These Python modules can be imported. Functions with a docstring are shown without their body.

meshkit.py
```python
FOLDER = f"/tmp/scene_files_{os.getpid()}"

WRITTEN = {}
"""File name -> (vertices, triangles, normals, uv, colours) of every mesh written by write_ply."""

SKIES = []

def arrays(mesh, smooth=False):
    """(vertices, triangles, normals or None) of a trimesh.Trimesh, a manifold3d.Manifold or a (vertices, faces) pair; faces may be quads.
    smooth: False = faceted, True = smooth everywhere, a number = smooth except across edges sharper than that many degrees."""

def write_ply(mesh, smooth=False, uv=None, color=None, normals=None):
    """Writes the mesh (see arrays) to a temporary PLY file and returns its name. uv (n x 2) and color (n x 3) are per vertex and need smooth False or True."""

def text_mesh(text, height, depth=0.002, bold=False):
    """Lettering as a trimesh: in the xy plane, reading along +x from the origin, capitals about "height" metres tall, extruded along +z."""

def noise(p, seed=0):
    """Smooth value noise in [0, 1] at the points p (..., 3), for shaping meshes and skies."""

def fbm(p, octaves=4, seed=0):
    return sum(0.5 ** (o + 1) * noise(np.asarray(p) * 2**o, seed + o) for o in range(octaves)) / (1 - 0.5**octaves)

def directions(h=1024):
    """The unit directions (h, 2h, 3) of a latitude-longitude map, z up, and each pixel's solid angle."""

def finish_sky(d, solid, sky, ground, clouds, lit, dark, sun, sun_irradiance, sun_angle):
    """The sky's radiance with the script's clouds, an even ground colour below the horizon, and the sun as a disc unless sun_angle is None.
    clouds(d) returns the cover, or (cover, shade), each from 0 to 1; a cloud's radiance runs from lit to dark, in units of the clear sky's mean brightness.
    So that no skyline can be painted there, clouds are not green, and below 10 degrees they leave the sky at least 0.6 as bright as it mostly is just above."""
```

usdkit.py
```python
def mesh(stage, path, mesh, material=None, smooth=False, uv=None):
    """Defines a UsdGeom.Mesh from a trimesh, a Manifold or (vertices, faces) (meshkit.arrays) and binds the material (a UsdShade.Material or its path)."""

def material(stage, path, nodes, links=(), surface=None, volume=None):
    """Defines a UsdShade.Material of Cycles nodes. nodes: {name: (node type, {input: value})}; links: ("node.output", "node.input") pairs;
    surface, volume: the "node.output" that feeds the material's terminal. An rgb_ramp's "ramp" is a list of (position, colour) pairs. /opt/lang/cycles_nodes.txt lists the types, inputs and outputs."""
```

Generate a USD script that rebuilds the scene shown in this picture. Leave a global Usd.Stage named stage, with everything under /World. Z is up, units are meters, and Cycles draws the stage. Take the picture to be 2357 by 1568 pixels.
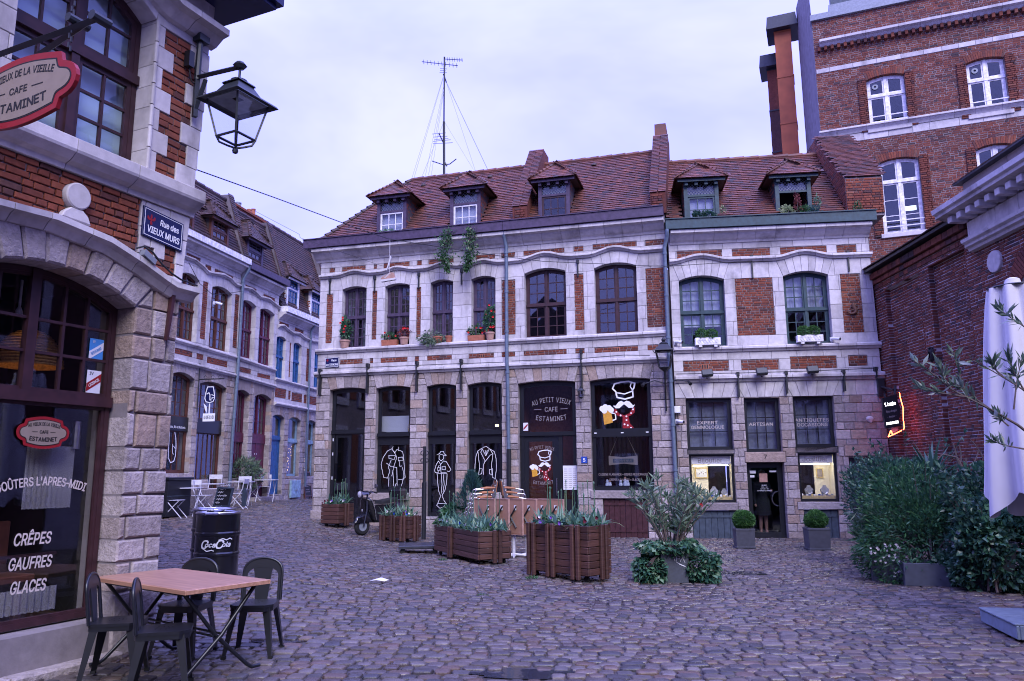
import math,random
import numpy as np
import mapbox_earcut as earcut
from shapely.geometry import Polygon,box as sbox,MultiPolygon,Point,LineString
from shapely.ops import unary_union
from shapely.prepared import prep
from scipy.interpolate import RBFInterpolator
from scipy.spatial.transform import Rotation
import meshkit,usdkit
from pxr import Usd,UsdGeom,UsdLux,UsdShade,Sdf,Gf,Vt
stage = Usd.Stage.CreateInMemory()
UsdGeom.SetStageUpAxis(stage,'Z')
UsdGeom.Xform.Define(stage,'/World')
UsdGeom.Scope.Define(stage,'/World/Looks')
# ## camera
EYE = np.array([0.0,0.0,1.65])
PITCH,ROLL,FOC,CX,CY = math.radians(9.8),math.radians(0.4),1768.0,1178.5,784.0
_cp,_sp,_c,_s = math.cos(PITCH),math.sin(PITCH),math.cos(ROLL),math.sin(ROLL)
_X,_U,FWD = np.array([1.0,0,0]),np.array([0,-_sp,_cp]),np.array([0,_cp,_sp])
_right,_up = _c * _X - _s * _U,_s * _X + _c * _U
cam = UsdGeom.Camera.Define(stage,'/World/camera')
cam.AddTransformOp().Set(Gf.Matrix4d(*[float(k) for r in ((*_right,0),(*_up,0),(*(-FWD),0),(*EYE,1)) for k in r]))
cam.CreateHorizontalApertureAttr(36.0)
cam.CreateFocalLengthAttr(36.0 * FOC / 2357.0)
cam.CreateClippingRangeAttr(Gf.Vec2f(0.05,2000))
cam.CreateExposureAttr(1.54)
# ## sky and sun (overcast dusk, light from behind the camera)
SUN_EL,SUN_AZ = math.radians(43),math.radians(166)
dome = UsdLux.DomeLight.Define(stage,'/World/sky')
sky_m = usdkit.material(stage,'/World/Looks/sky_overcast',{
 'tc': ('texture_coordinate',{}),
 'mp': ('mapping',{'scale': (1.0,1.0,2.2)}),
 'n1': ('noise_texture',{'scale': 1.6,'detail': 5.0,'roughness': 0.55,'distortion': 0.4}),
 'r1': ('rgb_ramp',{'ramp': [(0.30,(3.5,3.95,14.0)),(0.5,(4.9,5.2,16.5)),(0.68,(6.2,6.4,17.5))]}),
 'sky': ('sky_texture',{'sky_type': 'single_scattering','sun_disc': False,'sun_elevation': SUN_EL,'sun_rotation': SUN_AZ}),
 'mx': ('mix',{'mix_type': 'mix','fac': 0.96}),'sx': ('separate_xyz',{}),'zr': ('map_range',{'from_min': 0.5,'from_max': 1.0,'to_min': 0.80,'to_max': 1.9,'clamp': True}),'zs': ('vector_math',{'math_type': 'scale'}),
 'bg': ('background_shader',{'strength': 0.062})},
 [('tc.generated','mp.vector'),('mp.vector','n1.vector'),('n1.fac','r1.fac'),('sky.color','mx.color1'),('r1.color','mx.color2'),('tc.generated','sx.vector'),('sx.z','zr.value'),('mx.color','zs.vector1'),('zr.result','zs.scale'),('zs.vector','bg.color')],surface='bg.background')
UsdShade.MaterialBindingAPI.Apply(dome.GetPrim()).Bind(sky_m)
for k,v in dict(label='pale overcast sky with soft lilac blue cloud',category='sky',kind='structure').items():
 dome.GetPrim().SetCustomDataByKey(k,v)
sun = UsdLux.DistantLight.Define(stage,'/World/sun_light')
sun.CreateIntensityAttr(0.34); sun.CreateAngleAttr(34.0); sun.CreateNormalizeAttr(True); sun.CreateColorAttr(Gf.Vec3f(1.0,0.97,0.97))
_sd = np.array([math.cos(SUN_EL) * math.sin(SUN_AZ),math.cos(SUN_EL) * math.cos(SUN_AZ),math.sin(SUN_EL)])
_z = _sd; _x = np.cross([0,0,1],_z); _x /= np.linalg.norm(_x); _y = np.cross(_z,_x)
sun.AddTransformOp().Set(Gf.Matrix4d(*[float(k) for r in ((*_x,0),(*_y,0),(*_z,0),(0,0,0,1)) for k in r]))
# ## materials
M = {}
def mat(name,nodes,links,surface='p.BSDF'):
 M[name] = usdkit.material(stage,'/World/Looks/' + name,nodes,links,surface=surface)
TONED = set()
def varied(name,ramp,rough=0.8,nscale=9.0,namt=0.25,bump=0.25,bscale=60.0,bdist=0.004,stain=None,spec=0.3,coat=0.0,rough_var=0.0,bdetail=4.0,streak=1.0,rough_tone=0.0):
 """A material whose tone changes from piece to piece (ramp over a random number per island and object), with fine mottling and relief."""
 TONED.add(name)
 nodes = {'g': ('geometry',{}),'tn': ('attribute',{'attribute': 'tone'}),'oi': ('object_info',{}),'ad': ('math',{'math_type': 'add'}),'fr': ('math',{'math_type': 'fraction'}),
             'r': ('rgb_ramp',{'ramp': ramp}),'n': ('noise_texture',{'scale': nscale,'detail': 4.0,'roughness': 0.6}),
             'mr': ('map_range',{'from_min': 0.25,'from_max': 0.75,'to_min': 1.0 - namt,'to_max': 1.0 + namt}),
             'mul': ('vector_math',{'math_type': 'scale'}),
             'nb': ('noise_texture',{'scale': bscale,'detail': bdetail,'roughness': 0.65}),
             'bp': ('bump',{'strength': bump,'distance': bdist}),
             'p': ('principled_bsdf',{'roughness': rough,'specular_ior_level': spec,'coat_weight': coat,'coat_roughness': 0.2})}
 links = [('tn.fac','ad.value1'),('oi.random','ad.value2'),('ad.value','fr.value1'),('fr.value','r.fac'),('g.position','n.vector'),('n.fac','mr.value'),
             ('r.color','mul.vector1'),('mr.result','mul.scale'),('g.position','nb.vector'),('nb.fac','bp.height'),('bp.normal','p.normal')]
 src = 'mul.vector'
 if stain:
  nodes['ns'] = ('noise_texture',{'scale': stain[2],'detail': 5.0,'roughness': 0.65}); nodes['sr'] = ('map_range',{'from_min': 0.5,'from_max': 0.72,'to_min': 0.0,'to_max': stain[1],'clamp': True})
  nodes['sm'] = ('mix',{'mix_type': 'mix','color2': stain[0]})
  nodes['sp'] = ('mapping',{'scale': (1.0,1.0,streak)}); links += [('g.position','sp.vector'),('sp.vector','ns.vector'),('ns.fac','sr.value'),('sr.result','sm.fac'),(src,'sm.color1')]; src = 'sm.color'
 if rough_var:
  nodes['rn'] = ('noise_texture',{'scale': 1.3,'detail': 3.0}); nodes['rr'] = ('map_range',{'from_min': 0.35,'from_max': 0.65,'to_min': rough - rough_var,'to_max': rough + rough_var,'clamp': True})
  links += [('g.position','rn.vector'),('rn.fac','rr.value'),('rr.result','p.roughness')]
 if rough_tone:
  nodes['rt'] = ('map_range',{'to_min': -rough_tone,'to_max': rough_tone}); nodes['ra'] = ('math',{'math_type': 'add'}); nodes['w3'] = ('white_noise_texture',{'dimensions': '1D'})
  links = [l for l in links if l[1] != 'p.roughness'] + [('fr.value','w3.w'),('w3.value','rt.value'),('rt.result','ra.value1'),('rr.result','ra.value2'),('ra.value','p.roughness')]
 mat(name,nodes,links + [(src,'p.base_color')])
def plain(name,col,rough=0.6,metal=0.0,spec=0.4,coat=0.0,namt=0.2,nscale=14.0,bump=0.0,bscale=80.0,emit=None):
 nodes = {'g': ('geometry',{}),'n': ('noise_texture',{'scale': nscale,'detail': 3.0}),'mr': ('map_range',{'from_min': 0.25,'from_max': 0.75,'to_min': 1.0 - namt,'to_max': 1.0 + namt}),
             'mul': ('vector_math',{'math_type': 'scale','vector1': col}),'p': ('principled_bsdf',{'roughness': rough,'metallic': metal,'specular_ior_level': spec,'coat_weight': coat,'coat_roughness': 0.1})}
 links = [('g.position','n.vector'),('n.fac','mr.value'),('mr.result','mul.scale'),('mul.vector','p.base_color')]
 if bump:
  nodes['nb'] = ('noise_texture',{'scale': bscale,'detail': 3.0}); nodes['bp'] = ('bump',{'strength': bump,'distance': 0.003})
  links += [('g.position','nb.vector'),('nb.fac','bp.height'),('bp.normal','p.normal')]
 if emit:
  nodes['p'][1].update({'emission_color': emit[0],'emission_strength': emit[1]})
 mat(name,nodes,links)
def woody(name,a,b,rough=0.6,scale=(2,2,40),coat=0.0):
 TONED.add(name)
 mat(name,{'tn': ('attribute',{'attribute': 'tone'}),'oi': ('object_info',{}),'tc': ('texture_coordinate',{}),'mp': ('mapping',{'scale': scale}),'n': ('noise_texture',{'scale': 1.5,'detail': 5.0,'distortion': 0.6}),
               'r': ('rgb_ramp',{'ramp': [(0.3,a),(0.7,b)]}),'ad': ('math',{'math_type': 'add'}),'fr': ('math',{'math_type': 'fraction'}),'mr': ('map_range',{'to_min': 0.7,'to_max': 1.3}),'mul': ('vector_math',{'math_type': 'scale'}),
               'bp': ('bump',{'strength': 0.3,'distance': 0.003}),'p': ('principled_bsdf',{'roughness': rough,'coat_weight': coat,'coat_roughness': 0.15})},
  [('tc.object','mp.vector'),('mp.vector','n.vector'),('n.fac','r.fac'),('tn.fac','ad.value1'),('oi.random','ad.value2'),('ad.value','fr.value1'),('fr.value','mr.value'),('r.color','mul.vector1'),('mr.result','mul.scale'),('mul.vector','p.base_color'),('n.fac','bp.height'),('bp.normal','p.normal')])
def leafy(name,ramp,rough=0.45,trans=0.25):
 TONED.add(name)
 mat(name,{'g': ('attribute',{'attribute': 'tone'}),'r': ('rgb_ramp',{'ramp': ramp}),'p': ('principled_bsdf',{'roughness': rough,'specular_ior_level': 0.45}),'t': ('translucent_bsdf',{}),'m': ('mix_closure',{'fac': trans})},
  [('g.fac','r.fac'),('r.color','p.base_color'),('r.color','t.color'),('p.BSDF','m.closure1'),('t.BSDF','m.closure2')],surface='m.closure')
def glow(name,col,strength):
 mat(name,{'e': ('emission',{'color': col,'strength': strength})},[],surface='e.emission')
varied('limestone',[(0,(.40,.37,.38)),(.35,(.48,.45,.46)),(.7,(.53,.495,.51)),(1,(.43,.395,.40))],rough=.85,namt=.15,stain=((.15,.135,.14),.75,1.6),bump=.35,streak=.35)
varied('rubble_stone',[(0,(.21,.18,.185)),(.2,(.33,.285,.285)),(.4,(.40,.345,.345)),(.6,(.27,.235,.245)),(.78,(.34,.25,.205)),(.88,(.24,.185,.165)),(1,(.37,.33,.335))],rough=.88,namt=.3,nscale=14,bump=.9,bscale=26,bdist=.02,stain=((.12,.10,.10),.45,2.1))
varied('brick_red',[(0,(.135,.036,.022)),(.3,(.18,.048,.026)),(.55,(.21,.060,.032)),(.75,(.15,.040,.026)),(.9,(.070,.032,.030)),(1,(.23,.085,.050))],rough=.85,namt=.3,nscale=16,bump=.6,bscale=80,stain=((.05,.032,.032),.6,.9))
varied('brick_dark',[(0,(.105,.030,.022)),(.35,(.145,.040,.026)),(.6,(.17,.052,.032)),(.8,(.095,.028,.025)),(.93,(.048,.030,.034)),(1,(.19,.070,.046))],rough=.85,namt=.3,nscale=16,bump=.6,bscale=80,stain=((.042,.028,.030),.6,.8))
varied('roof_tile',[(0,(.080,.028,.020)),(.3,(.115,.036,.022)),(.55,(.145,.048,.028)),(.8,(.095,.032,.024)),(1,(.045,.027,.027))],rough=.62,namt=.3,nscale=3.0,bump=.3,stain=((.045,.034,.034),.75,1.1),spec=.45)
varied('roof_tile_dark',[(0,(0.039,0.022,0.020)),(.4,(0.058,0.030,0.025)),(.7,(0.074,0.036,0.028)),(1,(0.033,0.023,0.023))],rough=.65,namt=.3,nscale=3.0,bump=.3,stain=((.035,.032,.036),.6,1.2),spec=.45)
varied('cobble',[(0,(.036,.033,.036)),(.2,(.068,.056,.056)),(.4,(.105,.082,.074)),(.55,(.098,.062,.048)),(.7,(.040,.038,.044)),(.85,(.125,.105,.100)),(1,(.075,.060,.060))],rough=.42,namt=.35,nscale=9,bump=.55,bscale=30,bdist=.012,spec=.45,rough_var=.14,rough_tone=.17,stain=((.03,.027,.03),.55,.55))
varied('ground_joint',[(0,(.046,.040,.040)),(1,(.058,.050,.051))],rough=.45,namt=.4,nscale=7,bump=.6,bscale=50,bdist=.01,rough_var=.2)
varied('mortar_pale',[(0,(.25,.22,.225)),(1,(.25,.22,.225))],rough=.95,namt=.2,bump=.4,stain=((.17,.14,.14),.5,1.5))
varied('mortar_grey',[(0,(.20,.175,.185)),(1,(.20,.175,.185))],rough=.95,namt=.2,bump=.4,stain=((.13,.11,.12),.5,1.5))
varied('mortar_bright',[(0,(.44,.40,.42)),(1,(.44,.40,.42))],rough=.95,namt=.2,bump=.4,stain=((.22,.18,.19),.6,1.2))
varied('render_grey',[(0,(.11,.095,.11)),(1,(.13,.11,.125))],rough=.9,namt=.3,nscale=4,bump=.6,bscale=20,bdist=.01)
varied('old_render',[(0,(.24,.20,.20)),(1,(.24,.20,.20))],rough=.9,namt=.2,nscale=3,bump=.5,stain=((.14,.11,.11),.5,1.0))
for nm,c in dict(paint_purple=(.055,.036,.070),paint_maroon=(.035,.012,.016),paint_wine=(.085,.012,.035),paint_green=(.018,.045,.058),paint_blue=(.018,.085,.24),paint_bluegrey=(.22,.34,.42),paint_navy=(.006,.008,.014),paint_black=(.008,.007,.008),paint_brown=(.085,.028,.018),paint_white=(.66,.64,.68),paint_slate=(.045,.062,.085),cellar_maroon=(.045,.014,.018)).items():
 plain(nm,c,rough=.5,namt=.35,nscale=10,bump=.15)
plain('shop_black',(.008,.009,.012),rough=.35,spec=.5)
plain('iron_black',(.010,.011,.014),rough=.45,spec=.5,bump=.1)
plain('iron_bracket',(.016,.020,.026),rough=.5,spec=.5,bump=.1)
plain('chair_metal',(.007,.008,.011),rough=.38,spec=.5,coat=.1,bump=.1,bscale=200)
plain('barrel_black',(.006,.006,.008),rough=.18,spec=.5,coat=.4)
plain('chrome',(.62,.62,.66),rough=.22,metal=1.0)
plain('aluminium',(.60,.59,.60),rough=.3,metal=1.0)
plain('zinc_pipe',(.115,.150,.205),rough=.5,metal=.25)
plain('lead_grey',(.20,.22,.26),rough=.55,metal=.2)
plain('copper_panel',(.34,.085,.028),rough=.5,metal=.2,namt=.25,nscale=2)
plain('dark_room',(.014,.012,.014),rough=.9)
plain('dim_room',(.055,.045,.050),rough=.9)
plain('pale_blind',(.42,.41,.47),rough=.9,namt=.08)
plain('blue_blind',(.50,.66,.80),rough=.9,namt=.12,nscale=1.5)
plain('curtain_white',(.60,.58,.62),rough=.95,namt=.15)
plain('curtain_grey',(.20,.20,.24),rough=.95,namt=.2)
plain('canvas_white',(.50,.48,.50),rough=.9,namt=.06,nscale=3)
plain('terracotta',(.32,.11,.065),rough=.85)
plain('clay_pink',(.36,.21,.17),rough=.85)
plain('planter_grey',(.055,.062,.080),rough=.6,bump=.2,bscale=40)
plain('planter_lead',(.050,.052,.066),rough=.6,bump=.2,bscale=60)
plain('deck_blue',(.12,.15,.19),rough=.5)
plain('letter_white',(.72,.72,.76),rough=.6,namt=.03)
plain('letter_cream',(.46,.40,.38),rough=.7,namt=.05)
plain('letter_dim',(.25,.21,.21),rough=.7,namt=.05)
plain('letter_black',(.010,.009,.010),rough=.5)
plain('sign_navy',(.006,.009,.060),rough=.4,namt=.05)
plain('sign_blue',(.020,.060,.32),rough=.3,namt=.05)
plain('sign_red',(.24,.008,.012),rough=.45,namt=.08)
plain('sign_cream',(.23,.18,.14),rough=.6,namt=.06)
plain('sticker_blue',(.05,.22,.52),rough=.5,namt=.05)
plain('paper_white',(.62,.62,.66),rough=.8,namt=.04)
plain('card_yellow',(.50,.38,.17),rough=.8)
plain('beer_gold',(.55,.27,.03),rough=.5)
plain('slate_board',(.010,.011,.014),rough=.7)
plain('dark_cloth',(.018,.016,.020),rough=.95)
plain('skin',(.38,.20,.14),rough=.6)
plain('hair_grey',(.40,.37,.37),rough=.8)
plain('soil',(.022,.017,.015),rough=1.0,bump=.8)
plain('bark',(.10,.075,.070),rough=.9,bump=.8,bscale=40)
plain('rubber',(.008,.008,.009),rough=.8)
plain('granite_dark',(.030,.032,.042),rough=.35)
plain('beige_laminate',(.32,.175,.125),rough=.55,namt=.08)
plain('leg_white',(.45,.44,.50),rough=.45)
plain('rattan',(.30,.115,.045),rough=.5)
plain('gecko_bronze',(.11,.050,.034),rough=.6)
plain('cream_case',(.66,.60,.46),rough=.8,namt=.05)
plain('velvet_grey',(.25,.25,.27),rough=.9)
plain('cable_black',(.012,.012,.014),rough=.7)
mat('lace',{'g': ('geometry',{}),'n': ('noise_texture',{'scale': 190.0,'detail': 2.0}),'r': ('map_range',{'from_min': .40,'from_max': .60,'to_min': .2,'to_max': .62,'clamp': True}),'d': ('diffuse_bsdf',{'color': (.40,.38,.40)}),'t': ('transparent_bsdf',{}),'m': ('mix_closure',{})},[('g.position','n.vector'),('n.fac','r.value'),('r.result','m.fac'),('t.BSDF','m.closure1'),('d.BSDF','m.closure2')],surface='m.closure')
plain('straw',(.36,.19,.055),rough=.9,namt=.4,nscale=40)
plain('room_floor',(.085,.045,.035),rough=.5)
plain('flower_red',(.50,.012,.018),rough=.6)
plain('flower_violet',(.16,.06,.36),rough=.6)
plain('flower_dark',(.10,.008,.018),rough=.6)
plain('flower_white',(.70,.66,.70),rough=.6)
plain('camera_white',(.66,.66,.70),rough=.4)
woody('planter_wood',(.036,.016,.013),(.085,.038,.030),rough=.5)
woody('table_wood',(.25,.125,.078),(.40,.215,.135),rough=.42,scale=(1.2,22,22),coat=.1)
leafy('leaf_green',[(0,(.018,.060,.022)),(.5,(.035,.105,.035)),(1,(.065,.150,.050))])
leafy('leaf_box',[(0,(.020,.075,.020)),(.5,(.045,.135,.030)),(1,(.085,.20,.045))])
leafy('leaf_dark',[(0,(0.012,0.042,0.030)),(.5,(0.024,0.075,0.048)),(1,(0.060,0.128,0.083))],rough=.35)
leafy('leaf_mid',[(0,(0.015,0.057,0.030)),(.5,(0.027,0.094,0.043)),(1,(0.053,0.144,0.057))],rough=.4)
leafy('leaf_ivy',[(0,(.022,.070,.042)),(.5,(.045,.125,.070)),(.85,(.085,.19,.10)),(1,(.25,.33,.22))],rough=.35)
leafy('leaf_tulip',[(0,(.040,.11,.060)),(.5,(.085,.18,.105)),(.8,(.15,.27,.17)),(1,(.20,.24,.10))],rough=.5)
leafy('leaf_olive',[(0,(.035,.060,.040)),(.6,(.075,.115,.080)),(.85,(.11,.15,.12)),(1,(.30,.34,.34))],rough=.4)
leafy('leaf_oleander',[(0,(0.050,0.094,0.055)),(.5,(0.094,0.154,0.088)),(1,(0.176,0.237,0.154))],rough=.4)
leafy('leaf_conifer',[(0,(.018,.060,.060)),(.5,(.034,.095,.085)),(1,(.060,.14,.12))],rough=.6)
leafy('leaf_red',[(0,(.10,.020,.022)),(1,(.22,.055,.045))])
leafy('leaf_variegated',[(0,(.10,.17,.05)),(1,(.40,.43,.24))])
glow('lamp_warm',(1.0,.62,.28),9.0)
glow('lamp_warm_soft',(1.0,.55,.22),2.0)
glow('lamp_white',(1.0,.96,.90),10.0)
glow('neon_red',(1.0,.075,.03),7.0)
glow('sign_lit',(.95,.97,1.0),1.6)
def glass(name,tint=(.85,.88,.92),base=.05,rough=.02):
 mat(name,{'f': ('layer_weight',{'blend': .5}),'pw': ('math',{'math_type': 'power','value2': 4.5}),'a': ('math',{'math_type': 'multiply_add','value2': .9,'value3': base,'use_clamp': True}),'t': ('transparent_bsdf',{'color': tint}),'g': ('glossy_bsdf',{'color': (.95,.95,.97),'roughness': rough}),'m': ('mix_closure',{})},
  [('f.facing','pw.value1'),('pw.value','a.value1'),('a.value','m.fac'),('t.BSDF','m.closure1'),('g.BSDF','m.closure2')],surface='m.closure')
glass('pane',base=.045)
glass('pane_mirror',tint=(.6,.64,.7),base=.075)
glass('pane_clear',tint=(.95,.96,.97),base=.035)
plain('puddle_water',(.02,.02,.024),rough=.06,spec=.5,namt=0,bump=.35,bscale=14)
# ## scene graph helpers
USED = {}
def _path(parent,name):
 n = USED.get((parent,name),0); USED[(parent,name)] = n + 1
 return f'{parent}/{name}' if n == 0 else f'{parent}/{name}_{n:03d}'
def tag(prim,label=None,cat=None,group=None,kind=None):
 for k,v in (('label',label),('category',cat),('group',group),('kind',kind)):
  if v: prim.SetCustomDataByKey(k,v)
 return prim
from scipy.sparse import coo_matrix
from scipy.sparse.csgraph import connected_components
from scipy.spatial import cKDTree
_tr = np.random.default_rng(99)
def toned(x,v,f,smooth):
 """a random number for every separate piece of a mesh (primvar tone)"""
 n = len(v); pv = UsdGeom.PrimvarsAPI(x)
 k = 1
 if len(f) > 14: k,lab = connected_components(coo_matrix((np.ones(len(f) * 2,np.int8),(f[:,[0,1]].ravel(),f[:,[1,2]].ravel())),shape=(n,n)),directed=False)
 r = _tr.random(k); t = np.full(len(x.GetPointsAttr().Get()),r[0]) if k == 1 else r[lab]
 if smooth and k > 1: t = t[cKDTree(v).query(np.array(x.GetPointsAttr().Get()),workers=-1)[1]]
 pv.CreatePrimvar('tone',Sdf.ValueTypeNames.FloatArray,'vertex').Set(Vt.FloatArray.FromNumpy(t.astype(np.float32)))
class Thing:
 """An Xform directly under /World at the thing's base; its parts are given in its own coordinates (or in world ones with world=True)."""
 def __init__(s,name,label,cat,base=(0,0,0),rz=0.0,group=None,kind=None):
  s.path = _path('/World',name); s.base = np.array(base,float); s.rz = rz
  x = UsdGeom.Xform.Define(stage,s.path); x.AddTranslateOp().Set(Gf.Vec3d(*map(float,s.base)))
  if rz: x.AddRotateZOp().Set(math.degrees(rz))
  s.prim = x.GetPrim(); tag(s.prim,label,cat,group,kind)
  c,n = math.cos(rz),math.sin(rz); s.R = np.array([[c,-n,0],[n,c,0],[0,0,1]])
 def add(s,name,vf,m,parent=None,smooth=False,world=False,kind=None,label=None):
  v,f = vf
  v = np.asarray(v,float)
  if world: v = (v - s.base) @ s.R
  p = _path(parent or s.path,name)
  x = usdkit.mesh(stage,p,(v,f),M[m] if isinstance(m,str) else m,smooth=smooth)
  if m in TONED: toned(x,v,np.asarray(f),smooth)
  if kind: x.GetPrim().SetCustomDataByKey('kind',kind)
  if label: x.GetPrim().SetCustomDataByKey('label',label)
  return p
def copy(src,base,rz=0.0,label=None,group=None):
 name = src.path.rsplit('/',1)[1]
 p = _path('/World',name.rstrip('0123456789').rstrip('_'))
 x = UsdGeom.Xform.Define(stage,p)
 x.GetPrim().GetReferences().AddInternalReference(src.path)
 x.ClearXformOpOrder()
 x.AddTranslateOp().Set(Gf.Vec3d(*map(float,base)))
 x.AddRotateZOp().Set(math.degrees(rz))
 x.GetPrim().SetInstanceable(True)
 d = src.prim.GetCustomData()
 tag(x.GetPrim(),label or d.get('label'),d.get('category'),group or d.get('group'),d.get('kind'))
 return x.GetPrim()
def single(name,vf,m,label,cat=None,group=None,kind=None,smooth=False):
 p = _path('/World',name)
 x = usdkit.mesh(stage,p,vf,M[m],smooth=smooth)
 return tag(x.GetPrim(),label,cat,group,kind)
# ## mesh helpers: every mesh is (vertices, triangles)
def cat(ms):
 ms = [m for m in ms if len(m[0])]
 V,Fs,n = [],[],0
 for v,f in ms:
  V.append(np.asarray(v,float)); Fs.append(np.asarray(f,int) + n); n += len(v)
 return (np.vstack(V),np.vstack(Fs)) if V else (np.zeros((0,3)),np.zeros((0,3),int))
def tri(quads):
 q = np.asarray(quads,int); return np.vstack([q[:,[0,1,2]],q[:,[0,2,3]]])
_BQ = tri([[0,3,2,1],[4,5,6,7],[0,1,5,4],[1,2,6,5],[2,3,7,6],[3,0,4,7]])
def box(x0,x1,y0,y1,z0,z1):
 return np.array([[x0,y0,z0],[x1,y0,z0],[x1,y1,z0],[x0,y1,z0],[x0,y0,z1],[x1,y0,z1],[x1,y1,z1],[x0,y1,z1]],float),_BQ
def cbox(c,s,rot=None):
 v,f = box(-s[0] / 2,s[0] / 2,-s[1] / 2,s[1] / 2,-s[2] / 2,s[2] / 2)
 if rot is not None: v = v @ np.asarray(rot).T
 return v + np.asarray(c,float),f
def chbox(x0,x1,y0,y1,z0,z1,b=.01):
 """a box with chamfered edges"""
 import trimesh
 pts = [(x,y,z) for x in (x0,x1) for y in (y0,y1) for z in (z0,z1)]
 P = []
 for x,y,z in pts:
  sx,sy,sz = (b if x == x0 else -b),(b if y == y0 else -b),(b if z == z0 else -b)
  P += [(x + sx,y + sy,z),(x + sx,y,z + sz),(x,y + sy,z + sz)]
 h = trimesh.convex.convex_hull(np.array(P)); return np.array(h.vertices),np.array(h.faces)
def hull(pts):
 import trimesh
 h = trimesh.convex.convex_hull(np.asarray(pts,float)); return np.array(h.vertices),np.array(h.faces)
def xf(m,t=(0,0,0),rz=0,R=None,s=1.0):
 v = np.asarray(m[0],float) * s
 if R is None and rz: R = Rotation.from_euler('z',rz).as_matrix()
 if R is not None: v = v @ np.asarray(R).T
 return v + np.asarray(t,float),m[1]
def eul(seq,ang): return Rotation.from_euler(seq,ang).as_matrix()
def tube(pts,r,sides=7,caps=True,closed=False):
 p = np.asarray(pts,float)
 if closed: p = np.vstack([p,p[:1]])
 t = np.gradient(p,axis=0)
 if closed: t[0] = t[-1] = p[1] - p[-2]
 t /= np.linalg.norm(t,axis=1,keepdims=True) + 1e-12
 a = np.zeros_like(p); ref = np.array([0,0,1.0]) if abs(t[0][2]) < .9 else np.array([1.0,0,0])
 for i in range(len(p)):
  q = np.cross(t[i],ref); q /= np.linalg.norm(q) + 1e-12; a[i] = q; ref = np.cross(q,t[i])
 b = np.cross(t,a); ang = np.arange(sides) * 2 * np.pi / sides
 R = np.broadcast_to(np.asarray(r,float),(len(p),))
 v = p[:,None] + R[:,None,None] * (np.cos(ang)[None,:,None] * a[:,None] + np.sin(ang)[None,:,None] * b[:,None])
 i,j = np.meshgrid(np.arange(len(p) - 1),np.arange(sides),indexing='ij')
 q = np.stack([i * sides + j,i * sides + (j + 1) % sides,(i + 1) * sides + (j + 1) % sides,(i + 1) * sides + j],-1).reshape(-1,4)
 v = v.reshape(-1,3); f = [tri(q)]
 if caps and not closed:
  n = len(v); v = np.vstack([v,p[:1],p[-1:]]); k = np.arange(sides)
  f.append(np.stack([np.full(sides,n),(k + 1) % sides,k],1)); o = (len(p) - 1) * sides
  f.append(np.stack([np.full(sides,n + 1),o + k,o + (k + 1) % sides],1))
 f = np.vstack(f); return v,f[:,::-1]
def lathe(prof,n=16,c=(0,0,0)):
 """prof: (radius, z) pairs from bottom to top"""
 pr = np.asarray(prof,float); ang = np.arange(n) * 2 * np.pi / n
 v = np.stack([pr[:,:1] * np.cos(ang),pr[:,:1] * np.sin(ang),np.repeat(pr[:,1:],n,1)],-1).reshape(-1,3) + np.asarray(c,float)
 i,j = np.meshgrid(np.arange(len(pr) - 1),np.arange(n),indexing='ij')
 q = np.stack([i * n + j,i * n + (j + 1) % n,(i + 1) * n + (j + 1) % n,(i + 1) * n + j],-1).reshape(-1,4)
 return v,tri(q)
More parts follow.
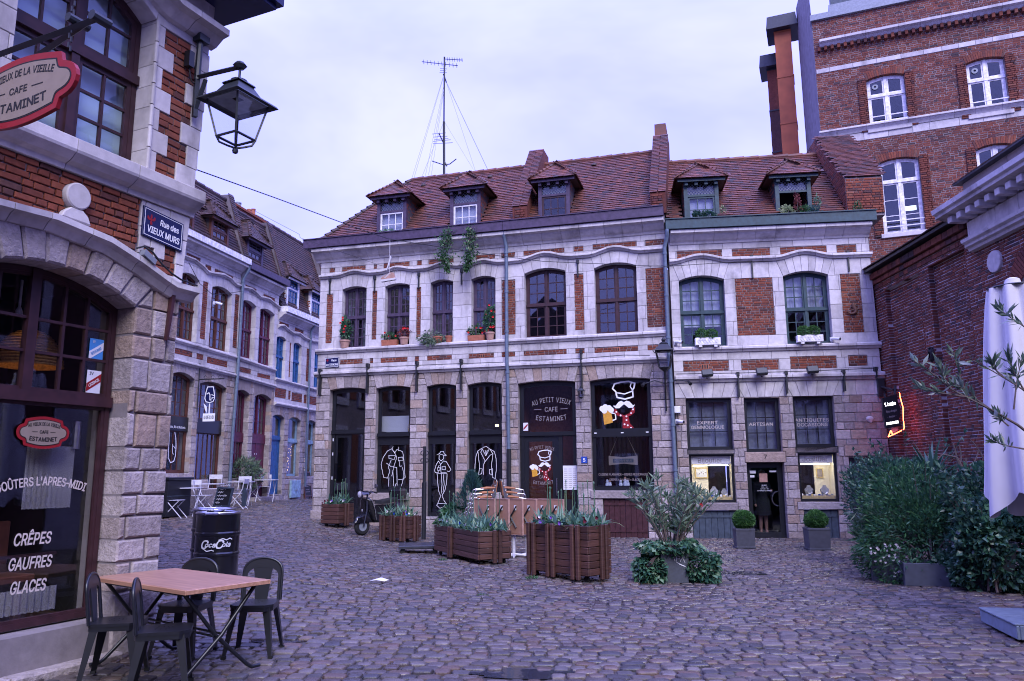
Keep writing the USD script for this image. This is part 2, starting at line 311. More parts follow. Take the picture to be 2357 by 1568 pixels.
def earc(rings):
 pts = np.vstack([np.asarray(r,float) for r in rings]); ends = np.cumsum([len(r) for r in rings]).astype(np.uint32)
 return pts,earcut.triangulate_float64(pts,ends).reshape(-1,3).astype(int)
def _rings(poly):
 o = np.array(poly.exterior.coords)[:-1]
 if not poly.exterior.is_ccw: o = o[::-1]
 hs = []
 for h in poly.interiors:
  c = np.array(h.coords)[:-1]; hs.append(c[::-1] if h.is_ccw else c)
 return [o] + hs
def polys(g):
 if g.is_empty: return []
 if g.geom_type == 'Polygon': return [g]
 return [p for p in getattr(g,'geoms',[]) if p.geom_type == 'Polygon' and p.area > 1e-6]
def slab(poly,w0,w1,back=True):
 """shapely polygon(s) in (u, v) extruded from w0 (back) to w1 (front): (u, v, w) vertices"""
 out = []
 for p in polys(poly):
  rg = _rings(p); pts,t = earc(rg); n = len(pts)
  V = [np.c_[pts,np.full(n,w1)],np.c_[pts,np.full(n,w0)]]; Fs = [t] + ([t[:,::-1] + n] if back else [])
  o = 0
  for r in rg:
   k = np.arange(len(r)) + o; k2 = np.roll(k,-1); Fs.append(np.vstack([np.c_[k,k + n,k2 + n],np.c_[k,k2 + n,k2]])); o += len(r)
  out.append((np.vstack(V),np.vstack(Fs)))
 return cat(out)
def piece(poly,w0,w1,bev=.006):
 """one stone, brick or plank: chamfered front edge, open back"""
 o = _rings(poly)[0]; n = len(o)
 if n == 4 and bev:
  c = o.mean(0); d = o - c; sx,sy = np.ptp(o[:,0]),np.ptp(o[:,1])
  inner = c + d * np.array([max(.3,1 - 2 * bev / max(sx,1e-4)),max(.3,1 - 2 * bev / max(sy,1e-4))])
 else:
  inner = None
  if bev:
   b = poly.buffer(-bev,join_style=2)
   if b.geom_type == 'Polygon' and not b.is_empty and len(b.exterior.coords) - 1 == n:
    r = _rings(b)[0]; k = np.argmin(((r - o[0]) ** 2).sum(1)); inner = np.roll(r,-k,0)
  if inner is None: inner = o
 _,t = earc([inner])
 if t.size and np.cross(inner[t[0][1]] - inner[t[0][0]],inner[t[0][2]] - inner[t[0][0]]) < 0: t = t[:,::-1]
 V = np.vstack([np.c_[inner,np.full(n,w1)],np.c_[o,np.full(n,w1 - bev)],np.c_[o,np.full(n,w0)]])
 k = np.arange(n); k2 = np.roll(k,-1)
 return V,np.vstack([t,np.c_[k,k + n,k2 + n],np.c_[k,k2 + n,k2],np.c_[k + n,k + 2 * n,k2 + 2 * n],np.c_[k + n,k2 + 2 * n,k2 + n]])
# ## measuring planes: sight lines meet walls where they stand
REG = dict(Z1=(0,0,.6377),Z2=(0,900,.6377),Z3=(0,1800,.59),Z4=(650,700,.9563),Z5=(1200,500,.5102),Z6=(2000,500,.5102),Z7=(2600,600,.5102),Z8=(1220,1250,.574),
           Y1=(1950,1250,.5739),Y2=(2600,1250,.6378),Y3=(3000,0,.7017),Y4=(3300,1000,.5103),Y5=(3300,1700,.6535),X1=(0,0,.3954),X2=(0,1000,.6375),X3=(0,2000,.4625),
           X4=(700,700,.3827),X5=(640,1400,.4465),X6=(2700,1550,.4464),X7=(3350,450,.4464),W6=(1200,1850,.594),O1=(2500,1850,.6135),T1=(1800,1880,.4464),K1=(1400,1900,.3348),B1=(640,1900,.4529),N1=(3420,1480,.3349),W8=(1550,150,.3827),V=(0,0,1.7378))
def sight(k,x,y):
 a,b,s = REG[k]; x,y = (a + x * s) / 1.7378,(b + y * s) / 1.7378
 p,q = x - CX,-(y - CY); p,q = p * _c + q * _s,-p * _s + q * _c
 d = np.array([p,FOC * _cp - q * _sp,FOC * _sp + q * _cp]); return d / np.linalg.norm(d)
def hit(k,x,y,p0,n):
 d = sight(k,x,y); return EYE + d * (np.dot(np.asarray(p0) - EYE,n) / np.dot(d,n))
def level(k,x,y,z): d = sight(k,x,y); return EYE + d * ((z - EYE[2]) / d[2])
_gp = np.array([(0,2),(3,5),(-3.55,7.9),(-1.5,7),(-4.1,10.0),(-9.4,24.5),(-7.9,31),(-5.9,22.9),(-4.9,20.6),(-2.7,19.6),(3.97,20.2),(9.4,19.5),(1,11.7),(6,10),(0,15),(9,5),(-1,20.9),(-14,18),(-8,40),(20,20),(10,30),(-6,14),(-10,2),(12,0)],float)
_gz = np.array([0,0,.02,0,.24,.80,.72,.42,.22,0,0,.02,0,0,0,0,.02,.75,.9,0,.1,.28,.1,0])
_rbf = RBFInterpolator(_gp,_gz,kernel='thin_plate_spline',smoothing=.02)
def gz(x,y): return _rbf(np.c_[np.atleast_1d(x),np.atleast_1d(y)])
def gh(x,y): return float(gz(x,y)[0])
def gnd(k,x,y):
 """where a sight line meets the paving"""
 d = sight(k,x,y); z = 0.0
 for _ in range(12):
  p = EYE + d * ((z - EYE[2]) / d[2]); z += .7 * (gh(p[0],p[1]) - z)
 return np.array([p[0],p[1],gh(p[0],p[1])])
class Frame:
 """a vertical wall plane: u along it (rightwards), v up, w out of it towards the square"""
 def __init__(s,p,yaw):
  s.p = np.array([p[0],p[1],0.0]); s.yaw = a = math.radians(yaw); s.d = np.array([math.cos(a),math.sin(a),0]); s.n = np.array([math.sin(a),-math.cos(a),0])
 def z(s,k,x,y,w=0.0):
  q = hit(k,x,y,s.p + w * s.n,s.n) - s.p; return float(q @ s.d),float(q[2])
 def at(s,u,v,w=0.0): return s.p + u * s.d + w * s.n + np.array([0,0,v])
 def W(s,m):
  v = np.asarray(m[0],float); return s.p + v[:,:1] * s.d + v[:,2:3] * s.n + v[:,1:2] * np.array([0,0,1.0]),m[1]
 def poly(s,k,pts,w=0.0): return Polygon([s.z(k,*p,w=w) for p in pts])
 def sub(s,u,w=0.0,turn=-90): return Frame(s.at(u,0,w),math.degrees(s.yaw) + turn)
_o = level('V',1540,1238,0.0)
AB,CC = Frame(_o,-15.5),Frame(_o,-7)
_l = level('V',345,1490,0.0)
LL = Frame(_l,66)
_d = sight('V',490,1150); SS = Frame(EYE + _d * 24.5 / _d[1],78)
_d = sight('V',1900,340); R1 = Frame(EYE + _d * 26.0 / _d[1],-22)
R2 = Frame(CC.at(5.55,0),-91)
# ## masonry
def split_rects(reg,rows,lens,rng,joint,halves=True):
 """cuts a region into coursed rectangles; rows: course boundaries, lens: (short, long)"""
 out = []
 if reg.is_empty: return out
 u0,v0,u1,v1 = reg.bounds; reg_in = reg.buffer(-joint / 2,join_style=2); pr = prep(reg_in)
 for i in range(len(rows) - 1):
  a,b = rows[i],rows[i + 1]
  if b < v0 or a > v1: continue
  u = u0 - rng.random() * lens[1]
  while u < u1:
   l = lens[0] + (lens[1] - lens[0]) * rng.random()
   r = sbox(u + joint / 2,a + joint / 2,u + l - joint / 2,b - joint / 2); u += l
   if pr.contains(r): out.append(r)
   elif pr.intersects(r): out += [p for p in polys(r.intersection(reg_in)) if p.area > .12 * joint + 2e-4]
 return out
def brick_rects(reg,rng,h=.065,joint=.012,L=.225):
 """courses of stretchers and headers"""
 out = []
 if reg.is_empty: return out
 u0,v0,u1,v1 = reg.bounds; reg_in = reg.buffer(-joint * .4,join_style=2); pr = prep(reg_in); v = v0; i = 0
 while v < v1:
  hh = h * (1 + .06 * (rng.random() - .5)); u = u0 - rng.random() * .05 - (L / 4 if i % 2 else 0); i += 1
  while u < u1:
   l = L * (.5 if (i % 2 == 0 or rng.random() < .12) and rng.random() < .8 else 1.0) * (1 + .08 * (rng.random() - .5))
   d = (rng.random() - .5) * .006
   r = sbox(u + joint / 2,v + joint / 2 + d,u + l - joint / 2,v + hh - joint / 2 + d); u += l
   if pr.contains(r): out.append(r)
   elif pr.intersects(r): out += [p for p in polys(r.intersection(reg_in)) if p.area > 4e-4]
  v += hh
 return out
def wobble(p,rng,a):
 """slightly crooked corners"""
 o = _rings(p)[0]
 if len(o) != 4: return p
 q = Polygon(o + (rng.random(o.shape) - .5) * a); return q if q.is_valid else p
def lay(t,fr,name,ps,m,w0,w1,rng,bev=.006,jit=.004,wob=0.0,limit=300,rest=None):
 """lays pieces on a wall: the largest in view one by one, the others as one part"""
 ms = []
 for p in ps:
  if wob: p = wobble(p,rng,wob)
  x = w1 + (rng.random() - .5) * 2 * jit
  q = piece(p,w0,x,bev)
  if jit: q[0][:,2] += (rng.random() - .5) * 0
  W = fr.W(q); c = W[0].mean(0)
  ms.append((p.area / ((c - EYE) ** 2).sum(),W))
 ms.sort(key=lambda a: -a[0])
 for _,W in ms[:limit]: t.add(name,W,m,world=True)
 if len(ms) > limit: t.add(rest or name + 'work',cat([W for _,W in ms[limit:]]),m,world=True,kind='stuff')
def sweep_blocks(path,prof,step=.6,rng=None,gap=.004):
 """a moulding: profile of (w, dv) points swept along (u, v) points, cut into blocks; returns a list of meshes in (u, v, w)"""
 P = np.asarray(path,float); seg = np.linalg.norm(np.diff(P,axis=0),axis=1); L = np.r_[0,np.cumsum(seg)]
 n = max(1,int(round(L[-1] / step))); cuts = np.linspace(0,L[-1],n + 1)
 if rng is not None and n > 1: cuts[1:-1] += (rng.random(n - 1) - .5) * step * .4
 out = []; pr = np.asarray(prof,float); k = len(pr); _,capt = earc([pr])
 for a,b in zip(cuts[:-1],cuts[1:]):
  s = np.r_[a + gap,L[(L > a + gap) & (L < b - gap)],b - gap]
  pts = np.c_[np.interp(s,L,P[:,0]),np.interp(s,L,P[:,1])]
  V = np.concatenate([np.c_[np.full(k,u),v + pr[:,1],pr[:,0]] for u,v in pts])
  Fs = []
  for i in range(len(pts) - 1):
   j = np.arange(k); j2 = np.roll(j,-1); Fs.append(np.vstack([np.c_[i * k + j,(i + 1) * k + j,(i + 1) * k + j2],np.c_[i * k + j,(i + 1) * k + j2,i * k + j2]]))
  Fs += [capt,capt[:,::-1] + (len(pts) - 1) * k]
  out.append((V,np.vstack(Fs)))
 return out
def arch_poly(ul,ur,vb,vs,rise,n=9):
 if rise <= 0: return Polygon([(ul,vb),(ur,vb),(ur,vs),(ul,vs)])
 c = (ul + ur) / 2; h = (ur - ul) / 2; R = (h * h + rise * rise) / (2 * rise); a0 = math.asin(h / R); a = np.linspace(a0,-a0,n)
 arc = [(c + R * math.sin(t),vs + rise - R + R * math.cos(t)) for t in a]
 return Polygon([(ul,vb),(ur,vb)] + arc)
def voussoirs(ul,ur,vs,rise,top,n,spread=.16,flat=True):
 """the fan of stones over an opening; top(u) gives the upper edge"""
 c = (ul + ur) / 2; h = (ur - ul) / 2; out = []
 def intr(u): return vs + (rise * (1 - ((u - c) / h) ** 2) if rise > 0 else 0)
 k = np.linspace(-1,1,n + 1)
 for a,b in zip(k[:-1],k[1:]):
  g = .004
  lo = [(c + h * t,intr(c + h * t)) for t in np.linspace(a,b,4)]
  hi = [(c + (h + spread) * t,top(c + (h + spread) * t)) for t in np.linspace(b,a,4)]
  out.append(Polygon(lo + hi).buffer(-g,join_style=2))
 return [p for o in out for p in polys(o)]
# ## windows
def bar(u0,u1,v0,v1,w0,w1): return (lambda m: (m[0],m[1]))(slab(sbox(u0,v0,u1,v1),w0,w1))
def window(t,fr,op,frame_m,depth=.2,fw=.06,transom=None,mull=None,grid=(2,3,2),bars=.022,room='dark_room',room_d=.7,pane='pane',name='window',label=None,curtain=None,rng=None,mw=.06,tw=.07,leaf=.035,back_w=None):
 """a window in the opening `op` (shapely, wall coordinates): a frame with mullion and transom, glazing bars, single panes and the room behind.
 grid: columns per light, rows above and below the transom"""
 rng = rng or np.random.default_rng(1); u0,v0,u1,v1 = op.bounds; w1 = -depth; w0 = w1 - .06
 inner = op.buffer(-fw,join_style=2)
 fm = [slab(op.difference(inner),w0,w1)]
 us = [(u0 + fw,u1 - fw)]
 if mull:
  c = (u0 + u1) / 2; fm.append(slab(sbox(c - mw / 2,v0 + fw * .5,c + mw / 2,v1).intersection(op),w0 - .002,w1 + .022)); us = [(u0 + fw,c - mw / 2),(c + mw / 2,u1 - fw)]
 vs = [(v0 + fw,v1)]
 if transom:
  fm.append(slab(sbox(u0,transom - tw / 2,u1,transom + tw / 2).intersection(op),w0 - .004,w1 + .035)); vs = [(v0 + fw,transom - tw / 2),(transom + tw / 2,v1)]
 wp = t.add(name,fr.W(cat(fm)),frame_m,world=True,label=label)
 gb = []
 for a,b in us:
  for r,(c,d) in enumerate(vs):
   light = sbox(a,c,b,d).intersection(inner)
   if light.is_empty: continue
   lu0,lv0,lu1,lv1 = light.bounds
   li = light.buffer(-leaf,join_style=2) if leaf else light
   if leaf: gb.append(slab(light.difference(li),w0 + .008,w1 - .006))
   nx,ny = grid[0],(grid[2] if (transom and r == 0) else grid[1])
   x0,y0,x1,y1 = li.bounds; xs = np.linspace(x0,x1,nx + 1); ys = np.linspace(y0,y1,ny + 1)
   for x in xs[1:-1]: gb.append(slab(sbox(x - bars / 2,y0,x + bars / 2,y1).intersection(li),w0 + .012,w1 - .012))
   for y in ys[1:-1]: gb.append(slab(sbox(x0,y - bars / 2,x1,y + bars / 2).intersection(li),w0 + .014,w1 - .014))
   for i in range(nx):
    for j in range(ny):
     for q in polys(sbox(xs[i] - .004,ys[j] - .004,xs[i + 1] + .004,ys[j + 1] + .004).intersection(light.buffer(-.006))):
      m = slab(q,-.002,.002); cc = np.array(q.centroid.coords[0]); ang = (rng.random(2) - .5) * .022
      m[0][:,2] += (m[0][:,0] - cc[0]) * ang[0] + (m[0][:,1] - cc[1]) * ang[1] + (w0 + w1) / 2
      t.add('pane',fr.W(m),pane,parent=wp,world=True)
 if gb: t.add('glazing_bar',fr.W(cat(gb)),frame_m,parent=wp,world=True)
 if curtain:
  for cm,(a,b),(c,d) in curtain:
   n = 26; x = np.linspace(u0 + a * (u1 - u0),u0 + b * (u1 - u0),n); ww = w0 - .07 + .018 * np.sin(np.arange(n) * 1.9)
   y0,y1 = v0 + c * (v1 - v0),v0 + d * (v1 - v0); V = np.vstack([np.c_[x,np.full(n,y0),ww],np.c_[x,np.full(n,y1),ww]]); k = np.arange(n - 1)
   t.add('curtain',fr.W((V,np.vstack([np.c_[k,k + 1,k + n + 1],np.c_[k,k + n + 1,k + n]]))),cm,parent=wp,world=True)
 if room:
  e = .05; x0,x1,y0,y1,d0,d1 = u0 - e,u1 + e,v0 - e,v1 + e,w0 - .10,w0 - .10 - room_d
  v = np.array([[x0,y0,d0],[x1,y0,d0],[x1,y1,d0],[x0,y1,d0],[x0,y0,d1],[x1,y0,d1],[x1,y1,d1],[x0,y1,d1]])
  t.add('room',fr.W((v,tri([[4,5,6,7],[0,4,7,3],[1,2,6,5],[0,1,5,4],[3,7,6,2]]))),room,parent=wp,world=True)
 return wp
# ## tiles
def tiles(o,ax,up,poly,rng,wd=.18,ex=.112,ln=.15,th=.020,lift=.034,jit=.008):
 """plain tiles on a sloping plane: o origin, ax along, up the slope; poly in (along, up); returns tile meshes"""
 o,ax,up = (np.asarray(k,float) for k in (o,ax,up)); nrm = np.cross(ax,up); out = []
 u0,v0,u1,v1 = poly.bounds; pr = prep(poly); rows = int((v1 - v0) / ex) + 1
 nu = int((u1 - u0) / wd) + 2
 for i in range(rows):
  v = v0 + i * ex; off = (wd / 2 if i % 2 else 0) + (rng.random() - .5) * .01
  for j in range(nu):
   u = u0 + j * wd - off + (rng.random() - .5) * .008
   if not pr.contains(Point(u + wd / 2,v + ex / 2)): continue
   a,b = u + .002,u + wd - .002; dz = (rng.random() - .5) * jit; sk = (rng.random() - .5) * .008; vb = v + (rng.random() - .5) * .008
   t0,t1 = lift + dz,lift * .15 + dz * .5
   P = [(a,vb,t0 + sk),(b,vb,t0 - sk),(b,vb + ln,t1),(a,vb + ln,t1)]
   Q = [(x,y,z + th) for x,y,z in P]
   V = np.array(P + Q); W = o + V[:,:1] * ax + V[:,1:2] * up + V[:,2:3] * nrm
   out.append((W,_BQ[[2,3,4,5,6,7,8,9,10,11]] if False else _BQ))
 return out
def lay_meshes(t,name,ms,m,limit=300,rest=None,parent=None):
 key = sorted(range(len(ms)),key=lambda i: ((ms[i][0].mean(0) - EYE) ** 2).sum())
 for i in key[:limit]: t.add(name,ms[i],m,world=True,parent=parent)
 if len(ms) > limit: t.add(rest or name + '_field',cat([ms[i] for i in key[limit:]]),m,world=True,kind='stuff',parent=parent)
# ## leaves
def leaves(P,D,size,aspect=.45,rng=None,fold=.25,var=.35,droop=0.0):
 """leaf blades at points P pointing along D: kites folded along the midrib"""
 n = len(P); rng = rng or np.random.default_rng(0); D = D / (np.linalg.norm(D,axis=1,keepdims=True) + 1e-9)
 S = rng.normal(size=(n,3)); S = np.cross(D,S); S /= np.linalg.norm(S,axis=1,keepdims=True) + 1e-9; N = np.cross(D,S)
 L = size * (1 + var * (rng.random((n,1)) * 2 - 1)); Wd = L * aspect / 2
 base = P; tip = P + D * L - np.array([0,0,1.0]) * droop * L; mid = P + D * L * .5 - N * fold * Wd
 lft = P + D * L * .45 + S * Wd; rgt = P + D * L * .45 - S * Wd
 V = np.stack([base,lft,tip,rgt,mid],1).reshape(-1,3); k = np.arange(n)[:,None] * 5
 return V,np.vstack([k + [0,4,1],k + [1,4,2],k + [2,4,3],k + [3,4,0]])
def blob_points(c,r,n,rng,shell=.55,lump=.35,lumps=14,squash=1.0):
 """points filling a lumpy ellipsoid, most of them near its skin, and outward directions"""
 c,r = np.asarray(c,float),np.asarray(r,float)
 q = rng.normal(size=(lumps,3)); q /= np.linalg.norm(q,axis=1,keepdims=True); amp = .5 + rng.random(lumps)
 d = rng.normal(size=(n,3)); d /= np.linalg.norm(d,axis=1,keepdims=True)
 bump = (np.maximum(0,d @ q.T - .72) / .28 * amp).max(1)
 rad = (1 - lump + lump * bump) * (shell + (1 - shell) * rng.random(n) ** .5)
 return c + d * rad[:,None] * r,d * r / r.max()
def bezier(a,b,c,n=8):
 t = np.linspace(0,1,n)[:,None]; return (1 - t) ** 2 * np.asarray(a,float) + 2 * t * (1 - t) * np.asarray(b,float) + t * t * np.asarray(c,float)
# ## lettering and line drawings on a surface
_tc = {}
def text(s,h,depth=.002,bold=False):
 if (s,bold) not in _tc:
  m = meshkit.text_mesh(s,1.0,1.0,bold); _tc[(s,bold)] = (np.array(m.vertices),np.array(m.faces))
 v,f = _tc[(s,bold)]; v = v * [h,h,depth]; return v,f
def text_w(s,h,bold=False): return np.ptp(text(s,h,bold=bold)[0][:,0])
def text_on(s,cu,cv,h,w,depth=.002,bold=False,width=None,slant=0.0,rot=0.0):
 """lettering centred at (cu, cv) on a wall plane, in (u, v, w)"""
 v,f = text(s,h,depth,bold); v = v.copy(); x0,x1 = v[:,0].min(),v[:,0].max(); v[:,0] -= (x0 + x1) / 2; v[:,1] -= h / 2
 if width: v[:,0] *= width / (x1 - x0)
 v[:,0] += slant * v[:,1]
 c,sn = math.cos(rot),math.sin(rot); x,y = v[:,0] * c - v[:,1] * sn,v[:,0] * sn + v[:,1] * c
 return np.c_[x + cu,y + cv,v[:,2] + w],f
def text_arc(s,cu,cv,h,w,rad,depth=.002,bold=False,gap=.22,width=None):
 """letters on an arc whose middle letter stands at (cu, cv); rad > 0 arches upwards"""
 ws = [text_w(c,h,bold) if c != ' ' else h * .35 for c in s]; tot = sum(ws) + gap * h * (len(s) - 1); k = (width / tot) if width else 1.0; x = -tot / 2; out = []
 for c,wd in zip(s,ws):
  m = (x + wd / 2) * k; a = m / rad
  if c != ' ': out.append(text_on(c,cu + rad * math.sin(a),cv - rad * (1 - math.cos(a)),h,w,depth,bold,rot=-a,width=wd * k))
  x += wd + gap * h
 return cat(out)
def ribbon(pts,wd,w,th=.002):
 """a painted line on a wall plane"""
 g = LineString(pts).buffer(wd / 2,cap_style=1,join_style=1,quad_segs=2); return slab(g,w,w + th)
# == GROUND
rng = np.random.default_rng(7)
def ground_grid(x0,x1,y0,y1,st,dz):
 x,y = np.arange(x0,x1 + st / 2,st),np.arange(y0,y1 + st / 2,st); X,Y = np.meshgrid(x,y)
 V = np.c_[X.ravel(),Y.ravel(),gz(np.clip(X.ravel(),-14,20),np.clip(Y.ravel(),0,40)) + dz]; n = len(x)
 i,j = np.meshgrid(np.arange(len(y) - 1),np.arange(n - 1),indexing='ij'); q = np.stack([i * n + j,i * n + j + 1,(i + 1) * n + j + 1,(i + 1) * n + j],-1).reshape(-1,4)
 return V,tri(q)
single('ground',ground_grid(-80,80,-60,120,2.0,-.06),'ground_joint','dark earth under the paving of the square',kind='structure')
PAVE = Polygon([(-4.75,5.0),(5.6,5.0),(9.42,12.0),(9.42,19.4),(4.0,20.12),(-5.85,22.85),(-7.7,31.5),(-9.1,25.5),(-10.8,18.0),(-9.5,14),(-3.55,7.93)])
pud = np.array([level('V',1195,1547,0)[:2],level('V',640,1480,0)[:2]]); pud_r = np.array([(.40,.17),(.20,.12)])
def in_puddle(x,y,k=1.0): return sum((((x - p[0]) / (r[0] * k)) ** 2 + ((y - p[1]) / (r[1] * k)) ** 2 < 1).astype(float) for p,r in zip(pud,pud_r))
def cobbles():
 x0,y0,x1,y1 = PAVE.bounds; rot = math.radians(-3.0); C = []; cr,sr = math.cos(rot),math.sin(rot); y = y0 - 2; i = 0; pr = prep(PAVE)
 while y < y1 + 2:
  h = .112 + .03 * rng.random(); x = x0 - 2 + rng.random() * .2
  while x < x1 + 2:
   w = .125 + .10 * rng.random() ** 1.3
   cx_,cy_ = x + w / 2,y + h / 2 + .035 * math.sin(x * .55 + i * .05) + .02 * math.sin(x * 1.9)
   C.append((cx_ * cr - cy_ * sr,cx_ * sr + cy_ * cr,w,h)); x += w
  y += h; i += 1
 C = np.array(C); keep = np.array([pr.contains(Point(a,b)) for a,b in C[:,:2]]); return C[keep],rot
CB,crot = cobbles(); n = len(CB)
ring = np.array([(-.5,-.34),(-.36,-.5),(.36,-.5),(.5,-.34),(.5,.34),(.36,.5),(-.36,.5),(-.5,.34)])
gap = .010
dims = np.maximum(CB[:,None,2:4] - gap * (.7 + .8 * rng.random((n,1,1))),.05)
loc = ring[None] * dims * (1 + (rng.random((n,8,1)) - .5) * .12) + (rng.random((n,8,2)) - .5) * .014
ra = crot + (rng.random(n) - .5) * .09; ca,sa = np.cos(ra),np.sin(ra)
def rotl(l): return np.stack([l[...,0] * ca[:,None] - l[...,1] * sa[:,None],l[...,0] * sa[:,None] + l[...,1] * ca[:,None]],-1) + CB[:,None,:2]
zc = gz(CB[:,0],CB[:,1]) + (rng.random(n) - .5) * .018 - .035 * np.minimum(1,in_puddle(CB[:,0],CB[:,1]))
tilt = (rng.random((n,2)) - .5) * .07; slope = np.stack([gz(CB[:,0] + .2,CB[:,1]) - gz(CB[:,0] - .2,CB[:,1]),gz(CB[:,0],CB[:,1] + .2) - gz(CB[:,0],CB[:,1] - .2)],1) / .4
def lift(xy,dz): d = xy - CB[:,None,:2]; return np.concatenate([xy,(zc[:,None] + (d * (tilt + slope)[:,None]).sum(-1) + dz)[...,None]],-1)
R0 = lift(rotl(loc * 1.0),-.055); Ra = lift(rotl(loc * .985),-.016); Rb = lift(rotl(loc * .90),-.004); Rc = lift(rotl(loc * .72),-.001 + .005 * rng.random((n,8))); Ctr = lift(rotl(loc[:,:1] * 0),.001 + .004 * rng.random((n,1)))
CV = np.concatenate([R0,Ra,Rb,Rc,Ctr],1); k = np.arange(8); k2 = (k + 1) % 8
CF = np.vstack([tri(np.stack([a * 8 + k,a * 8 + k2,(a + 1) * 8 + k2,(a + 1) * 8 + k],1)) for a in range(3)] + [np.stack([24 + k,24 + k2,np.full(8,32)],1)])
order = np.argsort(CB[:,1] + .02 * np.abs(CB[:,0])); vis = np.array([i for i in order if abs(CB[i,0]) < .72 * CB[i,1] and CB[i,1] > 6.2])
first = vis[:300]; rest = np.setdiff1d(np.arange(n),first)
sq = Thing('paving','uneven wet grey and reddish cobblestone paving of the square',None,(0,0,0),kind='structure')
for i in first: sq.add('cobblestone',(CV[i],CF),'cobble',smooth=38)
sq.add('cobblestone_field',(CV[rest].reshape(-1,3),(CF[None] + (np.arange(len(rest)) * 33)[:,None,None]).reshape(-1,3)),'cobble',kind='stuff',smooth=38)
gx,gy,gX,gY = PAVE.bounds
sq.add('joint_bed',ground_grid(gx - .5,gX + .3,gy - .5,gY + .5,.35,-.021),'ground_joint')
for p,r,nm in zip(pud,pud_r,('small puddle between the cobbles at the bottom of the square','thin puddle on the cobbles by the cafe table')):
 a = np.linspace(0,2 * math.pi,29)[:-1]; q = np.c_[p[0] + r[0] * 1.15 * np.cos(a) * (1 + .3 * np.sin(3 * a) + .15 * np.sin(7 * a)),p[1] + r[1] * 1.15 * np.sin(a) * (1 + .25 * np.cos(2 * a + 1)),np.zeros(28)]; q[:,2] = gh(*p) - .0125
 _,t_ = earc([q[:,:2]]); single('puddle',(q,t_),'puddle_water',nm,kind='structure')
# weeds in the joints
def weed(k,x,y,n,lab,size=.05,r=.10):
 p = gnd(k,x,y); P,D = blob_points((0,0,.01),(r,r * .8,.03),n,rng); D[:,2] = np.abs(D[:,2]) + .6; P[:,2] = np.abs(P[:,2]) * .5
 t = Thing('weed',lab,'weed',p); t.add('blade',leaves(P,D,size,.3,rng),'leaf_green')
weed('W6',1560,785,60,'tuft of grass in the cobbles by the left end of the largest planter')
weed('W6',960,662,40,'tuft of grass in the cobbles in front of the wide flower box',.045)
weed('X6',600,1440,60,'small weed at the foot of the left box tree pot',.05)
weed('W6',1230,900,26,'sprig of moss in a cobble joint of the open square',.03,.07)
# drain grate
p = gnd('V',1690,1320); t = Thing('drain_grate','dark slotted iron drain set in the cobbles right of the ivy planter','drain',p,rz=math.radians(-4))
t.add('frame',cat([box(-.5,.5,-.16,-.13,-.02,.012),box(-.5,.5,.13,.16,-.02,.012),box(-.5,-.47,-.13,.13,-.02,.012),box(.47,.5,-.13,.13,-.02,.012)]),'iron_black')
for i in range(16): t.add('grate_bar',box(-.455 + i * .06,-.425 + i * .06,-.13,.13,-.02,.010),'iron_black')
p = gnd('V',872,1341); t = Thing('paper_scrap','crumpled white paper scrap lying on the cobbles','litter',p + [0,0,.012],rz=-.25)
q = np.array([(-.13,-.02,.012),(-.02,-.045,.03),(.10,-.035,.014),(.15,.0,.03),(.04,.035,.05),(-.08,.04,.024)]); t.add('sheet',(np.vstack([q,q - [0,0,.004],[[.02,0,.055]]]),np.vstack([[[i,(i + 1) % 6,12] for i in range(6)],[[i + 6,(i + 1) % 6 + 6,(i + 1) % 6] for i in range(6)],[[i + 6,(i + 1) % 6,i] for i in range(6)]])),'paper_white')
# == LEFT CORNER HOUSE (the cafe)
rng = np.random.default_rng(11)
L = LL
lh = Thing('corner_house','pale stone and brick corner cafe house with arched shop window at the left','building',L.at(-.5,0),rz=L.yaw)
edge = [(.03,-.3),(.03,1.6),(.07,3.5),(.15,4.65),(.255,6.3),(.31,7.3)]
def eu(v): return float(np.interp(v,[e[1] for e in edge],[e[0] for e in edge]))
gf = arch_poly(-2.2,-.47,.36,3.30,.22,15); up = arch_poly(-1.9,-.48,4.74,6.42,.26,15)
front = Polygon([(-3.6,-.3)] + edge + [(-3.6,7.3)])
lh.add('wall',L.W(slab(front.difference(gf.buffer(.02)).difference(up.buffer(.012)),-.5,-.02)),'mortar_grey',world=True)
V = np.array([L.at(eu(v),v,w) for v in (-.3,3.5,7.3) for w in (-.02,-4.5)]); lh.add('side_wall',(V,tri([[0,1,3,2],[2,3,5,4]])[:,::-1]),'old_render',world=True)
V = np.array([L.at(u,v,w) for u,v,w in ((-3.6,-.3,-4.5),(-3.6,7.3,-4.5),(.3,7.3,-4.5),(.03,-.3,-4.5),(-3.6,7.3,-.02),(.31,7.3,-.02))]); lh.add('back_wall',(V,tri([[0,3,2,1],[1,2,5,4]])),'old_render',world=True)
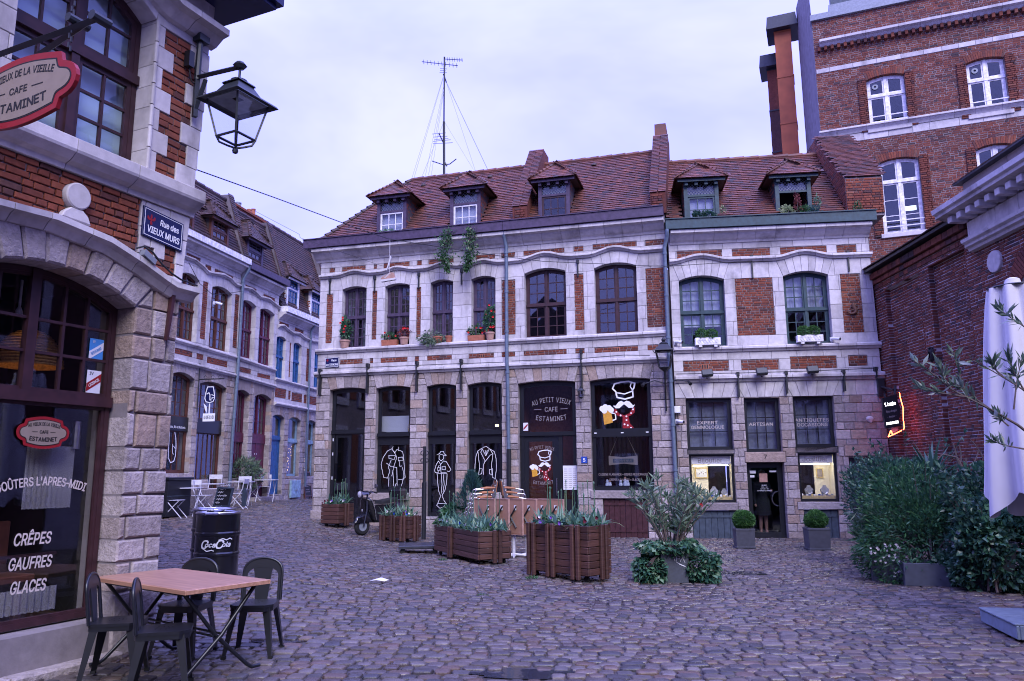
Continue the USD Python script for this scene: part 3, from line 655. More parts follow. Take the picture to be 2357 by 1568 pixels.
# ground floor rubble pier: its courses wrap into the window jamb
rows = [-.05,.30,.57,.84,1.06,1.27,1.47,1.70,1.93,2.26,2.48,2.80,3.04,3.32,3.62]
ring_top = lambda u: float(np.interp(u,[-3.6,-2.6,-1.45,-.9,-.53,-.23,-.1,.4],[3.60,3.78,3.84,3.78,3.67,3.57,3.52,3.52]))
vs_l = voussoirs(-2.2,-.47,3.30,.22,ring_top,9,spread=.22)
pier = Polygon([(-.465,-.1),(eu(0) + .015,-.1),(eu(3.5) + .01,3.52),(-.1,3.52),(-.23,3.57),(-.30,3.55),(-.465,3.30)]).difference(unary_union(vs_l).buffer(.008))
st = split_rects(pier,rows,(.17,.50),rng,.020)
lay(lh,L,'pier_stone',st,'rubble_stone',-.30,.012,rng,bev=.016,jit=.010,wob=.016)
far = Polygon([(-3.6,-.1),(-2.205,-.1),(-2.205,3.3),(-2.4,3.62),(-3.6,3.6)]).difference(unary_union(vs_l).buffer(.008))
lay(lh,L,'pier_stone',split_rects(far,rows,(.2,.5),rng,.02),'rubble_stone',-.30,.012,rng,bev=.016,jit=.01,wob=.016)
lay(lh,L,'arch_stone',vs_l,'rubble_stone',-.30,.030,rng,bev=.02,jit=.012)
lay(lh,L,'base_stone',split_rects(Polygon([(-3.6,.03),(-.47,.03),(-.47,.30),(-3.6,.30)]),[.03,.30],(.9,1.4),rng,.01),'rubble_stone',-.3,-.06,rng,bev=.014,jit=.004)
lay(lh,L,'step_stone',split_rects(Polygon([(-3.6,-.12),(-.40,-.12),(-.40,.055),(-3.6,.055)]),[-.12,.055],(.9,1.3),rng,.012),'rubble_stone',-.3,.13,rng,bev=.018,jit=.006)
# drip moulding over the arch
for i,b in enumerate(sweep_blocks([(-3.6,3.70),(-2.6,3.83),(-1.95,3.86),(-1.45,3.885),(-.9,3.83),(-.53,3.72),(-.23,3.61),(-.1,3.57),(.20,3.57)],[(-.02,-.10),(.05,-.09),(.10,-.03),(.155,0),(.155,.055),(-.02,.085)],.42,rng)):
 lh.add('moulding_stone',L.W(b),'limestone',world=True)
# brick field between moulding and cornice
mt = [(-3.6,3.80),(-2.6,3.93),(-1.45,3.97),(-.9,3.92),(-.53,3.81),(-.50,3.80)]
bf = Polygon(mt + [(-.50,4.42),(-3.6,4.42)])
disc = Point(-1.21,4.20).buffer(.125,quad_segs=10); dbase = Polygon([(-1.36,3.97),(-1.06,3.96),(-1.09,4.03),(-1.15,4.08),(-1.27,4.08),(-1.33,4.03)])
lay(lh,L,'brick',brick_rects(bf.difference(disc).difference(dbase),rng,h=.070,L=.205),'brick_red',-.04,.004,rng,bev=.006,jit=.005,wob=.008,limit=170)
lh.add('roundel',L.W(piece(disc,-.03,.07,.012)),'limestone',world=True,label='round stone disc on the brick field'); lh.add('roundel_base',L.W(piece(dbase,-.03,.06,.01)),'limestone',world=True)
q2 = Polygon([(-.49,3.80),(-.23,3.71),(-.1,3.66),(eu(3.7),3.66),(eu(4.4) + .005,4.42),(-.49,4.42)])
br = unary_union([sbox(-.42,3.78,-.30,3.95),sbox(-.30,3.72,-.02,3.86),sbox(-.16,3.86,-.02,4.05)]).intersection(q2)
lay(lh,L,'brick',brick_rects(br,rng,h=.070,L=.205),'brick_red',-.04,-.002,rng,jit=.004,limit=60)
lay(lh,L,'quoin',split_rects(q2.difference(br),[3.6,3.86,4.14,4.42],(.2,.34),rng,.007),'limestone',-.05,.006,rng,bev=.005,jit=.002)
# cornice with its sill
for b in sweep_blocks([(-3.6,4.42),(.165,4.42)],[(-.02,0),(.03,0),(.04,.05),(.10,.075),(.175,.135),(.185,.16),(.185,.26),(.16,.275),(-.02,.32)],.72,rng): lh.add('cornice_stone',L.W(b),'limestone',world=True)
# pier of the upper floor: white blocks toothed into brick
rows2 = [4.74 + .236 * i for i in range(12)]
for i in range(11):
 a,b = rows2[i],rows2[i + 1]; e0 = eu((a + b) / 2); lw = (.115,.245)[i % 2]; rw = (.26,.15)[i % 2]
 if b > 6.60: lw = 1.0
 e1 = min(-.47 + lw,e0 - .02)
 for r in ([sbox(-.475,a,e1,b)] + ([sbox(e0 - rw,a,e0 + .01,b)] if e1 < e0 - rw else [])):
  r = r.difference(up.buffer(.004))
  for p in polys(r): lh.add('quoin',L.W(piece(p.buffer(-.003,join_style=2),-.3,.006,.004)),'limestone',world=True)
 if e1 < e0 - rw - .02: lay(lh,L,'brick',brick_rects(sbox(e1,a,e0 - rw,b),rng,h=.076,L=.205),'brick_red',-.04,-.004,rng,jit=.004,wob=.006)
for v0,v1 in zip(np.arange(4.76,6.40,.236),np.arange(4.99,6.6,.236)):
 lh.add('jamb_roll',tube([L.at(-.462,v0 + .003,.008),L.at(-.462,v1 - .003,.008)],.022,8),'limestone',world=True)
hd = voussoirs(-1.9,-.48,6.42,.26,lambda u: 6.98,7,spread=.10)
lay(lh,L,'arch_stone',hd,'limestone',-.30,.008,rng,bev=.006,jit=.002)
for b in sweep_blocks([(-2.6,7.02),(-1.2,6.98),(-.75,6.78),(-.5,6.64),(-.36,6.60),(.30,6.60)],[(-.02,-.12),(.06,-.10),(.16,-.02),(.25,0),(.25,.07),(-.02,.12)],.5,rng): lh.add('moulding_stone',L.W(b),'limestone',world=True)
lay(lh,L,'quoin',split_rects(Polygon([(-3.6,7.02),(-1.0,7.0),(-.3,6.74),(.28,6.74),(.31,7.28),(-3.6,7.28)]),[6.7,7.0,7.3],(.4,.6),rng,.007),'limestone',-.05,.006,rng,bev=.005,jit=.002)
lay(lh,L,'quoin',split_rects(Polygon([(-3.6,4.74),(-1.9,4.74),(-1.9,6.42),(-2.0,7.0),(-3.6,7.0)]),rows2,(.3,.5),rng,.007),'limestone',-.3,.006,rng,bev=.005,jit=.002)
lh.add('eave',L.W(cat([slab(sbox(-3.6,7.02,.62,7.08),-.3,.62),slab(sbox(-3.6,7.08,.68,7.40),.40,.68)])),'sign_navy',world=True)
V = np.array([L.at(u,v,w) for u,v,w in ((-3.6,7.4,.6),(.66,7.4,.6),(.3,9.6,-2.2),(-3.6,9.6,-2.2),(.3,7.4,-4.5),(-3.6,7.4,-4.5))]); lh.add('roof',(V,np.array([[0,1,2],[0,2,3],[1,4,2],[3,2,4],[3,4,5]])),'roof_tile_dark',world=True)
# upper window with pale blue blinds
window(lh,L,up,'paint_maroon',depth=.22,fw=.055,transom=5.76,mull=True,mw=.085,tw=.10,grid=(2,2,3),bars=.026,room='blue_blind',room_d=.02,pane='pane_clear',rng=rng,leaf=.05)
# shop window: glazed lights above, one big pane below
sh = window(lh,L,gf,'paint_maroon',depth=.24,fw=.05,transom=2.36,mull=False,tw=.10,grid=(1,1,1),room=None,rng=rng,leaf=.03,name='shop_window',pane='pane_clear')
c0 = -1.33
for a,b in ((c0 + .045,-.52),(-2.15,c0 - .045)):
 xs = np.linspace(a + .03,b - .03,4); ys = [2.47,2.76,3.06,3.60]; W = []
 for x in xs[1:-1]: W.append(slab(sbox(x - .013,2.42,x + .013,3.6).intersection(gf),-.285,-.245))
 for y in ys[1:-1]: W.append(slab(sbox(a,y - .013,b,y + .013).intersection(gf),-.286,-.247))
 lh.add('glazing_bar',L.W(cat(W)),'paint_maroon',parent=sh,world=True)
lh.add('mullion',L.W(slab(sbox(c0 - .045,2.40,c0 + .045,3.6).intersection(gf),-.30,-.225)),'paint_maroon',parent=sh,world=True)
lh.add('shop_rail',L.W(slab(sbox(-2.2,.90,-.5,.93),-.8,-.78)),'paint_maroon',parent=sh,world=True)
v = [L.at(u,y,w) for u,y,w in ((-2.9,.25,-.31),(.0,.25,-.31),(.0,3.7,-.31),(-2.9,3.7,-.31),(-2.9,.25,-2.6),(.0,.25,-2.6),(.0,3.7,-2.6),(-2.9,3.7,-2.6))]
lh.add('room',(np.array(v),tri([[4,5,6,7],[0,4,7,3],[1,2,6,5],[3,7,6,2]])),'dark_room',parent=sh,world=True)
lh.add('room_floor',(np.array(v),tri([[0,1,5,4]])),'room_floor',parent=sh,world=True)
def lace(u0,u1,v0,v1,w,m='lace'):
 n_ = 30; x = np.linspace(u0,u1,n_); ww = w + .012 * np.sin(np.arange(n_) * 2.1); k_ = np.arange(n_ - 1)
 vv = np.vstack([np.c_[x,v0 + .006 * np.sin(np.arange(n_) * 2.6),ww],np.c_[x,np.full(n_,v1),ww]]); return L.W((vv,np.vstack([np.c_[k_,k_ + 1,k_ + n_ + 1],np.c_[k_,k_ + n_ + 1,k_ + n_]])))
lh.add('lace_curtain',lace(-1.14,-.66,1.36,1.93,-.42),'lace',parent=sh,world=True); lh.add('lace_curtain',lace(-1.37,-.72,.45,.66,-.42),'lace',parent=sh,world=True)
lh.add('screen_roll',tube([L.at(-.68,1.91,-.40),L.at(-.68,2.17,-.40)],.035,10),'aluminium',parent=sh,world=True)
# things inside the cafe
lp = L.at(-.86,2.88,-.95); t = Thing('straw_lamp','large woven straw pendant lamp glowing behind the cafe window','lamp',lp)
prof = [(.30,-.16),(.29,-.09),(.25,.03),(.18,.13),(.07,.20),(.03,.21)]
t.add('shade',lathe(prof,22),'straw',smooth=40); t.add('cord',tube([(0,0,.2),(0,0,.8)],.008),'cable_black'); t.add('bulb',lathe([(0,-.14),(.05,-.11),(.06,-.05),(.03,.0),(0,.02)],12),'lamp_warm_soft',smooth=40)
t.add('weave',cat([tube([((r_ + .008) * math.cos(q),(r_ + .008) * math.sin(q),z_) for q in np.linspace(0,6.283,19)],.010,5) for z_,r_ in zip(np.linspace(-.155,.17,12),np.interp(np.linspace(-.155,.17,12),[p_[1] for p_ in prof],[p_[0] for p_ in prof]))]),'straw',smooth=40)
lp2 = L.at(-1.55,2.75,-.9); t = Thing('feather_lamp','pale feathery pendant lamp in the far pane of the cafe window','lamp',lp2); P,D = blob_points((0,0,0),(.16,.16,.22),240,rng); t.add('shade',leaves(P,D,.09,.3,rng),'lace'); t.add('cord',tube([(0,0,.1),(0,0,.9)],.008),'cable_black')
t = Thing('spot_lamp','tiny bright spot lamp under the cafe ceiling','lamp',L.at(-1.13,3.16,-.75)); t.add('body',lathe([(.035,0),(.03,.05),(.012,.09),(.012,.35)],10),'camera_white'); t.add('bulb',lathe([(0,-.006),(.028,-.004),(.028,.004),(0,.005)],10),'lamp_warm')
t = Thing('cafe_bench','dark wooden bench inside the cafe behind the lettering','bench',L.at(-1.3,.28,-.9),rz=L.yaw)
t.add('seat',chbox(-.75,.55,-.2,.2,.40,.47),'paint_brown'); [t.add('leg',chbox(x - .035,x + .035,-.15,-.08,0,.40),'paint_maroon') for x in (-.65,.0,.45)]; t.add('backrest',chbox(-.75,.5,.15,.2,.55,.95),'paint_brown')
# lettering on the glass
gl = -.255; G = []
G.append(text_arc("GO\u00dbTERS L'APRES-MIDI",-1.07,1.61,.075,gl,1.4,bold=True,width=.86,gap=.1))
lh.add('lettering',L.W(cat(G)),'letter_cream',parent=sh,world=True)
for l in ([text_on('CR\u00caPES',-1.115,1.11,.10,gl,width=.34,bold=True,slant=.12),text_on('GAUFRES',-1.115,.905,.10,gl,width=.39,bold=True,slant=.12),text_on('GLACES',-1.115,.705,.10,gl,width=.32,bold=True,slant=.12)]): lh.add('lettering',L.W(l),'letter_cream',parent=sh,world=True)
def cartouche(w,h,n=14):
 """outline of the cafe's sign: bulging top and bottom, notched corners, rounded ends"""
 P = []; W,H = w / 2,h / 2
 for t_ in np.linspace(-1,1,n): P.append((t_ * W * .70,-H * (.80 + .20 * math.cos(t_ * 1.5708) ** 1.0)))
 P += [(W * .74,-H * .52)] + [(W * (.74 + .26 * math.cos(a)),H * .50 * math.sin(a)) for a in np.linspace(-1.35,1.35,9)] + [(W * .74,H * .52)]
 for t_ in np.linspace(1,-1,n): P.append((t_ * W * .70,H * (.80 + .20 * math.cos(t_ * 1.5708))))
 P += [(-W * .74,H * .52)] + [(-W * (.74 + .26 * math.cos(a)),H * .50 * math.sin(a)) for a in np.linspace(1.35,-1.35,9)] + [(-W * .74,-H * .52)]
 return Polygon(P).buffer(0)
def cafe_sign(t,fr,cu,cv,w,h,w0,parent=None,th=.004,far=True):
 o = cartouche(w,h); tr = lambda g: (lambda m: (m[0] + [cu,cv,0],m[1]))(g)
 t.add('board',fr.W(tr(slab(o,w0,w0 + th))),'sign_red',parent=parent,world=True); i1 = o.buffer(-.045 * h * 2); i2 = i1.buffer(-.012 * h * 2)
 t.add('border_line',fr.W(tr(slab(i1,w0 + th,w0 + th + .002))),'letter_black',parent=parent,world=True); t.add('panel',fr.W(tr(slab(i2,w0 + th + .002,w0 + th + .004))),'sign_cream',parent=parent,world=True)
 z_ = w0 + th + .004
 for l in ([text_arc('AU VIEUX DE LA VIEILLE',cu,cv + h * .27,h * .10,z_,w * 1.2,bold=True,width=w * .62,gap=.1),text_on('CAFE',cu,cv + .02 * h,h * .095,z_,bold=True,width=w * .16),slab(sbox(cu - w * .22,cv + .012 * h,cu - w * .12,cv + .026 * h),z_,z_ + .002),slab(sbox(cu + w * .12,cv + .012 * h,cu + w * .22,cv + .026 * h),z_,z_ + .002),text_arc('ESTAMINET',cu,cv - h * .21,h * .125,z_,-w * 2.2,bold=True,width=w * .52,gap=.08)]): t.add('lettering',fr.W(l),'letter_black',parent=parent,world=True)
t = Thing('window_sign','red edged cream oval sign stuck inside the cafe window','sign',L.at(-1.115,2.04,gl),rz=L.yaw); cafe_sign(t,L,-1.115,2.04,.50,.29,gl)
for (u,v,nm,c1,c2,lab) in ((-.66,2.86,'RESTAURANT','sticker_blue','paper_white','blue square licence sticker in the cafe window, above the red one'),(-.66,2.55,'LICENCE','paper_white','sign_red','white square licence sticker with red stripe in the cafe window')):
 t = Thing('licence_sticker',lab,'sticker',L.at(u,v,gl),rz=L.yaw); s_ = .075
 t.add('sheet',L.W(slab(sbox(u - s_,v - .11,u + s_,v + .11),gl,gl + .002)),c1,world=True); band = Polygon([(u - s_,v - .10),(u - s_,v - .02),(u + s_,v + .085),(u + s_,v + .005)])
 t.add('stripe',L.W(slab(band,gl + .002,gl + .004)),c2,world=True); t.add('lettering',L.W(text_on(nm,u,v - .008,.026,gl + .004,width=.125,bold=True,rot=.60)),'paper_white' if c2 == 'sign_red' else 'sticker_blue',world=True)
 t.add('numeral',L.W(text_on('IV' if c2 == 'sign_red' else 'R',u - .03,v + .08,.028,gl + .004)),'letter_black' if c2 == 'sign_red' else 'paper_white',world=True)
# wall ironwork
t = Thing('wall_tie','rusty iron tie bar on the rough pier under the moulding','wall tie',L.at(-.05,3.3,.03),rz=L.yaw); t.add('bar',L.W(slab(Polygon([(-.085,3.52),(-.04,3.52),(-.10,3.02),(-.115,3.02)]),.02,.07)),'cellar_maroon',world=True)
t = Thing('wall_post','dark iron post with a cable box at the top of the toothed corner','bracket',L.at(.0,6.3,.03),rz=L.yaw)
t.add('post',tube([L.at(.06,6.44,.06),L.at(.05,5.98,.06)],.035,8),'iron_bracket',world=True); t.add('cap',L.W(slab(sbox(0,6.44,.14,6.52),.01,.12)),'iron_bracket',world=True); t.add('cable_box',L.W(slab(sbox(-.10,6.08,-.03,6.26),.01,.09)),'iron_black',world=True); t.add('cable',tube(bezier(L.at(-.06,6.08,.05),L.at(-.02,5.82,.06),L.at(.05,5.98,.06),8),.008),'cable_black',world=True)
# street name plate
c_ = [L.z('Z1',890,1280),L.z('Z1',1135,1400),L.z('Z1',1115,1565),L.z('Z1',875,1475)]
pl = Polygon([(-.475,4.05),(.035,4.00),(.035,4.31),(-.475,4.36)]); cu,cv = -.22,4.18
t = Thing('street_sign','navy street name plate with white letters on the corner of the cafe','sign',L.at(cu,cv),rz=L.yaw)
t.add('plate',L.W(piece(pl,.0,.028,.004)),'sign_navy',world=True); t.add('border',L.W(slab(pl.buffer(-.016).difference(pl.buffer(-.022)),.028,.030)),'letter_white',world=True)
for l in ([text_on('Rue des',cu + .075,cv + .045,.062,.028,bold=True,width=.24,rot=-.09),text_on('VIEUX MURS',cu + .005,cv - .062,.066,.028,bold=True,width=.41,rot=-.09)]): t.add('lettering',L.W(l),'letter_white',world=True)
def lily(u,v,h):
 pts = [(0,.5),(.10,.25),(.06,.05),(.22,.12),(.30,.30),(.42,.22),(.40,.0),(.25,-.10),(.07,-.08),(.12,-.4),(0,-.5)]; return Polygon([(u + a * h,v + b * h) for a,b in pts] + [(u - a * h,v + b * h) for a,b in pts[-2:0:-1]]).buffer(0)
t.add('lily_emblem',L.W(slab(lily(cu - .16,cv + .055,.12),.028,.031)),'sign_red',world=True)
# lantern on its bracket
LN = L.sub(.05); wz = lambda k,x,y: LN.z(k,x,y)
t = Thing('street_lantern','large black four-sided street lantern hanging from a wall bracket by the sky','street lamp',L.at(.03,5.3,.03))
b1,b2,b3,b4 = wz('Z1',1130,515),wz('Z1',1510,420),wz('Z1',1095,755),wz('Z1',1290,500)
A = LN.at
b1 = (.06,b1[1]); b3 = (.06,b3[1])
t.add('bracket',cat([tube([A(b1[0],b1[1] + .06),A(b1[0],b3[1] - .02)],.035,4),tube([A(b1[0],b1[1]),A(*b2)],.030,4),tube([A(b3[0],b3[1] + .05),A(*b4)],.026,4)]),'iron_bracket',world=True)
hx,hz_ = wz('Z1',1502,480); S_ = (wz('Z1',1440,975)[1] - hz_) / -1.0; S_ = hz_ - wz('Z1',1440,975)[1]
lc = A(hx,hz_); q = lambda m: xf(m,lc,rz=L.yaw - math.radians(2),s=S_)
def frust(z0,r0,z1,r1): return lathe([(r0 * 1.414,z0),(r1 * 1.414,z1)],4)
def rot45(m): return xf(m,rz=math.pi / 4)
t.add('hook',q(cat([lathe([(.05,.10),(.085,.14),(.05,.18)],8),lathe([(.016,-.06),(.016,.12)],6),lathe([(.02,-.09),(.10,-.075),(.10,-.06),(.02,-.03)],14)])),'iron_bracket',world=True)
t.add('cap',q(rot45(cat([frust(-.34,.24,-.12,.115),frust(-.12,.14,-.10,.13),frust(-.10,.13,-.09,.02),frust(-.36,.335,-.33,.315),frust(-.33,.315,-.335,.24)]))),'iron_bracket',world=True)
cr = [(-1,-1),(1,-1),(1,1),(-1,1)]
for i in range(4):
 a,b = np.array(cr[i]),np.array(cr[(i + 1) % 4]); t.add('corner_bar',q(tube([(*(a * .245),-.35),(*(a * .155),-.80)],.016,4)),'iron_bracket',world=True)
t.add('bottom_rim',q(cat([tube([(*(np.array(c) * .155),-.80) for c in cr],.018,4,closed=True)] + [tube([(*(np.array(c) * .155),-.80),(*(np.array(c) * .13),-.87),(*(np.array(c) * .06),-.905),(0,0,-.925)],.014,5) for c in cr])),'iron_bracket',world=True)
t.add('finial',q(lathe([(0,-1.0),(.03,-.985),(.036,-.96),(.03,-.93),(0,-.915)],10)),'iron_bracket',world=True,smooth=40)
t.add('reflector',q(rot45(frust(-.345,.24,-.30,.05))),'lead_grey',world=True)
for i in range(4):
 a,b = np.array(cr[i]),np.array(cr[(i + 1) % 4]); t.add('pane',q((np.array([(*(a * .15),-.79),(*(b * .15),-.79),(*(b * .24),-.36),(*(a * .24),-.36)]),tri([[0,1,2,3]]))),'pane_clear',world=True)
# hanging sign of the cafe
dd = sight('V',45,215); SGN = EYE + dd * (5.6 / (dd @ FWD)); SG = Frame(SGN,66 - 90); hw,hh = 1.22,.535
t = Thing('hanging_sign','red edged cream cafe sign hanging on chains from an iron arm','sign',SGN)
cv = SG.z('V',45,215)[1]; cu = SG.z('V',178,210)[0] - hw / 2
cafe_sign(t,SG,cu,cv,hw,hh,-.01,th=.03)
mid = cu + hw / 2 - .13
arm_v = SG.z('X1',840,240)[1]; t.add('chain',cat([tube([SG.at(mid + .012 * (-1) ** i,cv + hh / 2 - .06 + .035 * i,0),SG.at(mid + .012 * (-1) ** i,cv + hh / 2 - .02 + .035 * i,0)],.008,5) for i in range(11)]),'iron_black',world=True)
t.add('arm',cat([tube([SG.at(mid + .30,arm_v,0),SG.at(cu - .9,arm_v - .02,0)],.028,4),tube([SG.at(mid + .28,arm_v + .0,.02),SG.at(cu - .9,arm_v + .06,-.35)],.026,4)]),'iron_bracket',world=True)
t.add('arm_end',cat([tube([SG.at(mid + .30,arm_v - .015,-.07),SG.at(mid + .30,arm_v - .015,.07)],.036,10),tube([SG.at(mid + .04,arm_v + .045,-.10),SG.at(mid + .04,arm_v + .045,.06)],.032,10)]),'iron_bracket',world=True)
# cable along the moulding
t = Thing('moulding_cable','black cable with a junction box lying on the arch moulding of the cafe','cable',L.at(-.4,3.75,.15),rz=L.yaw)
t.add('cable',tube([L.at(u,v,w) for u,v,w in ((-.60,3.86,.12),(-.52,3.90,.12),(-.44,3.86,.15),(-.32,3.76,.16),(-.2,3.69,.17),(-.08,3.655,.17),(.06,3.655,.15),(.20,3.66,.10))],.010,6),'cable_black',world=True)
t.add('junction_box',L.W(slab(Polygon([(-.56,3.80),(-.42,3.73),(-.40,3.78),(-.54,3.86)]),.10,.18)),'lead_grey',world=True)
# == HOUSES ALONG THE LEFT STREET
rng = np.random.default_rng(21)
def hole_wall(t,fr,front,ops,m='mortar_pale',back=-.45,face=-.02,grow=.012):
 g = front
 for o in ops: g = g.difference(o.buffer(grow,join_style=2))
 t.add('wall',fr.W(slab(g,back,face)),m,world=True)
def mould(t,fr,path,prof,step,name,m,rng):
 for b in sweep_blocks(path,prof,step,rng): t.add(name,fr.W(b),m,world=True)
LEDGE = lambda o,h: [(-.02,0),(o * .35,0),(o * .6,h * .35),(o,h * .5),(o,h * .85),(o * .8,h),(-.02,h + .03)]
CORN = lambda o,h: [(-.02,0),(.03,0),(.05,h * .16),(o * .35,h * .26),(o * .62,h * .5),(o * .7,h * .62),(o,h * .70),(o,h * .92),(o * .9,h),(-.02,h)]
def panel_bricks(t,fr,rects,rng,m='brick_red',limit=300,h=.065,rest=None,w=-.008,L=.215):
 ps = []
 for r in rects: ps += brick_rects(r,rng,h=h,L=L)
 lay(t,fr,'brick',ps,m,-.04,w,rng,bev=.005,jit=.004,wob=.006,limit=limit,rest=rest or 'brickwork')
def stones(t,fr,reg,rows,rng,lens=(.35,.6),joint=.008,m='limestone',w=.0,bev=.004,jit=.002,wob=0,name='stone',limit=300,w0=-.3,rest='stonework'):
 lay(t,fr,name,split_rects(reg,rows,lens,rng,joint),m,w0,w,rng,bev=bev,jit=jit,wob=wob,limit=limit,rest=rest)
def roof_plane(fr,v0,w0,pitch): 
 a = math.radians(pitch); return fr.d,np.array([0,0,1.0]) * math.sin(a) - fr.n * math.cos(a),lambda u: fr.at(u,v0,w0)
def tiled(t,fr,v0,w0,pitch,poly,rng,m='roof_tile',name='roof_tile',limit=300,deck=True,parent=None,u0=0.0,**kw):
 """tiles on a slope that rises away from the street; poly in (u, slope length)"""
 ax,up_,at = roof_plane(fr,v0,w0,pitch); o = at(0)
 ms = []
 for p in polys(poly): ms += tiles(o,ax,up_,p,rng,**kw)
 lay_meshes(t,name,ms,m,limit=limit,parent=parent)
 if deck:
  for p in polys(poly):
   s_ = slab(p,-.10,.004); nn = np.cross(ax,up_); V = o + s_[0][:,:1] * ax + s_[0][:,1:2] * up_ + s_[0][:,2:3] * nn; t.add('roof_deck',(V,s_[1]),'roof_tile_dark',world=True,parent=parent)
def pipe_thing(fr,pts,lab,r=.052,low=None,m='zinc_pipe'):
 u,v,w = pts[-1]; t = Thing('drainpipe',lab,'drainpipe',fr.at(u,v,w),rz=fr.yaw)
 P = [fr.at(*p) for p in pts]; t.add('pipe',tube(P,r,10),m,world=True,smooth=40)
 vv = np.array([p[1] for p in pts])
 for v in np.arange(pts[0][1] - .6,pts[-1][1] + .3,-1.15):
  i = int(np.argmax(vv[1:] <= v)) if (vv[1:] <= v).any() else len(pts) - 2; a,b = np.array(pts[i]),np.array(pts[i + 1]); k = (v - a[1]) / (b[1] - a[1] + 1e-9); q = a + k * (b - a)
  t.add('collar',tube([fr.at(q[0],v - .03,q[2]),fr.at(q[0],v + .03,q[2])],r + .012,10),m,world=True)
 if low: t.add('guard',tube([fr.at(u,low,w),fr.at(u,v,w)],r + .014,10),'iron_black',world=True)
 return t
def hip_dormer(t,fr,uc,wd,v0,v1,vr,wf,mfr,side='brick',over=.22,rw=.62,back=1.6,grid=(3,2,1),sash='paint_white',lead=True,curtain=None,brackets=4,tile='roof_tile',rng=rng,ridge_front=.55,open_=False,sill=True,pane='pane',trans=.62,limit=60):
 """a dormer: timber front with transom light and casement, cheeks, bracketed eaves and a hipped tiled roof. wf: its front plane (w); returns the part"""
 h = wd / 2; pw = .105; op = sbox(uc - h + pw,v0,uc + h - pw,v1 - .02)
 fw = slab(sbox(uc - h,v0 - .25,uc + h,v1).difference(op),wf - .10,wf)
 d = t.add('dormer',fr.W(fw),mfr,world=True)
 vt = v0 + (v1 - v0) * trans
 t.add('dormer_transom',fr.W(slab(sbox(uc - h + pw,vt - .03,uc + h - pw,vt + .03),wf - .09,wf - .012)),mfr,parent=d,world=True)

 def light(a,b,c,e,nx,ny,m,fwid=.05):
  o = sbox(a,c,b,e); i = o.buffer(-fwid,join_style=2); W = [slab(o.difference(i),wf - .085,wf - .035)]; x0,y0,x1,y1 = i.bounds
  for x in np.linspace(x0,x1,nx + 1)[1:-1]: W.append(slab(sbox(x - .011,y0,x + .011,y1),wf - .075,wf - .045))
  for y in np.linspace(y0,y1,ny + 1)[1:-1]: W.append(slab(sbox(x0,y - .011,x1,y + .011),wf - .074,wf - .046))
  t.add('sash',fr.W(cat(W)),m,parent=d,world=True)
  xs,ys = np.linspace(x0,x1,nx + 1),np.linspace(y0,y1,ny + 1)
  for i_ in range(nx):
   for j in range(ny): t.add('pane',fr.W(slab(sbox(xs[i_],ys[j],xs[i_ + 1],ys[j + 1]),wf - .062,wf - .058)),pane,parent=d,world=True)
 a,b = uc - h + pw,uc + h - pw
 if not open_: light(a,b,v0,vt - .03,grid[0],grid[1],sash)
 if lead:
  y0,y1 = vt + .03,v1 - .03; t.add('leaded_pane',fr.W(slab(sbox(a,y0,b,y1),wf - .072,wf - .066)),'pane_mirror',parent=d,world=True)
  L_ = []; st_ = .085
  for k in np.arange(a - (y1 - y0),b,st_):
   for s in (1,-1):
    ln = LineString([(k,y0),(k + (y1 - y0),y1)]) if s > 0 else LineString([(k,y1),(k + (y1 - y0),y0)])
    ln = ln.intersection(sbox(a,y0,b,y1))
    if not ln.is_empty and ln.length > .02: L_.append(slab(ln.buffer(.005,quad_segs=1),wf - .066,wf - .062))
  t.add('leading',fr.W(cat(L_)),'lead_grey',parent=d,world=True)
 else: light(a,b,vt + .03,v1 - .03,grid[0],grid[2],sash)
 v_ = np.array([[uc - h,v0 - .2,wf - .11],[uc + h,v0 - .2,wf - .11],[uc + h,v1,wf - .11],[uc - h,v1,wf - .11],[uc - h,v0 - .2,wf - .9],[uc + h,v0 - .2,wf - .9],[uc + h,v1,wf - .9],[uc - h,v1,wf - .9]])
 t.add('room',fr.W((v_,tri([[4,5,6,7],[0,4,7,3],[1,2,6,5],[3,7,6,2],[0,1,5,4]]))),'dim_room' if not open_ else 'dark_room',parent=d,world=True)
 if curtain: t.add('curtain',fr.W(slab(sbox(a,v0 + .02,b,vt),wf - .16,wf - .15)),curtain,parent=d,world=True)

 for s in (-1,1):
  u0 = uc + s * h; S = fr.sub(u0,0,-90 if s < 0 else 90)
  def SP(w,v,off): return fr.at(u0 + s * off,v,w)
  V = np.array([SP(wf - .001,v0 - .3,-.02),SP(wf - .001,v1,-.02),SP(wf - back,v1,-.02),SP(wf - back,v0 - .3,-.02)]); t.add('cheek',(V,tri([[0,1,2,3] if s > 0 else [0,3,2,1]])),'mortar_grey' if side == 'brick' else side,parent=d,world=True)
  if side == 'brick':
   ps = brick_rects(sbox(.01,v0 - .28,back,v1),rng,h=.068,L=.21); W = []
   for p in ps:
    m = piece(p,-.03,.0 + rng.random() * .006,.004); x,v,w = m[0].T
    VV = fr.p + (u0 + s * (w - .004))[:,None] * fr.d + (wf - x)[:,None] * fr.n + v[:,None] * np.array([0,0,1.0]); W.append((VV,m[1] if s < 0 else m[1][:,::-1]))
   t.add('brick_cheek',cat(W),'brick_red',parent=d,world=True,kind='stuff')

 e = h + over; ve = v1 - .02; R = []
 Wf = wf + over; rf = wf - ridge_front + over
 A_,B_ = fr.at(uc - e,ve,Wf),fr.at(uc + e,ve,Wf); Pk = fr.at(uc,vr,rf)
 C1,C2,Pb = fr.at(uc - e,ve,wf - back),fr.at(uc + e,ve,wf - back),fr.at(uc,vr,wf - back - .4)
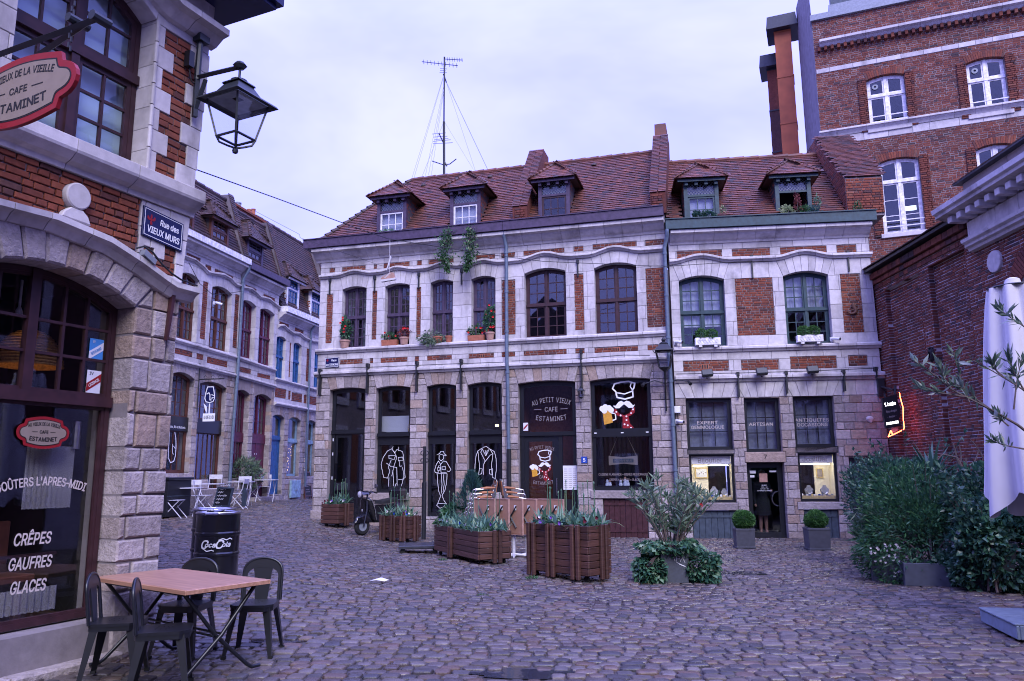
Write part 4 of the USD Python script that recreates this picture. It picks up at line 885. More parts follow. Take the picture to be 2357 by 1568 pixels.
 t.add('dormer_roof',(np.array([A_,B_,Pk,C1,C2,Pb]) - [0,0,.03],np.array([[0,1,2],[0,2,5],[0,5,3],[1,5,2],[1,4,5],[0,4,1],[0,3,4]])),'roof_tile_dark',parent=d,world=True)
 ms = []
 def face(a,b,c,e_=None):
  ax = (b - a) / np.linalg.norm(b - a); n_ = np.cross(b - a,c - a); n_ /= np.linalg.norm(n_); up_ = np.cross(n_,ax)
  pts = [a,b] + ([e_,c] if e_ is not None else [c]); return a,ax,up_,Polygon([((p - a) @ ax,(p - a) @ up_) for p in pts])
 for f in (face(A_,B_,Pk),face(C1,A_,Pb,Pk),face(B_,C2,Pk,Pb)):
  ms += tiles(f[0],f[1],f[2],f[3].buffer(.05),rng,wd=.15,ex=.10,ln=.15,lift=.02)
 lay_meshes(t,'dormer_tile',ms,tile,limit=limit,rest='dormer_tiling',parent=d)
 hp = []
 for s in (A_,B_):
  n_ = 8
  for k in range(n_):
   p0,p1 = s + (Pk - s) * k / n_,s + (Pk - s) * (k + 1.15) / n_; hp.append(tube([p0 + [0,0,.035],p1 + [0,0,.015]],[.062,.048],6))
 for k in range(5):
  p0,p1 = Pk + (Pb - Pk) * k / 5,Pk + (Pb - Pk) * (k + 1.1) / 5; hp.append(tube([p0 + [0,0,.03],p1 + [0,0,.015]],[.06,.05],6))
 for x in hp: t.add('hip_tile',x,tile,parent=d,world=True)

 W = [slab(sbox(uc - e + .03,ve - .10,uc + e - .03,ve - .03),Wf - .07,Wf - .03)]
 t.add('eaves_board',fr.W(cat(W)),mfr,parent=d,world=True)
 for k in range(brackets):
  u = uc - h + .07 + (2 * h - .14) * k / max(1,brackets - 1)
  t.add('bracket',fr.W(slab(sbox(u - .045,v1 - .20,u + .045,v1 - .05),wf - .01,wf + over * .55)),mfr,parent=d,world=True)
 return d
S = SS
def ground_v(fr,u): q = fr.at(u,0); return gh(q[0],q[1])
# ---- a: the wine bar
A = Thing('street_house','white stone house with brown windows above a wine shop in the left street','building',S.at(-.7,.8),rz=S.yaw)
fr_poly = Polygon([(-4.4,.3),(.86,.3),(.90,8.66),(-4.4,8.66)])
aw = [arch_poly(-4.0,-3.1,5.66,7.58,.12),arch_poly(-2.32,-1.38,5.66,7.58,.12),arch_poly(-.70,.42,5.62,7.56,.12)]
ag = [arch_poly(-4.0,-2.9,1.72,4.52,.14),arch_poly(-2.50,-1.32,1.72,4.52,.14),arch_poly(-1.03,.40,.95,4.43,.12)]
hole_wall(A,S,fr_poly,aw + ag)
def band_free(lo,hi,u0,u1): return Polygon([(u0,lo),(u1,lo),(u1,hi),(u0,hi)])
def brick_strip(u0,u1,v0,v1): return sbox(u0,v0,u1,v1)
abr = [brick_strip(-1.18,-.92,5.82,7.64),brick_strip(.62,.86,5.82,7.64),brick_strip(-2.9,-2.65,5.82,7.64)] + [sbox(-2.33,5.18,-1.50,5.34),sbox(-1.28,5.17,-.95,5.34),sbox(-.74,5.12,.38,5.31),sbox(-3.6,5.18,-2.6,5.34)] + [sbox(-1.13,8.06,-.82,8.20),sbox(-.62,8.06,.43,8.18),sbox(-2.1,8.2,-1.4,8.30)]
panel_bricks(A,S,abr,rng,limit=150)
vz = []
for o in aw: u0,v0,u1,v1 = o.bounds; vz += voussoirs(u0,u1,v1 - .12,.12,lambda u: 7.98,5,spread=.05)
lay(A,S,'voussoir',vz,'limestone',-.3,.004,rng,bev=.004,jit=.001)
upreg = Polygon([(-4.4,5.02),(.87,4.98),(.9,8.42),(-4.4,8.42)]).difference(unary_union(aw + abr + vz).buffer(.004))
stones(A,S,upreg,[5.0,5.18,5.34,5.50,5.66,6.05,6.44,6.83,7.22,7.61,7.98,8.06,8.2,8.42],rng,limit=220)
mould(A,S,[(-4.4,8.0),(-2.9,8.0),(-2.3,8.08),(-1.75,8.10),(-1.3,8.0),(-1.05,7.9),(-.7,7.94),(-.2,8.03),(.2,8.0),(.55,7.88),(.86,7.9)],LEDGE(.10,.10),.45,'moulding_stone','limestone',rng)
mould(A,S,[(-4.4,5.54),(.86,5.44)],LEDGE(.09,.11),.7,'ledge_stone','limestone',rng)
mould(A,S,[(-4.4,4.94),(.86,4.84)],LEDGE(.11,.11),.7,'ledge_stone','limestone',rng)
mould(A,S,[(-4.4,8.38),(.88,8.38)],CORN(.30,.30),.7,'cornice_stone','limestone',rng)
A.add('gutter',S.W(slab(sbox(-4.4,8.69,.92,8.88),.0,.36)),'paint_white',world=True)
gv = []
for o,c in zip(ag,(4.52,4.52,4.43)): u0,v0,u1,v1 = o.bounds; gv += voussoirs(u0,u1,c,v1 - c,lambda u: 4.92,5,spread=.06)
lay(A,S,'voussoir',gv,'rubble_stone',-.3,.002,rng,bev=.006,jit=.003)
greg = Polygon([(-4.4,.3),(.87,.3),(.87,4.86),(-4.4,4.95)]).difference(unary_union(ag + gv).buffer(.005))
stones(A,S,greg,[.3 + .21 * i for i in range(23)],rng,lens=(.22,.5),joint=.014,m='rubble_stone',w=.004,bev=.008,jit=.006,wob=.01,name='rubble',limit=220,rest='rubblework')
for o in aw: window(A,S,o,'paint_brown',depth=.16,fw=.05,transom=6.62,mull=True,grid=(2,3,3),curtain=[('curtain_grey',(.05,.95),(.02,.95))],rng=rng,room_d=.4)
for o in ag[:2]:
 w_ = window(A,S,o,'paint_brown',depth=.16,fw=.06,transom=3.16,mull=False,tw=.42,grid=(4,3,1),room='dim_room',room_d=.9,rng=rng)
 u0,v0,u1,v1 = o.bounds
 A.add('fascia',S.W(slab(sbox(u0,2.95,u1,3.37),-.20,-.12)),'shop_black',parent=w_,world=True); A.add('curtain',S.W(slab(sbox(u0 + .1,3.4,u1 - .1,4.4),-.34,-.33)),'curtain_grey',parent=w_,world=True)
u0,v0,u1,v1 = ag[2].bounds
w_ = window(A,S,ag[2],'paint_brown',depth=.16,fw=.06,transom=3.16,mull=False,tw=.42,grid=(5,3,1),room='dark_room',room_d=.9,rng=rng,label='doorway of the wine shop with glazed light above')
A.add('fascia',S.W(slab(sbox(u0,2.95,u1,3.37),-.20,-.10)),'shop_black',parent=w_,world=True); A.add('curtain',S.W(slab(sbox(u0 + .1,3.42,u1 - .1,4.3),-.34,-.33)),'curtain_grey',parent=w_,world=True)
A.add('door',S.W(slab(sbox(u0 + .42,.9,u1 - .12,2.94).difference(sbox(u0 + .52,1.1,u1 - .22,2.8)),-.30,-.24)),'paint_brown',parent=w_,world=True); A.add('side_light',S.W(slab(sbox(u0 + .05,1.5,u0 + .38,2.9),-.24,-.235)),'pane',parent=w_,world=True)
A.add('door_step',S.W(piece(sbox(-2.6,.3,-.15,1.25),-.2,.42,.02)),'rubble_stone',world=True); A.add('door_step',S.W(piece(sbox(-2.6,1.255,-.75,1.52),-.2,.30,.02)),'rubble_stone',world=True)
A.add('lettering',S.W(text_on('Vignerons, Bio et Naturels',-1.93,3.06,.075,-.118,width=.95)),'letter_white',world=True)
A.add('bottle_display',S.W(cat([tube([(-2.3 + .1 * i,1.78,-.4),(-2.3 + .1 * i,1.98 + .06 * (i % 3 == 0),-.4),(-2.3 + .1 * i,2.06,-.4)],[.035,.035,.014],7) for i in range(8)])),'paint_green',world=True,kind='stuff')
face_ = [(-2.12,2.90),(-2.12,2.40),(-2.10,2.15),(-1.98,2.02),(-1.84,2.06),(-1.78,2.22),(-1.78,2.5),(-1.82,2.75),(-1.88,2.9)]
A.add('glass_drawing',S.W(cat([ribbon(face_,.03,-.155),ribbon([(-1.94,2.55),(-1.92,2.3),(-1.88,2.26)],.025,-.155),ribbon([(-1.90,2.5),(-1.82,2.44)],.025,-.155)])),'letter_white',world=True)
# its roof: eaves to ridge, dormers
def gable_roof(t,fr,u0,u1,v0,pitch,run,m,rng,limit=200,w0=.05,hip_l=0,hip_r=0,cut=None,**kw):
 L_ = run / math.cos(math.radians(pitch)); p = Polygon([(u0,0),(u1,0),(u1 - hip_r,L_),(u0 + hip_l,L_)])
 if cut is not None: p = p.difference(cut)
 tiled(t,fr,v0,w0,pitch,p,rng,m=m,limit=limit,**kw)
 vr = v0 + run * math.tan(math.radians(pitch)); back = fr.at(0,0,w0 - 2 * run)
 V = np.array([fr.at(u0 + hip_l,vr,w0 - run),fr.at(u1 - hip_r,vr,w0 - run),fr.at(u1,v0,w0 - 2 * run),fr.at(u0,v0,w0 - 2 * run)]); t.add('roof_back',(V,tri([[0,1,2,3]])),'roof_tile_dark',world=True)
 n_ = max(2,int((u1 - u0 - hip_l - hip_r) / .42))
 for k in range(n_):
  a,b = u0 + hip_l + (u1 - u0 - hip_l - hip_r) * np.array([k,k + 1.04]) / n_; t.add('ridge_tile',tube([fr.at(a,vr + .02,w0 - run),fr.at(b,vr + .035,w0 - run)],[.085,.095],8),m,world=True)
 return vr
def parapet(t,fr,u0,u1,v0,pitch,run,rise,m_side='brick_dark',m_top='roof_tile_dark',rng=rng,w0=.05,ext=.0,limit=120,hor=None):
 """a raised party wall that follows the roof slope, tiled on top"""
 a = math.radians(pitch); nrm = np.array([0,math.cos(a),math.sin(a)]); L_ = run / math.cos(a) + ext
 pts = [(w0,v0),(w0 - L_ * math.cos(a),v0 + L_ * math.sin(a))]
 prof = [(w0,v0 - .1),(w0 + rise * .15,v0 + rise),(pts[1][0] + rise * math.sin(a) * .6,pts[1][1] + rise * 1.05),(pts[1][0] - .5,pts[1][1] + rise * 1.05),(pts[1][0] - .5,pts[1][1] - 1.6)]
 V = np.array([fr.at(u,v,w) for u in (u0,u1) for w,v in prof]); n_ = len(prof); k = np.arange(n_); k2 = np.roll(k,-1); _,tt = earc([np.array(prof)])
 t.add('party_wall',(V,np.vstack([tt,tt[:,::-1] + n_,np.c_[k,k2,k2 + n_],np.c_[k,k2 + n_,k + n_]])),m_side,world=True)
 A0,A1 = np.array([prof[1][0],prof[1][1]]),np.array([prof[2][0],prof[2][1]]); Lx = np.linalg.norm(A1 - A0); up_ = (A1 - A0) / Lx; up3 = up_[0] * fr.n + np.array([0,0,up_[1]])
 nn = np.cross(fr.d,up3); ms = []
 for i in range(int(Lx / .088)):
  for a,b in ((-.02,(u1 - u0) / 2 + .01 * rng.normal()),((u1 - u0) / 2 + .012,u1 - u0 + .02)):
   z = .02 + .006 * rng.random(); vb = i * .088 + .004 * rng.normal(); P = np.array([(a,vb,z),(b,vb,z),(b,vb + .12,0),(a,vb + .12,0)]); P = np.vstack([P,P + [0,0,.022]]); ms.append((fr.at(u0,A0[1] + .01,A0[0]) + P[:,:1] * fr.d + P[:,1:2] * up3 + P[:,2:] * nn,_BQ))
 lay_meshes(t,'verge_tile',ms,m_top,limit=limit,rest='verge_tiling')
gable_roof(A,S,-4.4,.9,8.80,70,.82,'roof_tile_dark',rng,limit=100)
hip_dormer(A,S,-.42,1.0,8.90,9.86,10.5,-.02,'paint_brown',side='render_grey',over=.20,grid=(3,3,2),sash='paint_brown',lead=False,brackets=0,tile='roof_tile_dark',rng=rng,limit=30)
hip_dormer(A,S,-2.3,1.0,8.90,9.86,10.5,-.02,'paint_brown',side='render_grey',over=.20,grid=(3,3,2),sash='paint_brown',lead=False,brackets=0,tile='roof_tile_dark',rng=rng,limit=30)
parapet(A,S,.86,1.12,8.80,70,.82,.22,'render_grey',rng=rng,limit=40)
# ---- b: house with wine red windows and door
B = Thing('street_house','white stone house with wine red windows and purple gutter in the left street','building',S.at(2.2,.78),rz=S.yaw)
bp = Polygon([(.88,.3),(3.42,.3),(3.50,8.5),(.90,8.55)])
bw = [arch_poly(1.0,1.95,5.60,7.48,.10),arch_poly(2.22,3.22,5.52,7.44,.10)]; bg = [arch_poly(.92,1.82,1.55,4.36,.12),arch_poly(2.12,3.26,.86,4.32,.14)]
hole_wall(B,S,bp,bw + bg)
bbr = [sbox(.93,5.08,1.82,5.24),sbox(2.24,5.04,3.12,5.18),sbox(1.2,7.98,1.9,8.10),sbox(2.4,7.94,3.2,8.05)]
panel_bricks(B,S,bbr,rng,limit=120)
vz = []
for o in bw: u0,v0,u1,v1 = o.bounds; vz += voussoirs(u0,u1,v1 - .10,.10,lambda u: 7.82,5,spread=.05)
lay(B,S,'voussoir',vz,'limestone',-.3,.004,rng,bev=.004,jit=.001)
stones(B,S,Polygon([(.9,4.9),(3.44,4.8),(3.5,8.22),(.9,8.25)]).difference(unary_union(bw + bbr + vz).buffer(.004)),[4.8,5.06,5.22,5.42,5.60,5.98,6.36,6.74,7.12,7.5,7.82,7.96,8.1,8.3],rng,limit=160)
mould(B,S,[(.9,7.86),(1.2,7.92),(1.5,7.95),(1.85,7.88),(2.1,7.80),(2.4,7.84),(2.72,7.86),(3.1,7.78),(3.5,7.72)],LEDGE(.10,.10),.4,'moulding_stone','limestone',rng)
mould(B,S,[(.87,5.46),(3.42,5.34)],LEDGE(.09,.11),.6,'ledge_stone','limestone',rng); mould(B,S,[(.87,4.85),(3.42,4.76)],LEDGE(.11,.11),.6,'ledge_stone','limestone',rng)
mould(B,S,[(.92,8.24),(3.5,8.22)],CORN(.28,.32),.6,'cornice_stone','limestone',rng)
B.add('gutter',S.W(slab(sbox(.93,8.58,3.62,8.80),.0,.36)),'paint_purple',world=True)
gv = []
for o,c in zip(bg,(4.36,4.32)): u0,v0,u1,v1 = o.bounds; gv += voussoirs(u0,u1,c,v1 - c,lambda u: 4.82,5,spread=.06)
lay(B,S,'voussoir',gv,'old_render',-.3,.002,rng,bev=.003,jit=.001)
pl_ = Polygon([(1.83,.3),(2.11,.3),(2.11,4.6),(1.83,4.6)])
stones(B,S,Polygon([(.88,.3),(3.42,.3),(3.43,4.78),(.88,4.86)]).difference(unary_union(bg + gv).buffer(.005)),[.3 + .24 * i for i in range(20)],rng,lens=(.26,.5),joint=.012,m='rubble_stone',w=.004,bev=.008,jit=.006,wob=.01,name='rubble',limit=160,rest='rubblework')
for o,tr_ in zip(bw,(6.58,6.52)): window(B,S,o,'paint_wine',depth=.18,fw=.05,transom=tr_,mull=True,grid=(2,3,3),rng=rng,room='dark_room',room_d=.4,curtain=[('curtain_grey',(.1,.9),(.02,.9))])
window(B,S,bg[0],'paint_wine',depth=.2,fw=.06,transom=2.90,mull=True,tw=.30,grid=(2,3,3),rng=rng,curtain=[('curtain_grey',(.05,.95),(.02,.95))])
w_ = window(B,S,bg[1],'paint_wine',depth=.2,fw=.06,transom=2.90,mull=True,tw=.30,grid=(2,3,1),rng=rng,label='wine red door under a glazed light')
for k in range(2): B.add('door_leaf',S.W(piece(sbox(2.18 + .53 * k,.9,2.69 + .53 * k,2.76),-.30,-.19,.01)),'paint_wine',parent=w_,world=True)
B.add('door_notice',S.W(cat([slab(sbox(2.42 + (i % 2) * .2,1.45 + .3 * i,2.56 + (i % 2) * .2,1.50 + .3 * i),-.19,-.186) for i in range(4)])),'paper_white',parent=w_,world=True,kind='stuff')
B.add('door_step',S.W(piece(sbox(2.0,.3,3.4,.9),-.2,.25,.02)),'rubble_stone',world=True)
gable_roof(B,S,1.1,3.6,8.70,70,.80,'roof_tile_dark',rng,limit=100)
hip_dormer(B,S,1.74,1.05,8.84,9.78,10.55,-.02,'paint_purple',side='brick',over=.22,grid=(3,3,2),sash='paint_purple',lead=False,brackets=0,tile='roof_tile_dark',rng=rng,limit=30)
parapet(B,S,3.45,3.75,8.7,70,.80,.2,'render_grey',rng=rng,limit=40)
# ---- c: house with blue windows
C_ = Thing('street_house','lower white stone house with bright blue windows and a blue door in the left street','building',S.at(5,.76),rz=S.yaw)
cp_ = Polygon([(3.45,.3),(8.2,.3),(8.2,7.5),(3.5,7.55)])
cw = [arch_poly(3.50,4.14,5.15,6.66,.07),arch_poly(4.76,5.40,5.15,6.62,.07),arch_poly(6.55,7.25,5.15,6.62,.07)]; cg = [arch_poly(3.40,4.28,.96,3.72,.10),arch_poly(4.62,5.56,1.60,3.70,.11),arch_poly(6.02,6.90,1.60,3.68,.11)]
hole_wall(C_,S,cp_,cw + cg)
cbr = [sbox(3.52,4.46,4.32,4.80),sbox(4.50,4.46,4.68,4.78),sbox(4.75,4.42,5.6,4.75),sbox(5.75,4.42,5.98,4.74),sbox(6.1,4.42,6.9,4.74),sbox(4.46,5.3,4.56,6.6),sbox(5.85,5.3,6.2,6.6),sbox(3.6,7.16,4.3,7.28),sbox(4.8,7.14,5.5,7.26)]
panel_bricks(C_,S,cbr,rng,limit=140)
vz = []
for o in cw: u0,v0,u1,v1 = o.bounds; vz += voussoirs(u0,u1,v1 - .07,.07,lambda u: 6.98,5,spread=.05)
lay(C_,S,'voussoir',vz,'limestone',-.3,.004,rng,bev=.004,jit=.001)
stones(C_,S,Polygon([(3.47,4.2),(8.2,4.1),(8.2,7.4),(3.5,7.4)]).difference(unary_union(cw + cbr + vz).buffer(.004)),[4.1,4.44,4.78,4.95,5.15,5.52,5.89,6.26,6.63,6.98,7.14,7.28,7.45],rng,limit=160)
mould(C_,S,[(3.5,7.02),(3.85,7.10),(4.25,7.0),(4.6,6.94),(5.08,7.02),(5.5,6.92),(6.2,6.9),(6.9,6.98),(7.6,6.88),(8.2,6.88)],LEDGE(.10,.10),.4,'moulding_stone','limestone',rng)
mould(C_,S,[(3.45,5.06),(8.2,4.95)],LEDGE(.09,.09),.6,'ledge_stone','limestone',rng); mould(C_,S,[(3.45,4.14),(8.2,4.1)],LEDGE(.11,.12),.6,'ledge_stone','limestone',rng)
mould(C_,S,[(3.52,7.36),(8.2,7.36)],CORN(.28,.26),.7,'cornice_stone','limestone',rng); C_.add('gutter',S.W(slab(sbox(3.55,7.63,8.2,7.84),.0,.34)),'paint_white',world=True)
gv = []
for o,c in zip(cg,(3.72,3.70,3.68)): u0,v0,u1,v1 = o.bounds; gv += voussoirs(u0,u1,c,v1 - c,lambda u: 4.14,5,spread=.06)
lay(C_,S,'voussoir',gv,'rubble_stone',-.3,.002,rng,bev=.006,jit=.003)
stones(C_,S,Polygon([(3.44,.3),(8.2,.3),(8.2,4.12),(3.44,4.18)]).difference(unary_union(cg + gv).buffer(.005)),[.3 + .2 * i for i in range(20)],rng,lens=(.2,.42),joint=.014,m='rubble_stone',w=.004,bev=.008,jit=.006,wob=.01,name='rubble',limit=160,rest='rubblework')
for o in cw: window(C_,S,o,'paint_blue',depth=.12,fw=.05,transom=5.98,mull=True,grid=(2,3,2),rng=rng,curtain=[('curtain_grey',(.1,.9),(.02,.9))])
w_ = window(C_,S,cg[0],'paint_blue',depth=.16,fw=.05,transom=2.98,mull=False,tw=.12,grid=(1,1,1),rng=rng,label='blue plank door with a light above')
for k in range(5): C_.add('door_plank',S.W(piece(sbox(3.45 + .156 * k,.96,3.602 + .156 * k,2.90),-.26,-.17,.008)),'paint_blue',parent=w_,world=True)
for o in cg[1:]:
 window(C_,S,o,'paint_bluegrey',depth=.15,fw=.05,transom=2.92,mull=False,tw=.12,grid=(1,1,1),rng=rng,room='brick_dark',room_d=.5)
lights = []
for o in cg[1:]:
 u0,v0,u1,v1 = o.bounds; t = Thing('fairy_lights','string of tiny warm fairy lights inside the pale blue framed window, %s of the two' % ('nearer' if u0 < 5 else 'farther'),'fairy lights',S.at((u0 + u1) / 2,2.2,-.3),rz=S.yaw)
 k_ = np.arange(34); x = u0 + .12 + (u1 - u0 - .24) * (.5 + .5 * np.sin(k_ * 1.7) * (1 - .5 * (k_ > 12))); y = 2.75 - .03 * k_
 t.add('cord',tube([S.at(a,b,-.30) for a,b in zip(x,y)],.004,4),'cable_black',world=True); t.add('bulb',cat([lathe([(0,-.014),(.014,0),(0,.014)],5,S.at(a,b,-.29)) for a,b in zip(x,y)]),'lamp_warm_soft',world=True,kind='stuff')
t = Thing('wall_cabinet','pale blue metal service cabinet low on the street wall','cabinet',S.at(5.2,ground_v(S,5.2),.05),rz=S.yaw)
for k in range(2): t.add('door',S.W(piece(sbox(4.85 + .37 * k,.80,5.21 + .37 * k,1.44),.02,.10,.01)),'paint_bluegrey',world=True)
t.add('latch',S.W(slab(sbox(5.17,1.05,5.27,1.10),.10,.13)),'lead_grey',world=True)
gable_roof(C_,S,3.75,8.2,7.74,70,1.36,'roof_tile_dark',rng,limit=120)
hip_dormer(C_,S,4.57,.98,7.95,9.11,9.8,-.02,'paint_white',side='brick',over=.22,grid=(3,3,2),sash='paint_blue',lead=False,brackets=0,tile='roof_tile_dark',rng=rng,limit=30,trans=.66)
hip_dormer(C_,S,6.52,.98,7.93,9.05,9.7,-.02,'paint_white',side='brick',over=.22,grid=(3,3,2),sash='paint_blue',lead=False,brackets=0,tile='roof_tile_dark',rng=rng,limit=30,trans=.66)
# ---- chimney stack, big dark roof beyond
def px3(k,x,y,fr,w): u,v = fr.z(k,x,y,w); return fr.at(u,v,w),u,v
_,u1_,v1_ = px3('X4',630,320,S,-1.0); _,u2_,v2_ = px3('X4',955,370,S,-1.0); _,u3_,v3_ = px3('X4',950,500,S,-1.0)
t = Thing('chimney_stack','broad brick chimney stack with clay and metal pots above the street roofs','chimney',S.at((u1_ + u2_) / 2,v3_ - 1,-1.5),rz=S.yaw)
t.add('core',S.W(slab(sbox(u1_ + .02,v3_ - 1.5,u2_ - .02,v1_ - .02),-1.8,-1.02)),'mortar_grey',world=True)
lay(t,S,'brick',brick_rects(sbox(u1_,v3_ - 1.4,u2_,v1_),rng,h=.072),'brick_red',-1.06,-1.00,rng,jit=.004,limit=120)
t.add('side_brick',(lambda m: (m[0],m[1]))(S.W(slab(sbox(u2_ - .02,v3_ - 1.4,u2_ + .005,v1_),-1.8,-1.01))),'brick_dark',world=True)
t.add('cap',S.W(slab(sbox(u1_ - .04,v1_,u2_ + .04,v1_ + .08),-1.84,-.96)),'brick_red',world=True)
for k,(fx,m,h_,r_) in enumerate(((.38,'lead_grey',.30,.12),(.48,'terracotta',.16,.07),(.74,'terracotta',.30,.09),(.88,'terracotta',.42,.085))):
 c = S.at(u1_ + (u2_ - u1_) * fx,v1_ + .08,-1.4); t.add('chimney_pot',lathe([(r_,0),(r_ * .9,h_),(r_ * 1.05,h_),(r_ * 1.05,h_ + .04),(0,h_ + .05)],10,c),m,world=True,smooth=40)
parapet(C_,S,8.2,8.5,7.74,70,1.36,.30,'render_grey',rng=rng,limit=40)
C_.add('side_wall',S.W(slab(sbox(8.0,.2,8.2,7.7),-6,-.5)),'old_render',world=True)
pipe_thing(S,[(.93,8.72,.30),(.90,8.5,.26),(.86,8.2,.10),(.84,5.0,.10),(.74,3.0,.10),(.72,.85,.10)],'grey drainpipe between the brown windowed and wine red houses')
pipe_thing(S,[(6.0,7.66,.30),(5.98,7.5,.2),(5.95,7.3,.09),(5.95,1.2,.09)],'grey drainpipe beside the fairy light window in the left street',r=.045)
# hanging wine bar sign
t = Thing('shop_sign','dark blue hanging sign with a wine glass face on the left street','sign',S.at(-.9,4.2,.3),rz=S.yaw)
fN = S.sub(-1.16); _u = lambda x,y: fN.z('X5',x,y)
g0,g1,gb,gt = _u(400,400),_u(500,400),_u(445,480),_u(450,325)
cu,W_ = (g0[0] + g1[0]) / 2,abs(g1[0] - g0[0]); vt,vb = gt[1],gb[1]; H_ = vt - vb
gls = Polygon([(cu - .30 * W_,vt),(cu - .44 * W_,vt - .4 * H_),(cu - .5 * W_,vb + .3 * H_),(cu - .36 * W_,vb + .07 * H_),(cu,vb),(cu + .36 * W_,vb + .07 * H_),(cu + .5 * W_,vb + .3 * H_),(cu + .44 * W_,vt - .4 * H_),(cu + .30 * W_,vt)])
t.add('glass_board',fN.W(slab(gls,-.012,.012)),'sign_navy',world=True); t.add('rim',fN.W(slab(gls.buffer(-.01).difference(gls.buffer(-.035)),.012,.016)),'letter_white',world=True)
t.add('face_line',fN.W(cat([ribbon([(cu - .28 * W_,vb + .55 * H_),(cu - .1 * W_,vb + .62 * H_),(cu,vb + .5 * H_),(cu + .02 * W_,vb + .2 * H_),(cu + .14 * W_,vb + .2 * H_)],.025,.012),ribbon([(cu + .16 * W_,vb + .5 * H_),(cu + .38 * W_,vb + .44 * H_)],.025,.012),ribbon([(cu + .18 * W_,vb + .3 * H_),(cu + .32 * W_,vb + .34 * H_)],.03,.012)])),'letter_white',world=True)
t.add('stem',fN.W(slab(sbox(cu - .015,vb - .30,cu + .015,vb),-.01,.01)),'letter_white',world=True); t.add('leaf',fN.W(slab(Polygon([(cu - .08,vb - .28),(cu - .38 * W_,vb - .18),(cu - .52 * W_,vb - .0),(cu - .25 * W_,vb - .10)]),-.01,.01)),'letter_white',world=True)
pv = vb - .30; t.add('name_plate',fN.W(slab(sbox(cu - .52 * W_,pv - .24,cu + .52 * W_,pv),-.014,.014)),'letter_white',world=True); t.add('lettering',fN.W(text_on('AU GR\u00c9 DU VIN',cu,pv - .12,.10,.014,width=.9 * W_,bold=True)),'sign_navy',world=True)
a0 = _u(355,265); t.add('bracket',fN.W(cat([tube([(.03,a0[1],0),(max(cu + .5 * W_,.9),a0[1],0)],.018,5),tube([(.04,a0[1] + .5,0),(.04,a0[1] - 1.0,0)],.018,5)] + [tube([(cu - .2 + .25 * i + .05 * math.cos(q_),a0[1] + .06 + .05 * math.sin(q_),0) for q_ in np.linspace(0,5.5,9)],.008,4) for i in range(3)] + [tube([(cu + s_ * .1,a0[1],0),(cu + s_ * .1,vt,0)],.006,4) for s_ in (-1,1)])),'iron_black',world=True)
# == MAIN ROW: two houses under one purple gutter, and the jeweller's
rng = np.random.default_rng(41)
F = AB
def base_v(u): return float(np.interp(u,[-10.3,-.4,.3],[.38,0,0])) - .25
def row_house(u0,u1,lab,left_end=False,right_end=False):
 return Thing('row_house',lab,'building',F.at((u0 + u1) / 2,.1),rz=F.yaw)
HA = row_house(-10.2,-4.25,'long stone and brick house with a clothes shop below, at the street corner')
HB = row_house(-4.25,.22,'stone and brick house of the cafe with the cook drawn on its window')
# openings: upper windows, ground floor
wa = [arch_poly(-9.44,-8.65,5.36,7.16,.08),arch_poly(-8.03,-7.25,5.36,7.15,.08),arch_poly(-6.58,-5.90,5.36,7.17,.07),arch_poly(-5.32,-4.61,5.36,7.18,.07)]
wb = [arch_poly(-3.74,-2.56,5.36,7.22,.12),arch_poly(-1.74,-.60,5.36,7.22,.12)]
ga = [arch_poly(-9.74,-8.60,.12,4.11,.06),arch_poly(-8.24,-7.18,1.12,4.11,.06),arch_poly(-6.66,-5.79,.48,4.11,.06),arch_poly(-5.43,-4.44,1.15,4.11,.06)]
gb = [arch_poly(-3.95,-2.36,.05,4.08,.07),arch_poly(-1.94,-.34,1.19,4.08,.07)]
cel = sbox(-1.66,-.02,-.52,.97)
for H,x0,x1,ops in ((HA,-10.2,-4.255,wa + ga),(HB,-4.245,.22,wb + gb + [cel])):
 hole_wall(H,F,Polygon([(x0,base_v(x0)),(x1,base_v(x1)),(x1,8.6),(x0,8.6)]),ops)
ba = [sbox(-9.96,5.55,-9.76,7.06),sbox(-8.44,5.58,-8.30,7.05),sbox(-7.02,5.58,-6.89,7.06),sbox(-4.41,5.5,-4.26,7.08)] + [sbox(-9.46,4.88,-8.72,5.02),sbox(-8.47,4.88,-8.38,5.02),sbox(-8.13,4.87,-7.29,5.01),sbox(-7.05,4.87,-6.93,5.01),sbox(-6.67,4.87,-5.92,5.01),sbox(-5.40,4.87,-4.66,5.0),sbox(-4.42,4.87,-4.26,5.0)] + [sbox(-9.9,7.74,-9.72,7.87),sbox(-9.48,7.74,-8.70,7.88),sbox(-8.42,7.74,-8.33,7.88),sbox(-8.1,7.74,-7.27,7.88),sbox(-7.03,7.74,-6.88,7.88),sbox(-6.66,7.74,-5.88,7.88),sbox(-5.2,7.75,-4.62,7.89),sbox(-4.42,7.74,-4.26,7.89)]
bb = [sbox(-4.24,5.5,-4.02,7.08),sbox(-2.31,5.52,-2.06,7.10),sbox(-.34,5.48,.18,7.10)] + [sbox(-4.24,4.87,-4.04,5.0),sbox(-3.78,4.87,-2.57,5.0),sbox(-2.32,4.87,-2.07,5.0),sbox(-1.79,4.86,-.62,5.0),sbox(-.36,4.86,-.08,5.0)] + [sbox(-4.24,7.75,-4.02,7.88),sbox(-3.76,7.76,-2.58,7.89),sbox(-2.31,7.76,-2.04,7.90),sbox(-1.77,7.77,-.56,7.91),sbox(-.32,7.75,.18,7.90)]
vents = {id(HA): [sbox(-5.10,4.88,-4.93,4.99)],id(HB): [sbox(-1.29,4.87,-1.10,4.99)]}
